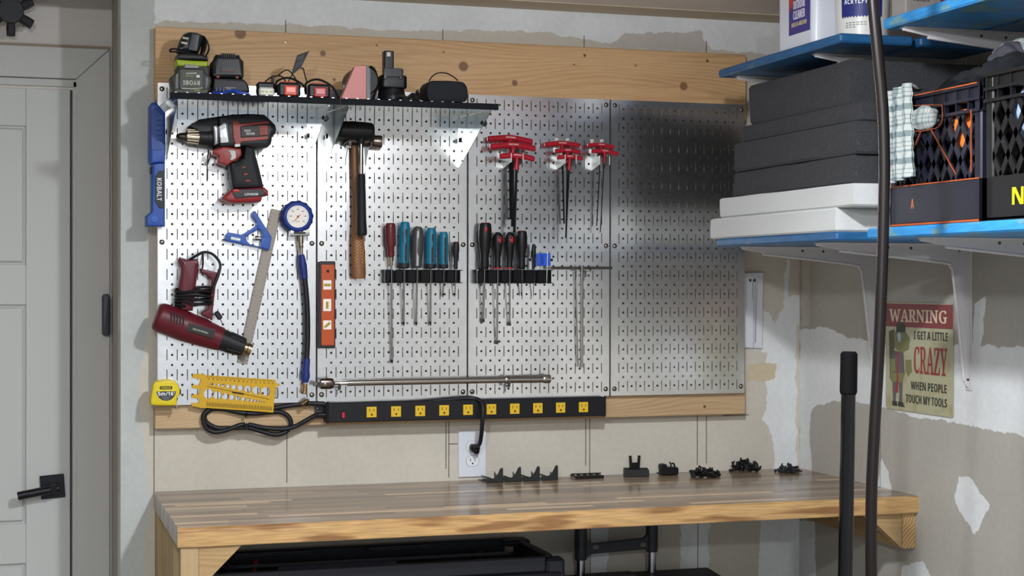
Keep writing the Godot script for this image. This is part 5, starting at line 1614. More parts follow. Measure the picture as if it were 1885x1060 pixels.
	for s in [["largest teal screwdriver with black grip and lettering on the handle", Vector3(0.6344,1.6495,0.083), Vector3(0.6322,1.5272,0.083), Vector3(0.6356,1.3759,0.066), 1.0, true], ["medium teal screwdriver, fourth from the left in the first rack", Vector3(0.7056,1.6345,0.083), Vector3(0.7041,1.5269,0.083), Vector3(0.7082,1.3754,0.066), 1.0, false], ["smallest teal screwdriver with a short shank", Vector3(0.7393,1.6242,0.083), Vector3(0.7398,1.5276,0.083), Vector3(0.7422,1.4514,0.066), 0.88, false]]:
		var pf := []
		for a in tealp: pf.append([a[0], a[1] * s[4]])
		screwdriver(s[0], s[1], s[2], s[3], pf, teal, 0.0028 if s[4] == 1.0 else 0.0022, "cross", null, 1.25)
		var dd: Vector3 = s[2] - s[1]
		b = mb()
		var q0: Vector3 = s[1] + dd * 0.16 + Vector3(0.0015, 0, 0.0129 * s[4])
		bar(b, q0, s[1] + dd * 0.86 + Vector3(0.0015, 0, 0.0123 * s[4]), 0.0062 * s[4], 0.003, Vector3(0, 0, 1))
		part("grip_inlay", b, dk, null, "black rubber inlay")
		b = mb()
		b.lathe(s[1] + dd * 0.88, dd, [[0.0, 0.0141 * s[4]], [dd.length() * 0.1, 0.014 * s[4]], [dd.length() * 0.122, 0.0105 * s[4]]], 20)
		part("grip_foot", b, dk)
		if s[5]: words("VESSEL", s[1] + dd * 0.33 + Vector3(-0.0065, 0, 0.0131), 0.032, 0.0045, mat("12181c", 0.5), rot(90))
	screwdriver("screwdriver with a grey and silver striped handle, between the teal ones", Vector3(0.6696,1.6375,0.083), Vector3(0.6674,1.5281,0.083), Vector3(0.6697,1.3757,0.066), [[0.0, 0.005], [0.02, 0.0085], [0.1, 0.0112], [0.3, 0.0125], [0.6, 0.0115], [0.85, 0.0092], [0.95, 0.0098], [1.0, 0.007]], mat("4c4b4c", 0.35, 0.3), 0.0026, "cross", null, 1.3)
	b = mb()
	bar(b, Vector3(0.666,1.6243,0.0975), Vector3(0.6656,1.5342,0.0935), 0.0058, 0.004, Vector3(0, 0, 1))
	part("silver_inlay", b, mat("b9b9bb", 0.3, 0.6))
	screwdriver("smallest screwdriver with a slim black handle and red cap, last in the first rack", Vector3(0.7735,1.5975,0.083), Vector3(0.7724,1.5259,0.083), Vector3(0.7751,1.4522,0.066), [[0.0, 0.0055], [0.05, 0.007], [0.3, 0.0076], [0.62, 0.0048], [0.8, 0.0045], [1.0, 0.0045]], mat("1f1c1e", 0.5), 0.0016, "cross", mat("8c2020", 0.45), 1.22)
	# --- long breaker bar along the bottom of the panels ---
	t = thing("breaker_bar", "long chrome breaker bar lying on hooks along the bottom of the pegboard", "wrench", Vector3(0.716,1.2252,0.08))
	var a0 := Vector3(0.3898,1.2295,0.085)
	var a1 := Vector3(1.0373,1.2313,0.08)
	d = a1 - a0
	l = d.length()
	b = mb()
	b.lathe(a0 + d * 0.09, d, [[0.0, 0.0048], [0.03, 0.0052], [0.035, 0.0078], [l * 0.78, 0.0085]], 20)
	part("shaft", b, chrome)
	b = mb()
	b.lathe(a0 + d * 0.035, d, [[-0.002, 0.012], [0.0, 0.014], [0.024, 0.0145], [0.032, 0.012], [0.034, 0.006]], 24, 0.7)
	part("swivel_head", b, mat("6a605a", 0.25, 1.0))
	b = mb()
	b.box(a0 + d * 0.012, Vector3(0.0125, 0.0115, 0.0115), 0.0015)
	part("square_drive", b, mat("7a7570", 0.3, 1.0))
	b = mb()
	b.lathe(a0 + d * 0.05 + Vector3(0, 0, 0.01), Vector3(0, 0, 1), [[0.0, 0.0042], [0.002, 0.004], [0.003, 0.002]], 14)
	part("swivel_pin", b, chrome)
	b = mb()
	b.lathe(a0 + d * 0.80, d, [[0.0, 0.009], [0.003, 0.0112], [0.01, 0.0115], [0.014, 0.0092], [l * 0.13, 0.0104], [l * 0.165, 0.0096], [l * 0.17, 0.0102], [l * 0.175, 0.0118], [l * 0.198, 0.0118], [l * 0.2, 0.0105]], 24)
	part("handle", b, chrome)
	for q in [Vector3(0.4584,1.2142,0.057), Vector3(0.9162,1.2132,0.057)]:
		b = mb()
		bar(b, q + Vector3(0, 0.002, 0), q + Vector3(0, -0.001, 0.035), 0.008, 0.002)
		bar(b, q + Vector3(0, -0.001, 0.035), q + Vector3(0, 0.012, 0.042), 0.008, 0.002)
		bar(b, q + Vector3(0, -0.016, 0.001), q + Vector3(0, 0.006, 0.001), 0.006, 0.002, Vector3(0, 0, 1))
		part("peg_hook", b, mat("8f9398", 0.3, 1.0))

# ---------- right-hand panels ----------
func tkey(label: String, c: Vector3, half: float, sag: float, r: float, stem_len: float, tip: Vector3, rod: float, tilt: float) -> Node3D:
	var t := thing("t_handle_hex_key", label, "hex key", tip, "red T-handle hex keys on the pegboard")
	var red := mat("a3182a", 0.32)
	var b := mb()
	var bs := rot(tilt)
	var pts := []
	for u in [-1.0, -0.3, 0.0, 0.3, 1.0]: pts.append(c + bs * Vector3(half * u, -sag * maxf(absf(u) - 0.12, 0.0) / 0.88, 0))
	b.tube(pts, r * 1.08, 14, 1)
	var h := part("handle", b, red)
	for s in [-1.0, 1.0]:
		b = mb()
		b.ball(c + bs * Vector3(half * s, -sag, 0), Vector3(r * 0.35, r, r) * 1.08, 12)
		part("rounded_end", b, red, h)
	words("METRIC", c + bs * Vector3(0, 0.0006, r * 1.08 + 0.0002), half * 0.46, r * 0.5, mat("e0cdc9", 0.5), bs, h)
	b = mb()
	var dd := (tip - c).normalized()
	b.lathe(c, dd, [[r * 0.3, r * 1.1], [r * 1.2, r * 0.95], [r * 1.6, r * 0.75], [stem_len, rod * 1.9], [stem_len + 0.001, rod]], 16)
	part("stem", b, red)
	b = mb()
	b.lathe(c, dd, [[stem_len * 0.8, rod], [c.distance_to(tip), rod]], 6)
	part("hex_rod", b, mat("1d1d20", 0.4, 0.6), null, "black hexagonal rod")
	return t
func holder(x0: float, x1: float, y0: float, y1: float, depth: float, label: String):
	var t := thing("hex_key_holder", label, "tool holder", Vector3((x0 + x1) / 2, y0, PEG), "galvanised holders for the hex keys")
	var m := mat("8d908c", 0.5, 0.5)
	for x in [x0, x1]:
		var b := mb()
		exx(b, pa([PEG, y1, PEG, y0, PEG + depth, y0 + 0.012, PEG + depth, y0 + 0.036, PEG + depth * 0.66, y0 + 0.034, PEG + depth * 0.66, y0 + 0.05, PEG + depth * 0.36, y0 + 0.048, PEG + depth * 0.36, y0 + 0.062, PEG + depth * 0.12, y1]), x - 0.0007, x + 0.0007)
		part("side_plate", b, m)
		b = mb()
		bar(b, Vector3(x, y0 + 0.012, PEG + depth), Vector3(x, y0 + 0.036, PEG + depth), 0.0022, 0.0022, Vector3(0, 0, 1))
		part("front_edge", b, mat("cfd0cd", 0.4, 0.1))
	var b := mb()
	b.box(Vector3((x0 + x1) / 2, (y0 + y1) / 2, PEG + 0.001), Vector3(x1 - x0, y1 - y0, 0.0012))
	part("back_plate", b, m)
	for x in [x0, x1]:
		b = mb()
		b.box(Vector3(x, y1 + 0.003, PEG + 0.002), Vector3(0.008, 0.008, 0.002), 0.0005)
		part("peg_tab", b, mat("cfd0cd", 0.4, 0.1))
func wall_tools_right():
	var chrome := mat("b8b6b0", 0.18, 1.0)
	var hx := mat("1d1d20", 0.4, 0.6)
	holder(Vector3(0.9109,1.8157,0.057).x, Vector3(0.9438,1.8164,0.057).x, Vector3(0.9109,1.7968,0.057).y, Vector3(0.9109,1.8449,0.057).y, 0.075, "galvanised holder under the three largest T-handle keys")
	holder(Vector3(1.0634,1.8193,0.057).x, Vector3(1.0947,1.82,0.057).x, Vector3(1.0634,1.7971,0.057).y, Vector3(1.0633,1.8763,0.057).y, 0.07, "galvanised holder under the three middle T-handle keys")
	holder(Vector3(1.1656,1.8217,0.057).x, Vector3(1.194,1.8224,0.057).x, Vector3(1.1657,1.7972,0.057).y, Vector3(1.1656,1.8759,0.057).y, 0.06, "galvanised holder under the two smallest T-handle keys")
	tkey("largest red T-handle hex key, topmost of the left group", Vector3(0.9233,1.8776,0.082), 0.0605, 0.0075, 0.0078, 0.04, Vector3(0.928,1.6599,0.075), 0.0045, -2.0)
	tkey("large red T-handle hex key, second from the top of the left group", Vector3(0.924,1.857,0.105), 0.0605, 0.0075, 0.0076, 0.04, Vector3(0.9262,1.64,0.095), 0.0042, -1.0)
	tkey("red T-handle hex key with thick black rod, lowest of the left group", Vector3(0.929,1.8276,0.125), 0.0465, 0.006, 0.007, 0.038, Vector3(0.9252,1.6241,0.115), 0.0038, -3.0)
	tkey("red T-handle hex key, topmost of the middle group", Vector3(1.071,1.8672,0.08), 0.0475, 0.005, 0.0065, 0.034, Vector3(1.0796,1.6503,0.073), 0.0025, 0.0)
	tkey("red T-handle hex key, second of the middle group", Vector3(1.0796,1.8469,0.1), 0.0345, 0.004, 0.0058, 0.034, Vector3(1.0794,1.6284,0.09), 0.0022, -1.0)
	tkey("red T-handle hex key, lowest of the middle group", Vector3(1.0795,1.8288,0.118), 0.0345, 0.004, 0.0055, 0.036, Vector3(1.0734,1.6105,0.105), 0.0024, -1.0)
	tkey("small red T-handle hex key, upper of the right pair", Vector3(1.1812,1.8655,0.085), 0.0365, 0.004, 0.0056, 0.03, Vector3(1.1728,1.6455,0.075), 0.0015, -3.0)
	tkey("smallest red T-handle hex key, lower of the right pair", Vector3(1.1846,1.8471,0.105), 0.0365, 0.004, 0.0054, 0.032, Vector3(1.1758,1.6273,0.095), 0.0014, -4.0)
	# --- second rack ---
	rack("black screwdriver rack holding the red and black screwdrivers", Vector3(0.8307,1.5112,0.08).x, Vector3(1.0357,1.5117,0.08).x, Vector3(0.8308,1.4883,0.08).y, Vector3(0.8307,1.5249,0.08).y, [Vector3(0.8522,1.5112,0.08).x, Vector3(0.8893,1.5113,0.08).x, Vector3(0.9226,1.5114,0.08).x, Vector3(0.9569,1.5115,0.08).x, Vector3(0.9905,1.5116,0.08).x, Vector3(1.0275,1.5117,0.08).x])
	var bl := mat("0f1012", 0.45)
	var rd := mat("a81f28", 0.4)
	var ph := [[0.0, 0.0095], [0.03, 0.0115], [0.15, 0.0125], [0.35, 0.0125], [0.6, 0.0092], [0.75, 0.008], [0.92, 0.0088], [1.0, 0.007]]
	screwdriver("largest black screwdriver with a red cap, leftmost in the second rack", Vector3(0.8536,1.6487,0.083), Vector3(0.8517,1.5254,0.083), Vector3(0.8526,1.3843,0.066), ph, bl, 0.0034, "flat", rd, 1.42)
	var b := mb()
	b.ball(Vector3(0.8518,1.6314,0.1), Vector3(0.004, 0.0065, 0.0012), 12)
	part("red_window", b, rd)
	for s in [["black screwdriver with a red oval hang hole and long shank, second in the rack", Vector3(0.8887,1.6252,0.083), Vector3(0.8884,1.5262,0.083), Vector3(0.8921,1.3255,0.066), Vector3(0.8908,1.6039,0.0952), Vector3(0.8884,1.6095,0.0972)], ["black screwdriver with a red oval hang hole, third in the rack", Vector3(0.9224,1.6256,0.083), Vector3(0.9217,1.5264,0.083), Vector3(0.9274,1.3747,0.066), Vector3(0.9238,1.6042,0.0952), Vector3(0.9216,1.6099,0.0972)]]:
		screwdriver(s[0], s[1], s[2], s[3], [[0.0, 0.003], [0.02, 0.006], [0.1, 0.0098], [0.28, 0.0108], [0.5, 0.008], [0.7, 0.0062], [0.9, 0.0062], [0.92, 0.0072], [1.0, 0.0065]], bl, 0.0026, "flat", null, 1.3)
		b = mb()
		b.ball(s[4], Vector3(0.0055, 0.0108, 0.002), 16)
		part("hang_hole_ring", b, rd)
		b = mb()
		b.ball(s[5], Vector3(0.0022, 0.0035, 0.0006), 10)
		part("hang_hole", b, mat("240a0c", 0.6))
		b = mb()
		b.lathe(s[2] + Vector3(0, 0.006, 0), Vector3.DOWN, [[0.0, 0.008], [0.002, 0.0094], [0.005, 0.0098], [0.0055, 0.008]], 18)
		part("red_collar", b, rd)
	screwdriver("black screwdriver with a flat red cap and short shank, fourth in the rack", Vector3(0.9558,1.6284,0.083), Vector3(0.9559,1.5257,0.083), Vector3(0.9611,1.4539,0.066), ph.map(func(a): return [a[0], a[1] * 0.83]), bl, 0.0022, "cross", rd, 1.42)
	t_misc()
	# --- sliding T-bar wrench ---
	thing("sliding_t_wrench", "long chrome sliding T-bar wrench hanging beside the second rack", "wrench", Vector3(1.129,1.2604,0.075))
	var k0 := Vector3(1.0342,1.5298,0.09)
	var k1 := Vector3(1.2119,1.5305,0.09)
	b = mb()
	b.lathe(k0, k1 - k0, [[0.0, 0.0032], [0.002, 0.0036], [k0.distance_to(k1) - 0.002, 0.0036], [k0.distance_to(k1), 0.0032]], 14)
	part("cross_bar", b, mat("76736f", 0.25, 1.0))
	b = mb()
	var v0 := Vector3(1.1239,1.5316,0.09)
	var v1 := Vector3(1.129,1.2604,0.075)
	b.lathe(v0, v1 - v0, [[-0.006, 0.006], [0.01, 0.006], [0.014, 0.0048], [v0.distance_to(v1) - 0.012, 0.0048], [v0.distance_to(v1) - 0.01, 0.0056], [v0.distance_to(v1), 0.0056]], 16)
	part("shaft", b, chrome)
	for q in [Vector3(1.118,1.5178,0.057), Vector3(1.1467,1.5179,0.057)]:
		b = mb()
		bar(b, q + Vector3(0, 0.004, 0), q + Vector3(0, 0.004, 0.038), 0.004, 0.002)
		bar(b, q + Vector3(0, 0.004, 0.038), q + Vector3(0, 0.014, 0.043), 0.004, 0.002)
		bar(b, q + Vector3(0, -0.012, 0.001), q + Vector3(0, 0.006, 0.001), 0.004, 0.002, Vector3(0, 0, 1))
		part("peg_hook", b, mat("6f7276", 0.3, 1.0))
func t_misc():
	var bl := mat("0f1012", 0.45)
	var t := thing("hand_pick", "slim black pen-shaped pick with a clip, fifth in the second rack", "pick", Vector3(0.9951,1.4539,0.066))
	var p0 := Vector3(0.9898,1.5941,0.083)
	var p1 := Vector3(0.9887,1.527,0.083)
	var b := mb()
	var l := p0.distance_to(p1)
	b.lathe(p0, p1 - p0, [[0.0, 0.0035], [0.003, 0.0045], [l * 0.25, 0.0062], [l * 0.5, 0.0058], [l * 0.55, 0.004], [l, 0.0045]], 16)
	part("handle", b, bl)
	b = mb()
	b.ball(Vector3(0.9789,1.552,0.083), Vector3(0.004, 0.004, 0.004), 10)
	part("knob", b, bl)
	b = mb()
	b.lathe(p1, Vector3(0.9951,1.4539,0.066) - p1, [[-0.003, 0.0016], [p1.distance_to(Vector3(0.9951,1.4539,0.066)), 0.0013]], 8)
	part("shank", b, mat("a8a6a2", 0.22, 1.0))
	t = thing("blue_bit_driver", "small blue plastic tool with a thin steel rod at the end of the second rack", "hand tool", Vector3(1.0311,1.4863,0.068))
	plate("body", pa([0.9986,1.5686,1.0138,1.5697,1.0373,1.5698,1.038,1.5365,1.0261,1.5349,0.9996,1.5364]), 0.066, 0.084, 0.002, mat("2a56c4", 0.35))
	plate("emboss", pa([1.0085,1.5657,1.0156,1.5657,1.0173,1.5396,1.0085,1.5396]), 0.0835, 0.0852, 0.0005, mat("1d3f9c", 0.35))
	b = mb()
	b.ball(Vector3(1.0424,1.552,0.078), Vector3(0.004, 0.004, 0.004), 10)
	part("knob", b, bl)
	b = mb()
	var q0 := Vector3(1.0285,1.5754,0.086)
	var q1 := Vector3(1.0251,1.4875,0.086)
	b.lathe(q0, q1 - q0, [[0.0, 0.0014], [q0.distance_to(q1), 0.0014]], 8)
	part("rod", b, mat("b5b2ae", 0.2, 1.0))

# ---------- steel shelves over the pegboard and what stands on them ----------
func deck_y(z: float) -> float: return 1.9305 - 0.0125 * (z - PEG) / 0.313
func steel_shelf(x0: float, x1: float, xa: float, xb: float, label: String):
	var t := thing("steel_shelf", label, "shelf", Vector3((x0 + x1) / 2, 1.797, PEG), "steel shelves hooked to the pegboard")
	var b := mb()
	b.q(Vector3(x0, 1.9305, PEG), Vector3(x1, 1.9305, PEG), Vector3(x1, 1.918, 0.37), Vector3(x0, 1.918, 0.37))
	b.q(Vector3(x0, 1.9317, PEG), Vector3(x0, 1.9192, 0.37), Vector3(x1, 1.9192, 0.37), Vector3(x1, 1.9317, PEG))
	part("deck", b, mat("cfd2d4", 0.1, 1.0), null, "bright galvanised deck", 0.0)
	b = mb()
	b.box(Vector3((x0 + x1) / 2, 1.9255, 0.371), Vector3(x1 - x0 - 0.0015, 0.0155, 0.003), 0.001)
	part("front_lip", b, mat("14161b", 0.6, 0.0, 0.2), null, "dark front lip")
	for i in 15:
		b = mb()
		b.box(Vector3(x0 + 0.014 + i * 0.0265, 1.9336, 0.3712), Vector3(0.005, 0.0012, 0.003))
		part("lip_tab", b, mat("a9adb4", 0.3, 1.0))
	for x in [xa, xb]:
		b = mb()
		exx(b, pa([PEG, 1.929, PEG, 1.797, PEG + 0.012, 1.797, 0.362, 1.9145, 0.362, 1.918]), x - 0.0007, x + 0.0007)
		var br := part("side_bracket", b, mat("a2a8a5", 0.12, 1.0), null, "", 0.0)
		b = mb()
		b.box(Vector3(x, 1.868, PEG + 0.022), Vector3(0.0024, 0.0115, 0.028))
		part("square_hole", b, mat("08080a", 0.9), br)
	b = mb()
	b.box(Vector3(xb + 0.004, 1.893, 0.285), Vector3(0.016, 0.013, 0.012), 0.003, rot(-35))
	part("edge_clip", b, mat("121317", 0.5), null, "small black clip")
func headlamp(c: Vector3, lens: Material, body: Material, label: String):
	var t := thing("headlamp", label, "headlamp", c, "headlamps on the steel shelf")
	var b := mb()
	b.box(c + Vector3(0, 0.018, 0.0), Vector3(0.056, 0.036, 0.03), 0.006)
	part("housing", b, mat("17181b", 0.45))
	b = mb()
	b.box(c + Vector3(0.002, 0.0155, 0.017), Vector3(0.031, 0.024, 0.006), 0.003)
	var f := part("front_frame", b, body)
	b = mb()
	b.box(c + Vector3(0.002, 0.0165, 0.0205), Vector3(0.023, 0.014, 0.003), 0.001)
	part("lens", b, lens, f)
	b = mb()
	b.box(c + Vector3(0.0, 0.036, -0.004), Vector3(0.034, 0.006, 0.018), 0.002)
	part("rear_cover", b, body)
	b = mb()
	b.tube([c + Vector3(-0.03, 0.012, -0.01), c + Vector3(-0.026, 0.04, -0.02), c + Vector3(0.005, 0.052, -0.03), c + Vector3(0.04, 0.036, -0.03), c + Vector3(0.056, 0.006, -0.02), c + Vector3(0.066, 0.003, -0.01)], 0.0028, 8, 6)
	part("head_strap", b, mat("141417", 0.8))
func shelf_things():
	steel_shelf(0.0035, 0.4065, 0.0225, 0.3815, "left galvanised shelf with a dark lip, above the drill")
	steel_shelf(0.4075, 0.8045, 0.4295, 0.7865, "right galvanised shelf with a dark lip, above the mallet")
	var bl := mat("0e0f12", 0.45)
	var gy := mat("303230", 0.5)
	var dy := deck_y(0.2) + 0.0025
	# --- grey battery pack standing on end, lettering upside down ---
	var t := thing("battery_pack", "grey-green power tool battery standing upside down on the left shelf", "battery", Vector3(0.0617,1.9429,0.27))
	var g := plate("case", pa([0.0157,1.9817,0.0266,1.9907,0.0326,2.0032,0.092,2.0044,0.1006,1.9924,0.1115,1.9855,0.1128,1.9732,0.1042,1.9457,0.0242,1.9415,0.0182,1.9573]), 0.2, 0.268, 0.006, gy) as Node
	plate("front_panel", pa([0.037,2.0009,0.092,2.0019,0.0908,1.9575,0.0355,1.9542]), 0.266, 0.272, 0.002, mat("474a42", 0.5))
	plate("side_grip", pa([0.0266,1.989,0.0331,1.9897,0.0331,1.9541,0.0254,1.9531]), 0.266, 0.271, 0.002, mat("6c6e6c", 0.5))
	plate("side_grip", pa([0.0962,1.9824,0.1025,1.9863,0.1054,1.9729,0.1006,1.9567,0.0962,1.9558]), 0.266, 0.271, 0.002, mat("6c6e6c", 0.5))
	plate("lower_band", pa([0.0254,1.9514,0.1042,1.9551,0.1018,1.9451,0.0278,1.9417]), 0.266, 0.2705, 0.002, mat("4a4d42", 0.5))
	words("RYOBI", Vector3(0.0638,1.969,0.2725), 0.0395, 0.0105, mat("b9bcb4", 0.5), rot(181))
	words("4Ah", Vector3(0.0772,1.9513,0.2725), 0.014, 0.004, mat("a3ab3a", 0.5), rot(181))
	words("ooooo", Vector3(0.0638,1.9916,0.2725), 0.025, 0.0035, mat("c9ccc4", 0.5), rot(184))
	words("LITHIUM", Vector3(0.059,1.985,0.2725), 0.02, 0.0028, mat("9aa055", 0.5), rot(181))
	plate("status_light", pa([0.0755,1.9882,0.0833,1.988,0.0833,1.9821,0.0755,1.9823]), 0.2715, 0.2728, 0.0, mat("d5d7d0", 0.5))
	plate("white_line", pa([0.0409,1.9559,0.0663,1.9554,0.0906,1.9583,0.0906,1.9568,0.0663,1.9534,0.0409,1.954]), 0.2708, 0.2722, 0.0, mat("c9ccc4", 0.5))
	plate("latch_tab", pa([0.05,2.0151,0.0832,2.0141,0.0832,2.0061,0.0496,2.0057]), 0.22, 0.256, 0.002, mat("8b8a84", 0.4))
	# --- green and black charger with coiled plug lead behind it ---
	t = thing("battery_charger", "black and lime green charger with its plug and lead piled on top", "charger", Vector3(0.0754,1.9559,0.16))
	plate("base", pa([0.0393,2.0214,0.1154,2.0246,0.1167,1.9713,0.0368,1.9683]), 0.1, 0.185, 0.004, bl)
	plate("lime_band", pa([0.0364,2.0356,0.0718,2.0341,0.1117,2.0343,0.1123,2.0206,0.0918,2.0185,0.0384,2.0188]), 0.1, 0.19, 0.005, mat("9fb321", 0.4), null, "lime green shell")
	plate("dark_top", pa([0.0393,2.0492,0.0529,2.0548,0.0928,2.0528,0.1129,2.0473,0.1141,2.0372,0.0393,2.0361]), 0.1, 0.18, 0.005, mat("121316", 0.4))
	t = thing("plug_adapter", "black wall plug adapter with two flat blades lying on the charger", "plug adapter", Vector3(0.0704,2.0556,0.16))
	plate("body", pa([0.041,2.0581,0.043,2.0721,0.0492,2.0913,0.0566,2.103,0.0703,2.1092,0.089,2.1083,0.1028,2.1026,0.1058,2.0939,0.0991,2.0746,0.0941,2.0592,0.0878,2.0558,0.0604,2.0546]), 0.115, 0.165, 0.012, mat("14161a", 0.35))
	plate("face", pa([0.0741,2.1033,0.0958,2.1013,0.0883,2.0592,0.0659,2.062]), 0.16, 0.172, 0.003, mat("2b3036", 0.35))
	for q in [[Vector3(0.0534,2.0916,0.168), Vector3(0.0675,2.0907,0.168)], [Vector3(0.0497,2.0798,0.168), Vector3(0.0646,2.0785,0.168)]]:
		var b := mb()
		bar(b, q[0], q[1] + Vector3(0, 0, -0.004), 0.0022, 0.005)
		part("blade", b, mat("c9c6be", 0.25, 1.0))
	wire("lead", [Vector3(0.1039,2.1016,0.15),Vector3(0.1134,2.0886,0.155),Vector3(0.1184,2.0711,0.155),Vector3(0.1129,2.0549,0.16),Vector3(0.1023,2.0436,0.165),Vector3(0.092,2.0504,0.168),Vector3(0.0592,2.056,0.172),Vector3(0.0369,2.0562,0.172),Vector3(0.0235,2.0559,0.17),Vector3(0.0252,2.0625,0.165),Vector3(0.04,2.0636,0.165),Vector3(0.0663,2.0533,0.175),Vector3(0.0909,2.0452,0.178),Vector3(0.1078,2.0404,0.172)], 0.0023, bl, null, 8, 6)
	wire("lead", [Vector3(0.1075,2.1007,0.14),Vector3(0.1045,2.0744,0.145),Vector3(0.1009,2.0525,0.155),Vector3(0.1089,2.0739,0.15),Vector3(0.1095,2.0925,0.145)], 0.0045, bl, null, 8, 5)
	# --- black battery on a stand, blue charger below ---
	t = thing("battery_pack", "black power tool battery with faint red trim, right of the grey one", "battery", Vector3(0.1583,1.9833,0.2))
	plate("case", pa([0.1208,2.0322,0.1288,2.0413,0.1308,2.0497,0.1883,2.0512,0.1908,2.0427,0.1984,2.0355,0.1989,1.9988,0.1946,1.9923,0.1233,1.9921,0.1203,2.002]), 0.14, 0.205, 0.009, mat("121317", 0.4))
	for i in 7:
		var b := mb()
		b.box(Vector3(0.1451,2.0475,0.195).lerp(Vector3(0.1752,2.0478,0.195), i / 6.0), Vector3(0.0032, 0.012, 0.02), 0.001)
		part("terminal_rib", b, mat("2b2d31", 0.4))
	plate("name_plate", pa([0.142,2.0197,0.176,2.0201,0.176,2.0073,0.142,2.0071]), 0.204, 0.2075, 0.0005, mat("26272c", 0.4))
	plate("red_trim", pa([0.1429,2.0101,0.1749,2.0099,0.1749,2.0083,0.1429,2.0086]), 0.207, 0.2082, 0.0, mat("8c2a2a", 0.5))
	for q in [Vector3(0.1346,1.9943,0.2055), Vector3(0.1816,1.9947,0.2055)]:
		var b := mb()
		b.ball(q, Vector3(0.0045, 0.0035, 0.002), 10)
		part("contact", b, mat("8a4a3a", 0.4))
	t = thing("charging_dock", "low black charging dock under the black battery", "charger", Vector3(0.1633,1.9571,0.2))
	plate("base", pa([0.1238,1.9906,0.1946,1.9918,0.2035,1.9851,0.211,1.9727,0.2123,1.9588,0.1233,1.9569]), 0.13, 0.21, 0.005, bl)
	for i in 3:
		var b := mb()
		b.box(Vector3(0.1307,1.9633,0.2115) + Vector3(0.0085 * i, 0, 0), Vector3(0.005, 0.012, 0.002), 0.0008)
		part("blue_rib", b, mat("22356a", 0.4))
	for i in 2:
		var b := mb()
		b.box(Vector3(0.1639,1.9681,0.2112) + Vector3(0, -0.0035 * i, 0), Vector3(0.026 - 0.006 * i, 0.0016, 0.0008))
		part("fine_print", b, mat("9a9da2", 0.5))
	t = thing("blue_cable", "blue cable lying along the front of the left shelf", "cable", Vector3(0.1507,1.9415,0.3))
	wire("strand", [Vector3(0.1118,1.9438,0.3),Vector3(0.13,1.9416,0.31),Vector3(0.147,1.9464,0.31),Vector3(0.1592,1.9505,0.31),Vector3(0.1738,1.9474,0.31),Vector3(0.186,1.9429,0.31),Vector3(0.1983,1.9409,0.31)], 0.0032, mat("1c3fa0", 0.4), null, 8, 6)
	wire("strand", [Vector3(0.1167,1.9392,0.32),Vector3(0.1385,1.9425,0.32),Vector3(0.1549,1.949,0.305),Vector3(0.1676,1.9435,0.32),Vector3(0.1945,1.9428,0.32)], 0.0028, mat("2247ae", 0.4), null, 8, 6)
	# --- headlamps ---
	var orange := mat("d84a2c", 0.35)
	var c0 := Vector3(0.2423,1.9407,0.27)
	t = thing("headlamp", "headlamp with a frosted white lens, leftmost of the three", "headlamp", c0, "headlamps on the steel shelf")
	var b := mb()
	b.box(c0 + Vector3(0, 0.012, 0.012), Vector3(0.037, 0.021, 0.012), 0.004)
	part("lens", b, mat("cfd2c4", 0.3))
	b = mb()
	b.box(c0 + Vector3(0.0, 0.02, -0.006), Vector3(0.044, 0.034, 0.026), 0.005)
	part("housing", b, bl)
	for i in 3:
		b = mb()
		b.box(c0 + Vector3(-0.01 + 0.01 * i, 0.012, 0.0182), Vector3(0.006, 0.005, 0.0008), 0.0003)
		part("led", b, mat("b8bd6a", 0.4))
	b = mb()
	b.box(c0 + Vector3(0.018, 0.04, -0.008), Vector3(0.006, 0.03, 0.006), 0.002)
	part("tilt_arm", b, bl)
	wire("head_strap", [Vector3(0.2441,1.9814,0.25),Vector3(0.2576,1.9922,0.24),Vector3(0.2765,1.9988,0.235),Vector3(0.2902,1.9956,0.235),Vector3(0.2962,1.9816,0.24)], 0.0018, bl)
	headlamp(Vector3(0.2982,1.942,0.27), mat("e85a30", 0.3), orange, "headlamp with a bright orange front, in the middle of the three")
	headlamp(Vector3(0.371,1.9408,0.27), mat("b8282c", 0.3), mat("b5302a", 0.35), "headlamp with a red front, rightmost of the three")
	# --- card tag on wires ---
	t = thing("instruction_tag", "black instruction tag standing up on a thin cord behind the headlamps", "tag", Vector3(0.3122,2.0034,0.24))
	plate("card", pa([0.3114,2.0041,0.3122,2.0125,0.3241,2.0509,0.3546,2.0632,0.3335,2.0202,0.3137,2.0035]), 0.2385, 0.2395, 0.0, mat("110f11", 0.5))
	plate("print_block", pa([0.3257,2.047,0.3425,2.0538,0.3382,2.0438,0.3234,2.0371]), 0.2394, 0.24, 0.0, mat("3d3a44", 0.5))
	plate("print_block", pa([0.3215,2.0294,0.341,2.0447,0.3364,2.03,0.3166,2.0141]), 0.2394, 0.24, 0.0, mat("332e38", 0.5))
	wire("cord", [Vector3(0.2773,1.999,0.24),Vector3(0.2894,2.0093,0.24),Vector3(0.3,2.0132,0.24),Vector3(0.3092,2.0078,0.24),Vector3(0.3122,2.0034,0.24),Vector3(0.3198,1.9931,0.24),Vector3(0.3236,1.9811,0.24)], 0.0016, bl)
	wire("cord", [Vector3(0.3122,2.0034,0.24),Vector3(0.3061,1.9926,0.24),Vector3(0.3016,1.9825,0.24)], 0.0016, bl)
	wire("cord", [Vector3(0.3328,2.0186,0.24),Vector3(0.3389,2.0184,0.24),Vector3(0.3427,2.0046,0.24),Vector3(0.3481,1.9866,0.24)], 0.0016, bl)
	# --- pink sanding block case ---
	t = thing("pink_speed_square_case", "dusty pink wedge-shaped box with a grey edge and black round body", "box", Vector3(0.4642,1.939,0.3))
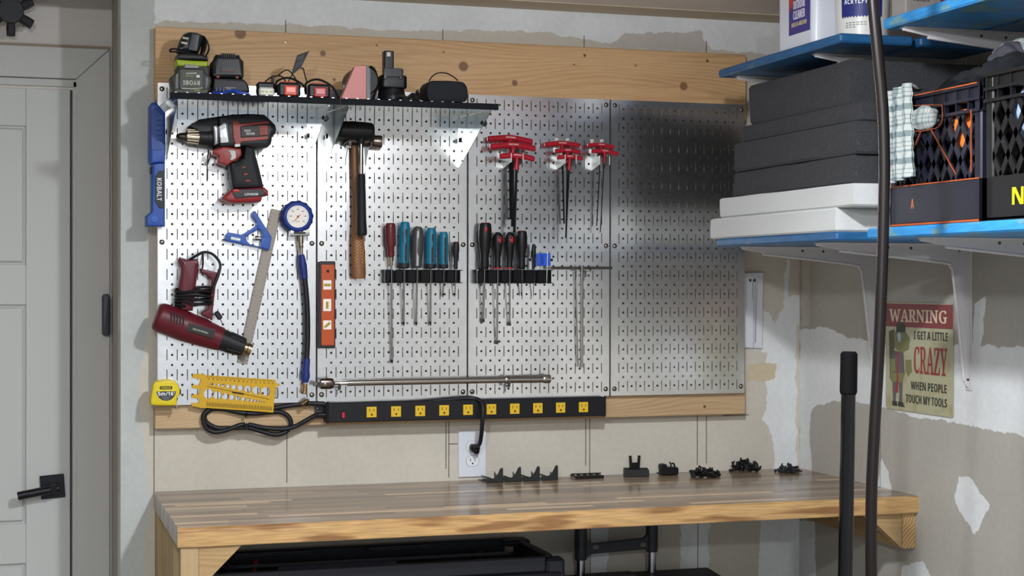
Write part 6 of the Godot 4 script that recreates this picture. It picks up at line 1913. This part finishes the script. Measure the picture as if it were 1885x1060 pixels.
	plate("pink_face", pa([0.4216,1.9381,0.4558,2.0199,0.4627,2.0235,0.4856,2.0244,0.4857,1.9398]), 0.27, 0.3, 0.002, mat("cf8a86", 0.5))
	plate("grey_edge", pa([0.4856,2.0244,0.4889,2.0245,0.4967,2.0162,0.4967,1.9402,0.4857,1.9398]), 0.255, 0.299, 0.002, mat("6d7478", 0.45))
	b = mb()
	var rc := Vector3(0.4863,1.9915,0.22)
	b.lathe(Vector3(rc.x, rc.y, 0.175), Vector3(0, 0, 1), [[0.0, 0.034], [0.004, 0.038], [0.09, 0.038], [0.094, 0.034]], 32)
	part("round_body", b, bl)
	wire("hoop", [Vector3(0.5023,2.0257,0.27),Vector3(0.5157,2.0166,0.26),Vector3(0.5215,1.9955,0.255),Vector3(0.5196,1.9707,0.255),Vector3(0.5101,1.9478,0.26)], 0.0035, bl, null, 8, 6)
	# --- black cone-shaped tool light ---
	t = thing("flood_light", "black cone-shaped tool light with its battery post pointing up", "light", Vector3(0.5638,1.9454,0.24))
	var ax := Vector3(0.5646,1.9473,0.23)
	ax.y = deck_y(0.23) + 0.003
	b = mb()
	b.lathe(ax, Vector3.UP, [[0.0, 0.038], [0.004, 0.0395], [0.02, 0.0375], [0.022, 0.0365], [0.03, 0.0365], [0.032, 0.0355], [0.049, 0.0325], [0.05, 0.031]], 32)
	part("cone", b, mat("111317", 0.3))
	b = mb()
	exy(b, rounded(ax.x - 0.034, 0.19, ax.x + 0.034, 0.265, 0.012), ax.y + 0.049, ax.y + 0.083, 0.005)
	part("collar", b, mat("101115", 0.4))
	plate("collar_face", pa([0.537,2.0249,0.5825,2.0253,0.5869,2.0201,0.5841,1.9984,0.5778,1.9974,0.5754,2.0035,0.5456,2.0023,0.5432,1.9972,0.537,1.9974]), 0.263, 0.269, 0.0015, mat("1a1d22", 0.35))
	b = mb()
	exy(b, rounded(Vector3(0.5431,2.0448,0.23).x, 0.215, Vector3(0.568,2.0458,0.23).x, 0.245, 0.004), ax.y + 0.082, Vector3(0.5431,2.0718,0.23).y, 0.002)
	part("battery_post", b, mat("14171c", 0.4))
	plate("contact_label", pa([0.549,2.0668,0.5584,2.0672,0.5584,2.0572,0.549,2.0568]), 0.2448, 0.2462, 0.0003, mat("c9c6be", 0.4))
	heap_strap()
	# --- bluetooth speaker ---
	t = thing("portable_speaker", "rounded black portable speaker with a thin loop handle", "speaker", Vector3(0.6917,1.9403,0.3))
	plate("grille", pa([0.6375,1.9691,0.6394,1.9798,0.6457,1.99,0.6536,1.9942,0.6917,1.9957,0.7267,1.9952,0.7363,1.9928,0.7436,1.9838,0.7468,1.9715,0.746,1.9576,0.742,1.9467,0.7348,1.9426,0.6536,1.939,0.6442,1.9425,0.6391,1.9538]), 0.225, 0.3, 0.008, mat("181b21", 0.75))
	plate("side_cap", pa([0.6439,1.9842,0.6503,1.9938,0.6664,2.0022,0.7311,2.0047,0.7442,2.0005,0.7475,1.9598,0.7312,1.9513,0.6536,1.9486,0.6415,1.9513,0.6423,1.9716]), 0.2, 0.228, 0.006, bl)
	wire("handle_loop", [Vector3(0.6543,1.9975,0.26),Vector3(0.6622,2.0087,0.26),Vector3(0.6734,2.0169,0.26),Vector3(0.6862,2.0195,0.26),Vector3(0.7023,2.018,0.26),Vector3(0.7184,2.0101,0.26),Vector3(0.7297,2.0012,0.26)], 0.0018, mat("2a2420", 0.6))
func heap_strap():
	var bl := mat("15161a", 0.6)
	var t := thing("carry_strap", "crumpled black carry strap between the tool light and the speaker", "strap", Vector3(0.5938,1.9384,0.3))
	wire("strap", [Vector3(0.5571,1.9467,0.31),Vector3(0.5684,1.9511,0.315),Vector3(0.5839,1.9456,0.315),Vector3(0.5945,1.9511,0.31),Vector3(0.6032,1.9571,0.3),Vector3(0.6102,1.9455,0.31),Vector3(0.6189,1.9531,0.3),Vector3(0.6182,1.9603,0.29)], 0.005, bl, null, 8, 5)
	wire("strap", [Vector3(0.5641,1.9383,0.32),Vector3(0.5827,1.9412,0.32),Vector3(0.5952,1.9394,0.32),Vector3(0.6095,1.9512,0.3),Vector3(0.6191,1.9661,0.28),Vector3(0.6133,1.9411,0.31)], 0.004, bl, null, 8, 5)
	var b := mb()
	b.box(Vector3(0.6174,1.9649,0.29), Vector3(0.006, 0.012, 0.004), 0.001)
	part("buckle", b, bl)

# ---------- power strip, its cord and the wall outlet ----------
func strip_and_outlet():
	var bl := mat("131418", 0.4)
	var x0 := Vector3(0.4316,1.1532,0.083).x
	var x1 := Vector3(1.1934,1.1474,0.083).x
	var ya := Vector3(0.4344,1.1798,0.083).y
	var yb := Vector3(0.4344,1.1279,0.083).y
	var t := thing("power_strip", "long black power strip with ten yellow outlets under the pegboard", "power strip", Vector3((x0 + x1) / 2, yb, 0.06))
	var b := mb()
	b.box(Vector3((x0 + x1) / 2, (ya + yb) / 2, 0.0605), Vector3(x1 - x0, ya - yb, 0.043), 0.002)
	part("housing", b, bl)
	for x in [x0 - 0.001, x1 + 0.001]:
		b = mb()
		b.box(Vector3(x, (ya + yb) / 2, 0.061), Vector3(0.008, ya - yb + 0.005, 0.0445), 0.003)
		part("end_cap", b, mat("121317", 0.4))
	b = mb()
	b.box(Vector3(x0 - 0.015, (ya + yb) / 2 + 0.001, 0.041), Vector3(0.026, 0.036, 0.002), 0.0005)
	var mt := part("mounting_ear", b, mat("4c4e52", 0.35, 0.8))
	for y in [0.008, -0.009]:
		b = mb()
		b.lathe(Vector3(x0 - 0.019, (ya + yb) / 2 + y, 0.042), Vector3(0, 0, 1), [[0.0, 0.0038], [0.0015, 0.003], [0.002, 0.001]], 12)
		part("screw", b, mat("6a6c70", 0.3, 1.0), mt)
	var yel := mat("d9b32c", 0.4)
	var pit := mat("5a4610", 0.6)
	for i in 10:
		var c := Vector3(0.5461,1.1463,0.0825).lerp(Vector3(1.1323,1.148,0.0825), 0.0)
		c.x = [Vector3(0.5461,1.1463,0.0825).x, Vector3(0.6113,1.1462,0.0825).x, Vector3(0.6764,1.1468,0.0825).x, Vector3(0.7414,1.1474,0.0825).x, Vector3(0.8069,1.1474,0.0825).x, Vector3(0.8716,1.1473,0.0825).x, Vector3(0.9368,1.1473,0.0825).x, Vector3(1.0019,1.148,0.0825).x, Vector3(1.0668,1.148,0.0825).x, Vector3(1.1323,1.148,0.0825).x][i]
		c.y = (ya + yb) / 2 - 0.001
		b = mb()
		b.box(c, Vector3(0.0265, 0.0275, 0.0024), 0.0006)
		var o := part("socket", b, yel, null, "yellow three-hole socket")
		for s in [[-0.0055, 0.005, 0.0075], [0.0058, 0.005, 0.006]]:
			b = mb()
			b.box(c + Vector3(s[0], s[1], 0.0011), Vector3(0.002, s[2], 0.0006))
			part("blade_slot", b, pit, o)
		b = mb()
		b.disc(c + Vector3(0.0004, -0.0065, 0.0009), 0.003, 0.0005, 12)
		part("ground_hole", b, pit, o)
	b = mb()
	var sc := Vector3(0.4714,1.1467,0.083)
	b.box(sc, Vector3(0.0105, 0.0195, 0.002), 0.0005)
	var sw := part("switch_frame", b, mat("0e0e11", 0.4))
	b = mb()
	b.box(sc + Vector3(0, 0, 0.0012), Vector3(0.0075, 0.0145, 0.003), 0.001)
	part("rocker", b, mat("c03038", 0.3), sw, "red rocker switch")
	b = mb()
	b.disc(Vector3(0.4503,1.1456,0.0815), 0.003, 0.0016, 14)
	part("reset_button", b, mat("08080a", 0.5))
	var cord := mat("17181c", 0.45)
	wire("cord", [Vector3(0.4335,1.1473,0.07),Vector3(0.4131,1.1475,0.066),Vector3(0.3973,1.1432,0.06),Vector3(0.377,1.1319,0.056),Vector3(0.3546,1.1196,0.052),Vector3(0.3297,1.1127,0.05),Vector3(0.3026,1.1124,0.05),Vector3(0.2652,1.1175,0.05),Vector3(0.236,1.1247,0.052),Vector3(0.211,1.1255,0.054),Vector3(0.1886,1.1177,0.053),Vector3(0.1644,1.1102,0.05),Vector3(0.142,1.1094,0.05),Vector3(0.1237,1.1202,0.05),Vector3(0.1166,1.1399,0.05),Vector3(0.1196,1.1562,0.05),Vector3(0.1358,1.1672,0.05),Vector3(0.1644,1.1675,0.05),Vector3(0.1989,1.1597,0.052),Vector3(0.2254,1.1551,0.054),Vector3(0.2566,1.1542,0.052),Vector3(0.288,1.1565,0.05),Vector3(0.3133,1.1557,0.048),Vector3(0.3321,1.1459,0.048),Vector3(0.3405,1.13,0.048),Vector3(0.3377,1.1132,0.046),Vector3(0.322,1.1011,0.046),Vector3(0.2991,1.0976,0.046),Vector3(0.272,1.1045,0.046),Vector3(0.2407,1.1149,0.048),Vector3(0.2198,1.1177,0.05),Vector3(0.1833,1.1172,0.046),Vector3(0.1505,1.1192,0.047),Vector3(0.1281,1.1311,0.047),Vector3(0.1199,1.1457,0.047),Vector3(0.126,1.1599,0.047),Vector3(0.1484,1.1697,0.047),Vector3(0.1832,1.169,0.047),Vector3(0.2244,1.1628,0.046),Vector3(0.2613,1.1631,0.048),Vector3(0.2984,1.1666,0.05),Vector3(0.3336,1.1722,0.052),Vector3(0.3624,1.175,0.055),Vector3(0.3889,1.1775,0.06),Vector3(0.4257,1.1755,0.066),Vector3(0.4589,1.1746,0.07),Vector3(0.488,1.1742,0.073)], 0.0062, cord, null, 10, 6)
	wire("cord_run", [Vector3(0.4791,1.1746,0.073),Vector3(0.5711,1.1749,0.074),Vector3(0.6731,1.1756,0.075),Vector3(0.7616,1.181,0.076),Vector3(0.8179,1.1829,0.078),Vector3(0.8385,1.1761,0.09),Vector3(0.8425,1.1567,0.102),Vector3(0.8405,1.1238,0.104),Vector3(0.8416,1.0865,0.09),Vector3(0.8442,1.0576,0.06),Vector3(0.8363,1.0495,0.035)], 0.0058, cord, null, 10, 7)
	var tie := mat("0d0d0f", 0.5)
	wire("cord_tie", [Vector3(0.2241,1.1535,0.06),Vector3(0.2221,1.151,0.066)], 0.004, tie, null, 8, 2)
	wire("cord_tie", [Vector3(0.2248,1.1306,0.058),Vector3(0.2233,1.1166,0.062)], 0.0068, tie, null, 8, 2)
	b = mb()
	b.disc(Vector3(0.2247,1.1337,0.062), 0.0052, 0.0025, 16)
	part("tie_eyelet", b, mat("b9ab86", 0.3, 1.0))
	# --- outlet plate ---
	t = thing("wall_outlet", "white duplex wall outlet with a cover plate behind the bench", "outlet", Vector3(0.8417,0.9605,0))
	var wh := mat("d6dbe2", 0.35)
	var p0 := Vector3(0.8021,1.0901,0.005)
	var p1 := Vector3(0.8801,0.9642,0.005)
	var cx := (p0.x + p1.x) / 2
	var cy := (p0.y + p1.y) / 2
	b = mb()
	b.box(Vector3(cx, cy, 0.0035), Vector3(p1.x - p0.x, p0.y - p1.y, 0.006), 0.002)
	part("cover_plate", b, wh)
	for y in [cy + 0.0195, cy - 0.0195]:
		var pl := PackedVector2Array()
		for i in 24:
			var a := TAU * i / 24
			pl.append(Vector2(cx + 0.0172 * cos(a), y + clampf(0.0172 * sin(a), -0.0142, 0.0142)))
		b = mb()
		b.ext(pl, 0.006, 0.0078, 0.0005)
		var r := part("receptacle", b, mat("e1e5ea", 0.3))
		b = mb()
		var rim := PackedVector2Array()
		for q in pl: rim.append(Vector2(cx, y) + (q - Vector2(cx, y)) * 1.05)
		b.ext(rim, 0.006, 0.0067)
		part("receptacle_gap", b, mat("6a6e74", 0.6), r)
		for s in [-0.0062, 0.0062]:
			b = mb()
			b.box(Vector3(cx + s, y + 0.0035, 0.0077), Vector3(0.002, 0.0075, 0.0006))
			part("blade_slot", b, mat("2e2e30", 0.6), r)
		b = mb()
		b.disc(Vector3(cx, y - 0.0065, 0.0074), 0.0026, 0.0006, 12)
		part("ground_hole", b, mat("2e2e30", 0.6), r)
	t = thing("cord_plug", "black right-angle plug in the upper socket of the wall outlet", "plug", Vector3(cx, cy + 0.008, 0.02))
	b = mb()
	b.box(Vector3(cx + 0.002, cy + 0.018, 0.021), Vector3(0.026, 0.02, 0.026), 0.005)
	part("plug_body", b, bl)
	b = mb()
	b.lathe(Vector3(cx + 0.004, cy + 0.01, 0.03), Vector3(0, -0.5, 1), [[-0.01, 0.009], [0.004, 0.008], [0.006, 0.006]], 16)
	part("boot", b, bl)

# ---------- printed pegboard parts on the bench ----------
func bench_things():
	var bl := mat("121314", 0.45)
	var y := 0.9559
	# four-bay holder
	var z := 0.09
	var t := thing("tool_cradle", "black steel cradle with four curved bays standing on the bench", "tool cradle", Vector3(0.9638,0.9557,0.0582))
	var mg := mat("3a3d3c", 0.35, 0.6)
	for i in 4:
		var s := [Vector3(0.9042,0.9557,0.0819), Vector3(0.9573,0.9557,0.0737), Vector3(1.0103,0.9557,0.0734), Vector3(1.0651,0.9557,0.0652)][i] as Vector3
		# each divider: a plate across the holder with a tall front horn and a low back
		var b := mb()
		var dp := 0.085
		exx(b, pa([s.z, y, s.z, y + 0.036, s.z - 0.006, y + 0.040, s.z - 0.014, y + 0.034, s.z - 0.026, y + 0.018, s.z - 0.042, y + 0.011, s.z - 0.06, y + 0.014, s.z - dp, y + 0.022, s.z - dp, y]), s.x - 0.0006, s.x + 0.0006)
		part("divider", b, mg)
		b = mb()
		b.q(Vector3(s.x - 0.046, y + 0.016, s.z - dp), Vector3(s.x, y + 0.0005, s.z - 0.002), Vector3(s.x, y + 0.0005, s.z - dp), Vector3(s.x - 0.046, y + 0.016, s.z - dp - 0.001))
		b.box(Vector3(s.x - 0.023, y + 0.0006, s.z - dp / 2), Vector3(0.046, 0.0012, dp))
		part("bay_floor", b, mg, null, "", 0.0)
		b = mb()
		b.ext(pa([s.x - 0.045, y + 0.0008, s.x - 0.001, y + 0.0008, s.x - 0.001, y + 0.033, s.x - 0.004, y + 0.040, s.x - 0.008, y + 0.037, s.x - 0.013, y + 0.026, s.x - 0.02, y + 0.0155, s.x - 0.03, y + 0.0105, s.x - 0.045, y + 0.012]), s.z - 0.0012, s.z)
		part("front_horn", b, mg)
	# two open trays
	t = thing("part_tray", "black boxy pegboard tray with forked uprights, larger of the two", "tray", Vector3(1.2649,0.9557,0.1116))
	var b := mb()
	b.xf = Transform3D(Basis(Vector3.UP, deg_to_rad(-18)), Vector3(1.2945,0.9557,0.0661))
	for s in [[Vector3(0, 0.0105, 0.0), Vector3(0.066, 0.02, 0.002)], [Vector3(-0.033, 0.0095, -0.03), Vector3(0.002, 0.018, 0.06)], [Vector3(0.033, 0.0095, -0.03), Vector3(0.002, 0.018, 0.06)], [Vector3(0, 0.0095, -0.06), Vector3(0.066, 0.018, 0.002)], [Vector3(0, 0.0012, -0.03), Vector3(0.07, 0.0018, 0.06)]]:
		b.box(s[0], s[1], 0.0004)
	part("tray_box", b, bl)
	for p in [Vector3(1.2929,0.9557,0.0188), Vector3(1.3049,0.9557,0.0692)]:
		for dx in [-0.009, 0.0, 0.009]:
			b = mb()
			var q: Vector3 = p + Vector3(dx, 0.004, -0.045)
			bar(b, q, q + Vector3(dx * 0.5, 0.05 - (0.012 if dx == 0.0 else 0.0), 0), 0.004, 0.007)
			part("fork_prong", b, bl)
		b = mb()
		b.box(p + Vector3(0, 0.02, -0.045), Vector3(0.026, 0.03, 0.003), 0.001)
		part("fork_plate", b, bl)
	t = thing("part_tray", "grey-black square bracket behind the larger tray", "tray", Vector3(1.2643,0.9557,-0.0016))
	b = mb()
	var c := Vector3(1.2664,0.9557,-0.007)
	b.box(c + Vector3(0, 0.0125, -0.02), Vector3(0.026, 0.024, 0.04), 0.002)
	b.box(c + Vector3(0.002, 0.028, -0.02), Vector3(0.02, 0.008, 0.03), 0.002)
	part("block", b, mat("2c2d2f", 0.5))
	b = mb()
	b.box(c + Vector3(-0.008, 0.012, 0.0003), Vector3(0.007, 0.007, 0.001))
	part("socket", b, mat("0a0a0b", 0.8))
	t = thing("part_tray", "black clip tray with a curled hook, right of the larger tray", "tray", Vector3(1.3905,0.9557,0.0599))
	c = Vector3(1.3969,0.9557,0.0619)
	b = mb()
	b.box(c + Vector3(0.002, 0.011, -0.018), Vector3(0.046, 0.021, 0.036), 0.003)
	b.box(c + Vector3(-0.016, 0.022, -0.018), Vector3(0.018, 0.018, 0.03), 0.004)
	part("block", b, bl)
	b = mb()
	b.tube([c + Vector3(0.006, 0.018, -0.01), c + Vector3(0.004, 0.032, -0.01), c + Vector3(0.0, 0.036, -0.01)], 0.002, 6, 3)
	part("prong", b, bl)
	b = mb()
	b.tube([c + Vector3(0.018, 0.016, -0.012), c + Vector3(0.017, 0.026, -0.012), c + Vector3(0.013, 0.032, -0.012), c + Vector3(0.008, 0.031, -0.012)], 0.0024, 6, 4)
	part("curled_hook", b, bl)
	b = mb()
	b.tube([c + Vector3(-0.022, 0.003, 0.002), c + Vector3(-0.032, 0.005, 0.0), c + Vector3(-0.04, 0.009, -0.004)], 0.002, 6, 3)
	part("loose_arm", b, bl)
	# flat frame with a peg
	t = thing("flat_rack", "low flat black frame with a short peg on the bench", "rack", Vector3(1.1584,0.9557,0.0543))
	c = Vector3(1.1584,0.9557,0.0543)
	b = mb()
	for k in 5: bar(b, c + Vector3(-0.036 + 0.018 * k, 0.005, 0.01), c + Vector3(-0.036 + 0.018 * k, 0.005, -0.045), 0.004, 0.005)
	bar(b, c + Vector3(-0.042, 0.004, 0.008), c + Vector3(0.04, 0.004, 0.008), 0.006, 0.007)
	bar(b, c + Vector3(-0.04, 0.009, -0.03), c + Vector3(0.046, 0.009, -0.03), 0.004, 0.003)
	part("frame", b, bl)
	b = mb()
	bar(b, c + Vector3(0.002, 0.006, -0.02), c + Vector3(0.002, 0.022, -0.02), 0.004, 0.005)
	part("peg", b, bl)
	# heaps of small black hooks, every hook a thing
	var hook := []
	for v in 3:
		b = mb()
		if v == 0:
			b.tube([Vector3(-0.013, 0, 0), Vector3(0.006, 0, 0), Vector3(0.011, 0.003, 0), Vector3(0.013, 0.009, 0)], 0.0021, 6, 3)
			b.box(Vector3(-0.012, 0.0, 0), Vector3(0.003, 0.011, 0.006), 0.0005)
		elif v == 1:
			b.box(Vector3.ZERO, Vector3(0.024, 0.0035, 0.006), 0.0008)
			b.tube([Vector3(0.01, 0, 0), Vector3(0.013, 0.006, 0), Vector3(0.01, 0.011, 0)], 0.0018, 6, 3)
			b.box(Vector3(-0.01, -0.003, 0), Vector3(0.003, 0.007, 0.005), 0.0005)
		else:
			b.tube([Vector3(-0.014, 0.002, 0), Vector3(0.0, 0, 0), Vector3(0.014, 0.003, 0)], 0.0024, 6, 3)
			b.box(Vector3(0.004, 0.002, 0), Vector3(0.006, 0.005, 0.006), 0.001)
		hook.append(commit(b, Vector3.ZERO))
	var rng := RandomNumberGenerator.new()
	rng.seed = 17
	for p in [[Vector3(1.4764,0.9557,0.1246), 34, 0.042, 0.02, "small black peg hook in the heap nearest the trays", "peg hooks in the first heap", bl], [Vector3(1.6322,0.9557,0.053), 32, 0.038, 0.028, "small black peg hook in the middle, tallest heap", "peg hooks in the middle heap", bl], [Vector3(1.7469,0.9557,0.101), 26, 0.032, 0.018, "small dark grey peg hook in the heap in the corner of the bench", "peg hooks in the corner heap", mat("2b2d30", 0.35)]]:
		for i in p[1]:
			var o := MeshInstance3D.new()
			o.name = numbered("peg_hook")
			o.mesh = hook[rng.randi() % 3]
			o.material_override = p[6]
			var a := rng.randf() * TAU
			var r := sqrt(rng.randf())
			o.position = p[0] + Vector3(cos(a) * r * p[2], 0.004 + (1.0 - r) * p[3] * rng.randf_range(0.5, 1.1), -0.012 + sin(a) * r * 0.022)
			o.rotation = Vector3(rng.randf_range(-0.5, 0.5), rng.randf() * TAU, rng.randf_range(-0.45, 0.45) * (1.0 - r * 0.5))
			o.scale = Vector3.ONE * 1.25
			add_child(o)
			tag(o, p[4], "hook", p[5])

# ---------- sign, paper, pole and hose ----------
func foreground():
	var t := thing("warning_sign", "vintage tin warning sign with red and black lettering on the right wall", "sign", Vector3(1.826,1.165,0.6472))
	var za := Vector3(1.826,1.4421,0.4846).z
	var zb := Vector3(1.826,1.4391,0.7963).z
	var ya := Vector3(1.826,1.4404,0.7963).y
	var yb := Vector3(1.826,1.1649,0.7973).y
	var side := Basis(Vector3(0, 0, 1), Vector3.UP, Vector3(-1, 0, 0))
	var b := mb()
	exx(b, rounded(za, yb, zb, ya, 0.008), RIGHT - 0.004, RIGHT - 0.002, 0.0004)
	var im := speckle_image(Color("a9a888"), 0.08, 33)
	var nz := noise(34, 0.02, 3)
	for yy in 256:
		for xx in 256:
			var k := clampf(nz.get_noise_2d(xx, yy) * 0.9, 0.0, 0.5)
			im.set_pixel(xx, yy, im.get_pixel(xx, yy).lerp(Color("94875c"), k))
	part("tin_plate", b, textured("tin", im, 0.45, {"uv1_triplanar": true, "uv1_scale": Vector3.ONE * 3.0}))
	var w := zb - za
	var h := ya - yb
	var at := func(u, v, d := 0.0046): return Vector3(RIGHT - d, ya - h * v, za + w * u)
	var face := func(called, pts, m, d0, d1):
		var p := PackedVector2Array()
		for i in range(0, pts.size(), 2): p.append(Vector2(za + w * pts[i], ya - h * pts[i + 1]))
		var k := mb()
		exx(k, p, RIGHT - d1, RIGHT - d0)
		part(called, k, m)
	face.call("red_band", [0.0, 0.01, 1.0, 0.01, 1.0, 0.225, 0.0, 0.225], mat("7c3436", 0.5), 0.004, 0.0044)
	words("WARNING", at.call(0.49, 0.12), w * 0.86, h * 0.115, mat("cfc4a8", 0.5), side, null, true, true)
	var ink := mat("2c2b28", 0.5)
	words("I GET A LITTLE", at.call(0.685, 0.295), w * 0.49, h * 0.075, ink, side)
	words("CRAZY", at.call(0.68, 0.52), w * 0.48, h * 0.245, mat("8e3330", 0.5), side, null, true, true)
	words("WHEN PEOPLE", at.call(0.655, 0.755), w * 0.52, h * 0.075, ink, side)
	words("TOUCH MY TOOLS", at.call(0.62, 0.88), w * 0.6, h * 0.075, ink, side)
	# plain cartoon workman in muted print colours
	var ol := mat("78784c", 0.55)
	var gr := mat("5c5a5c", 0.55)
	var dk := mat("34342f", 0.55)
	face.call("printed_shadow", [0.05, 0.27, 0.14, 0.25, 0.13, 0.7, 0.07, 0.72], mat("55573c", 0.55), 0.004, 0.0042)
	face.call("printed_head", [0.13, 0.27, 0.30, 0.26, 0.38, 0.33, 0.36, 0.43, 0.24, 0.47, 0.14, 0.42], ol, 0.004, 0.0043)
	face.call("printed_cap", [0.17, 0.21, 0.24, 0.17, 0.31, 0.21, 0.31, 0.27, 0.17, 0.28], dk, 0.0042, 0.0045)
	face.call("printed_eye", [0.185, 0.30, 0.215, 0.27, 0.245, 0.30, 0.235, 0.36, 0.205, 0.37], mat("9fb4cc", 0.5), 0.0043, 0.0047)
	face.call("printed_body", [0.12, 0.45, 0.28, 0.46, 0.30, 0.66, 0.26, 0.72, 0.1, 0.7, 0.1, 0.55], gr, 0.004, 0.0044)
	face.call("printed_strap", [0.18, 0.46, 0.21, 0.46, 0.2, 0.84, 0.15, 0.84, 0.18, 0.7], mat("8e3330", 0.5), 0.0044, 0.0047)
	face.call("printed_arm", [0.07, 0.53, 0.15, 0.52, 0.16, 0.64, 0.09, 0.66], ol, 0.0044, 0.0046)
	face.call("printed_arm", [0.31, 0.53, 0.4, 0.52, 0.41, 0.63, 0.35, 0.68, 0.31, 0.63], ol, 0.0042, 0.0045)
	face.call("printed_hips", [0.08, 0.66, 0.29, 0.65, 0.27, 0.74, 0.09, 0.74], ol, 0.0044, 0.0046)
	face.call("printed_leg", [0.11, 0.73, 0.18, 0.73, 0.16, 0.94, 0.12, 0.94], gr, 0.0042, 0.0045)
	face.call("printed_leg", [0.2, 0.72, 0.27, 0.73, 0.26, 0.93, 0.21, 0.93, 0.22, 0.84], gr, 0.0042, 0.0045)
	face.call("printed_boot", [0.11, 0.92, 0.18, 0.92, 0.19, 0.965, 0.11, 0.965], dk, 0.0044, 0.0047)
	face.call("printed_boot", [0.2, 0.92, 0.27, 0.92, 0.3, 0.965, 0.2, 0.965], dk, 0.0044, 0.0047)
	# leaflet tucked behind the pegboard
	t = thing("paper_leaflet", "narrow white printed leaflet sticking out beside the right pegboard edge", "paper", Vector3(1.6761,1.302,0.01))
	b = mb()
	var pq := pa([1.6018,1.5177,1.7038,1.5195,1.7008,1.3034,1.6021,1.3091])
	b.layers(pq, [[0.0, 0.011], [0.0, 0.0115]])
	part("sheet", b, mat("d3d4da", 0.8))
	for s in [[Vector3(1.6714,1.4992,0.012), Vector3(1.6698,1.4418,0.012)], [Vector3(1.6799,1.4993,0.012), Vector3(1.6785,1.3176,0.012)], [Vector3(1.6748,1.4915,0.012), Vector3(1.6734,1.3052,0.012)], [Vector3(1.685,1.4977,0.012), Vector3(1.6802,1.3207,0.012)]]:
		b = mb()
		bar(b, s[0], s[1], 0.0008, 0.0012, Vector3(0, 0, 1))
		part("print_line", b, mat("7c7c84", 0.8))
	for s in [Vector3(1.6628,1.4977,0.0122), Vector3(1.6764,1.4977,0.0122)]:
		b = mb()
		b.box(s, Vector3(0.007, 0.008, 0.0006))
		part("print_mark", b, mat("4a4a52", 0.8))
	# pole with rubber grip in front of the bench
	var top := Vector3(1.3711,1.3428,1.1)
	var low := Vector3(1.3629,0.8611,1.1)
	var d := (low - top).normalized()
	var foot := top + d * (top.y / -d.y)
	t = thing("pole_handle", "upright black steel handle with a rubber grip standing before the bench", "handle", foot)
	b = mb()
	b.lathe(top, d, [[0.06, 0.0155], [top.distance_to(foot) - 0.002, 0.0168]], 24)
	part("tube", b, mat("08080b", 0.12, 0.0, 0.5), null, "glossy black tube")
	b = mb()
	b.lathe(top, d, [[0.0, 0.014], [0.003, 0.017], [0.006, 0.0182], [0.085, 0.0186], [0.09, 0.0175], [0.092, 0.0157]], 28)
	part("rubber_grip", b, mat("0f0f11", 0.75, 0.0, 0.25))
	b = mb()
	b.box(foot + Vector3(0, 0.03, 0), Vector3(0.12, 0.06, 0.28), 0.01)
	part("foot_block", b, mat("141416", 0.4))
	# hanging hose
	var z := 1.55
	var pts := [Vector3(1.1628,2.0797,1.55), Vector3(1.1674,2.0102,1.55), Vector3(1.1778,1.9108,1.55), Vector3(1.1881,1.8111,1.55), Vector3(1.1917,1.7111,1.55), Vector3(1.1897,1.5909,1.55), Vector3(1.1854,1.4708,1.55), Vector3(1.1789,1.3307,1.55), Vector3(1.1713,1.2108,1.55), Vector3(1.1659,1.0909,1.55), Vector3(1.1661,0.9509,1.55), Vector3(1.1686,0.8307,1.55)]
	var first: Vector3 = pts[0]
	pts.insert(0, Vector3(first.x - 0.005, CEIL - 0.002, first.z))
	pts.append(Vector3(pts[-1].x + 0.01, 0.25, z))
	pts.append(Vector3(pts[-1].x + 0.03, 0.03, z + 0.03))
	pts.append(Vector3(pts[-1].x + 0.2, 0.013, z + 0.12))
	b = mb()
	b.tube(pts, 0.0108, 14, 6)
	t = thing("hanging_hose", "thick dark brown rubber hose hanging from the ceiling across the view", "hose", Vector3(pts[-1].x - 0.2, 0, z))
	part("hose", b, mat("15100f", 0.35))
	b = mb()
	b.lathe(Vector3(first.x - 0.005, CEIL, first.z), Vector3.DOWN, [[0.0, 0.03], [0.01, 0.03], [0.014, 0.014]], 18)
	part("ceiling_clamp", b, mat("55555a", 0.4, 0.8))
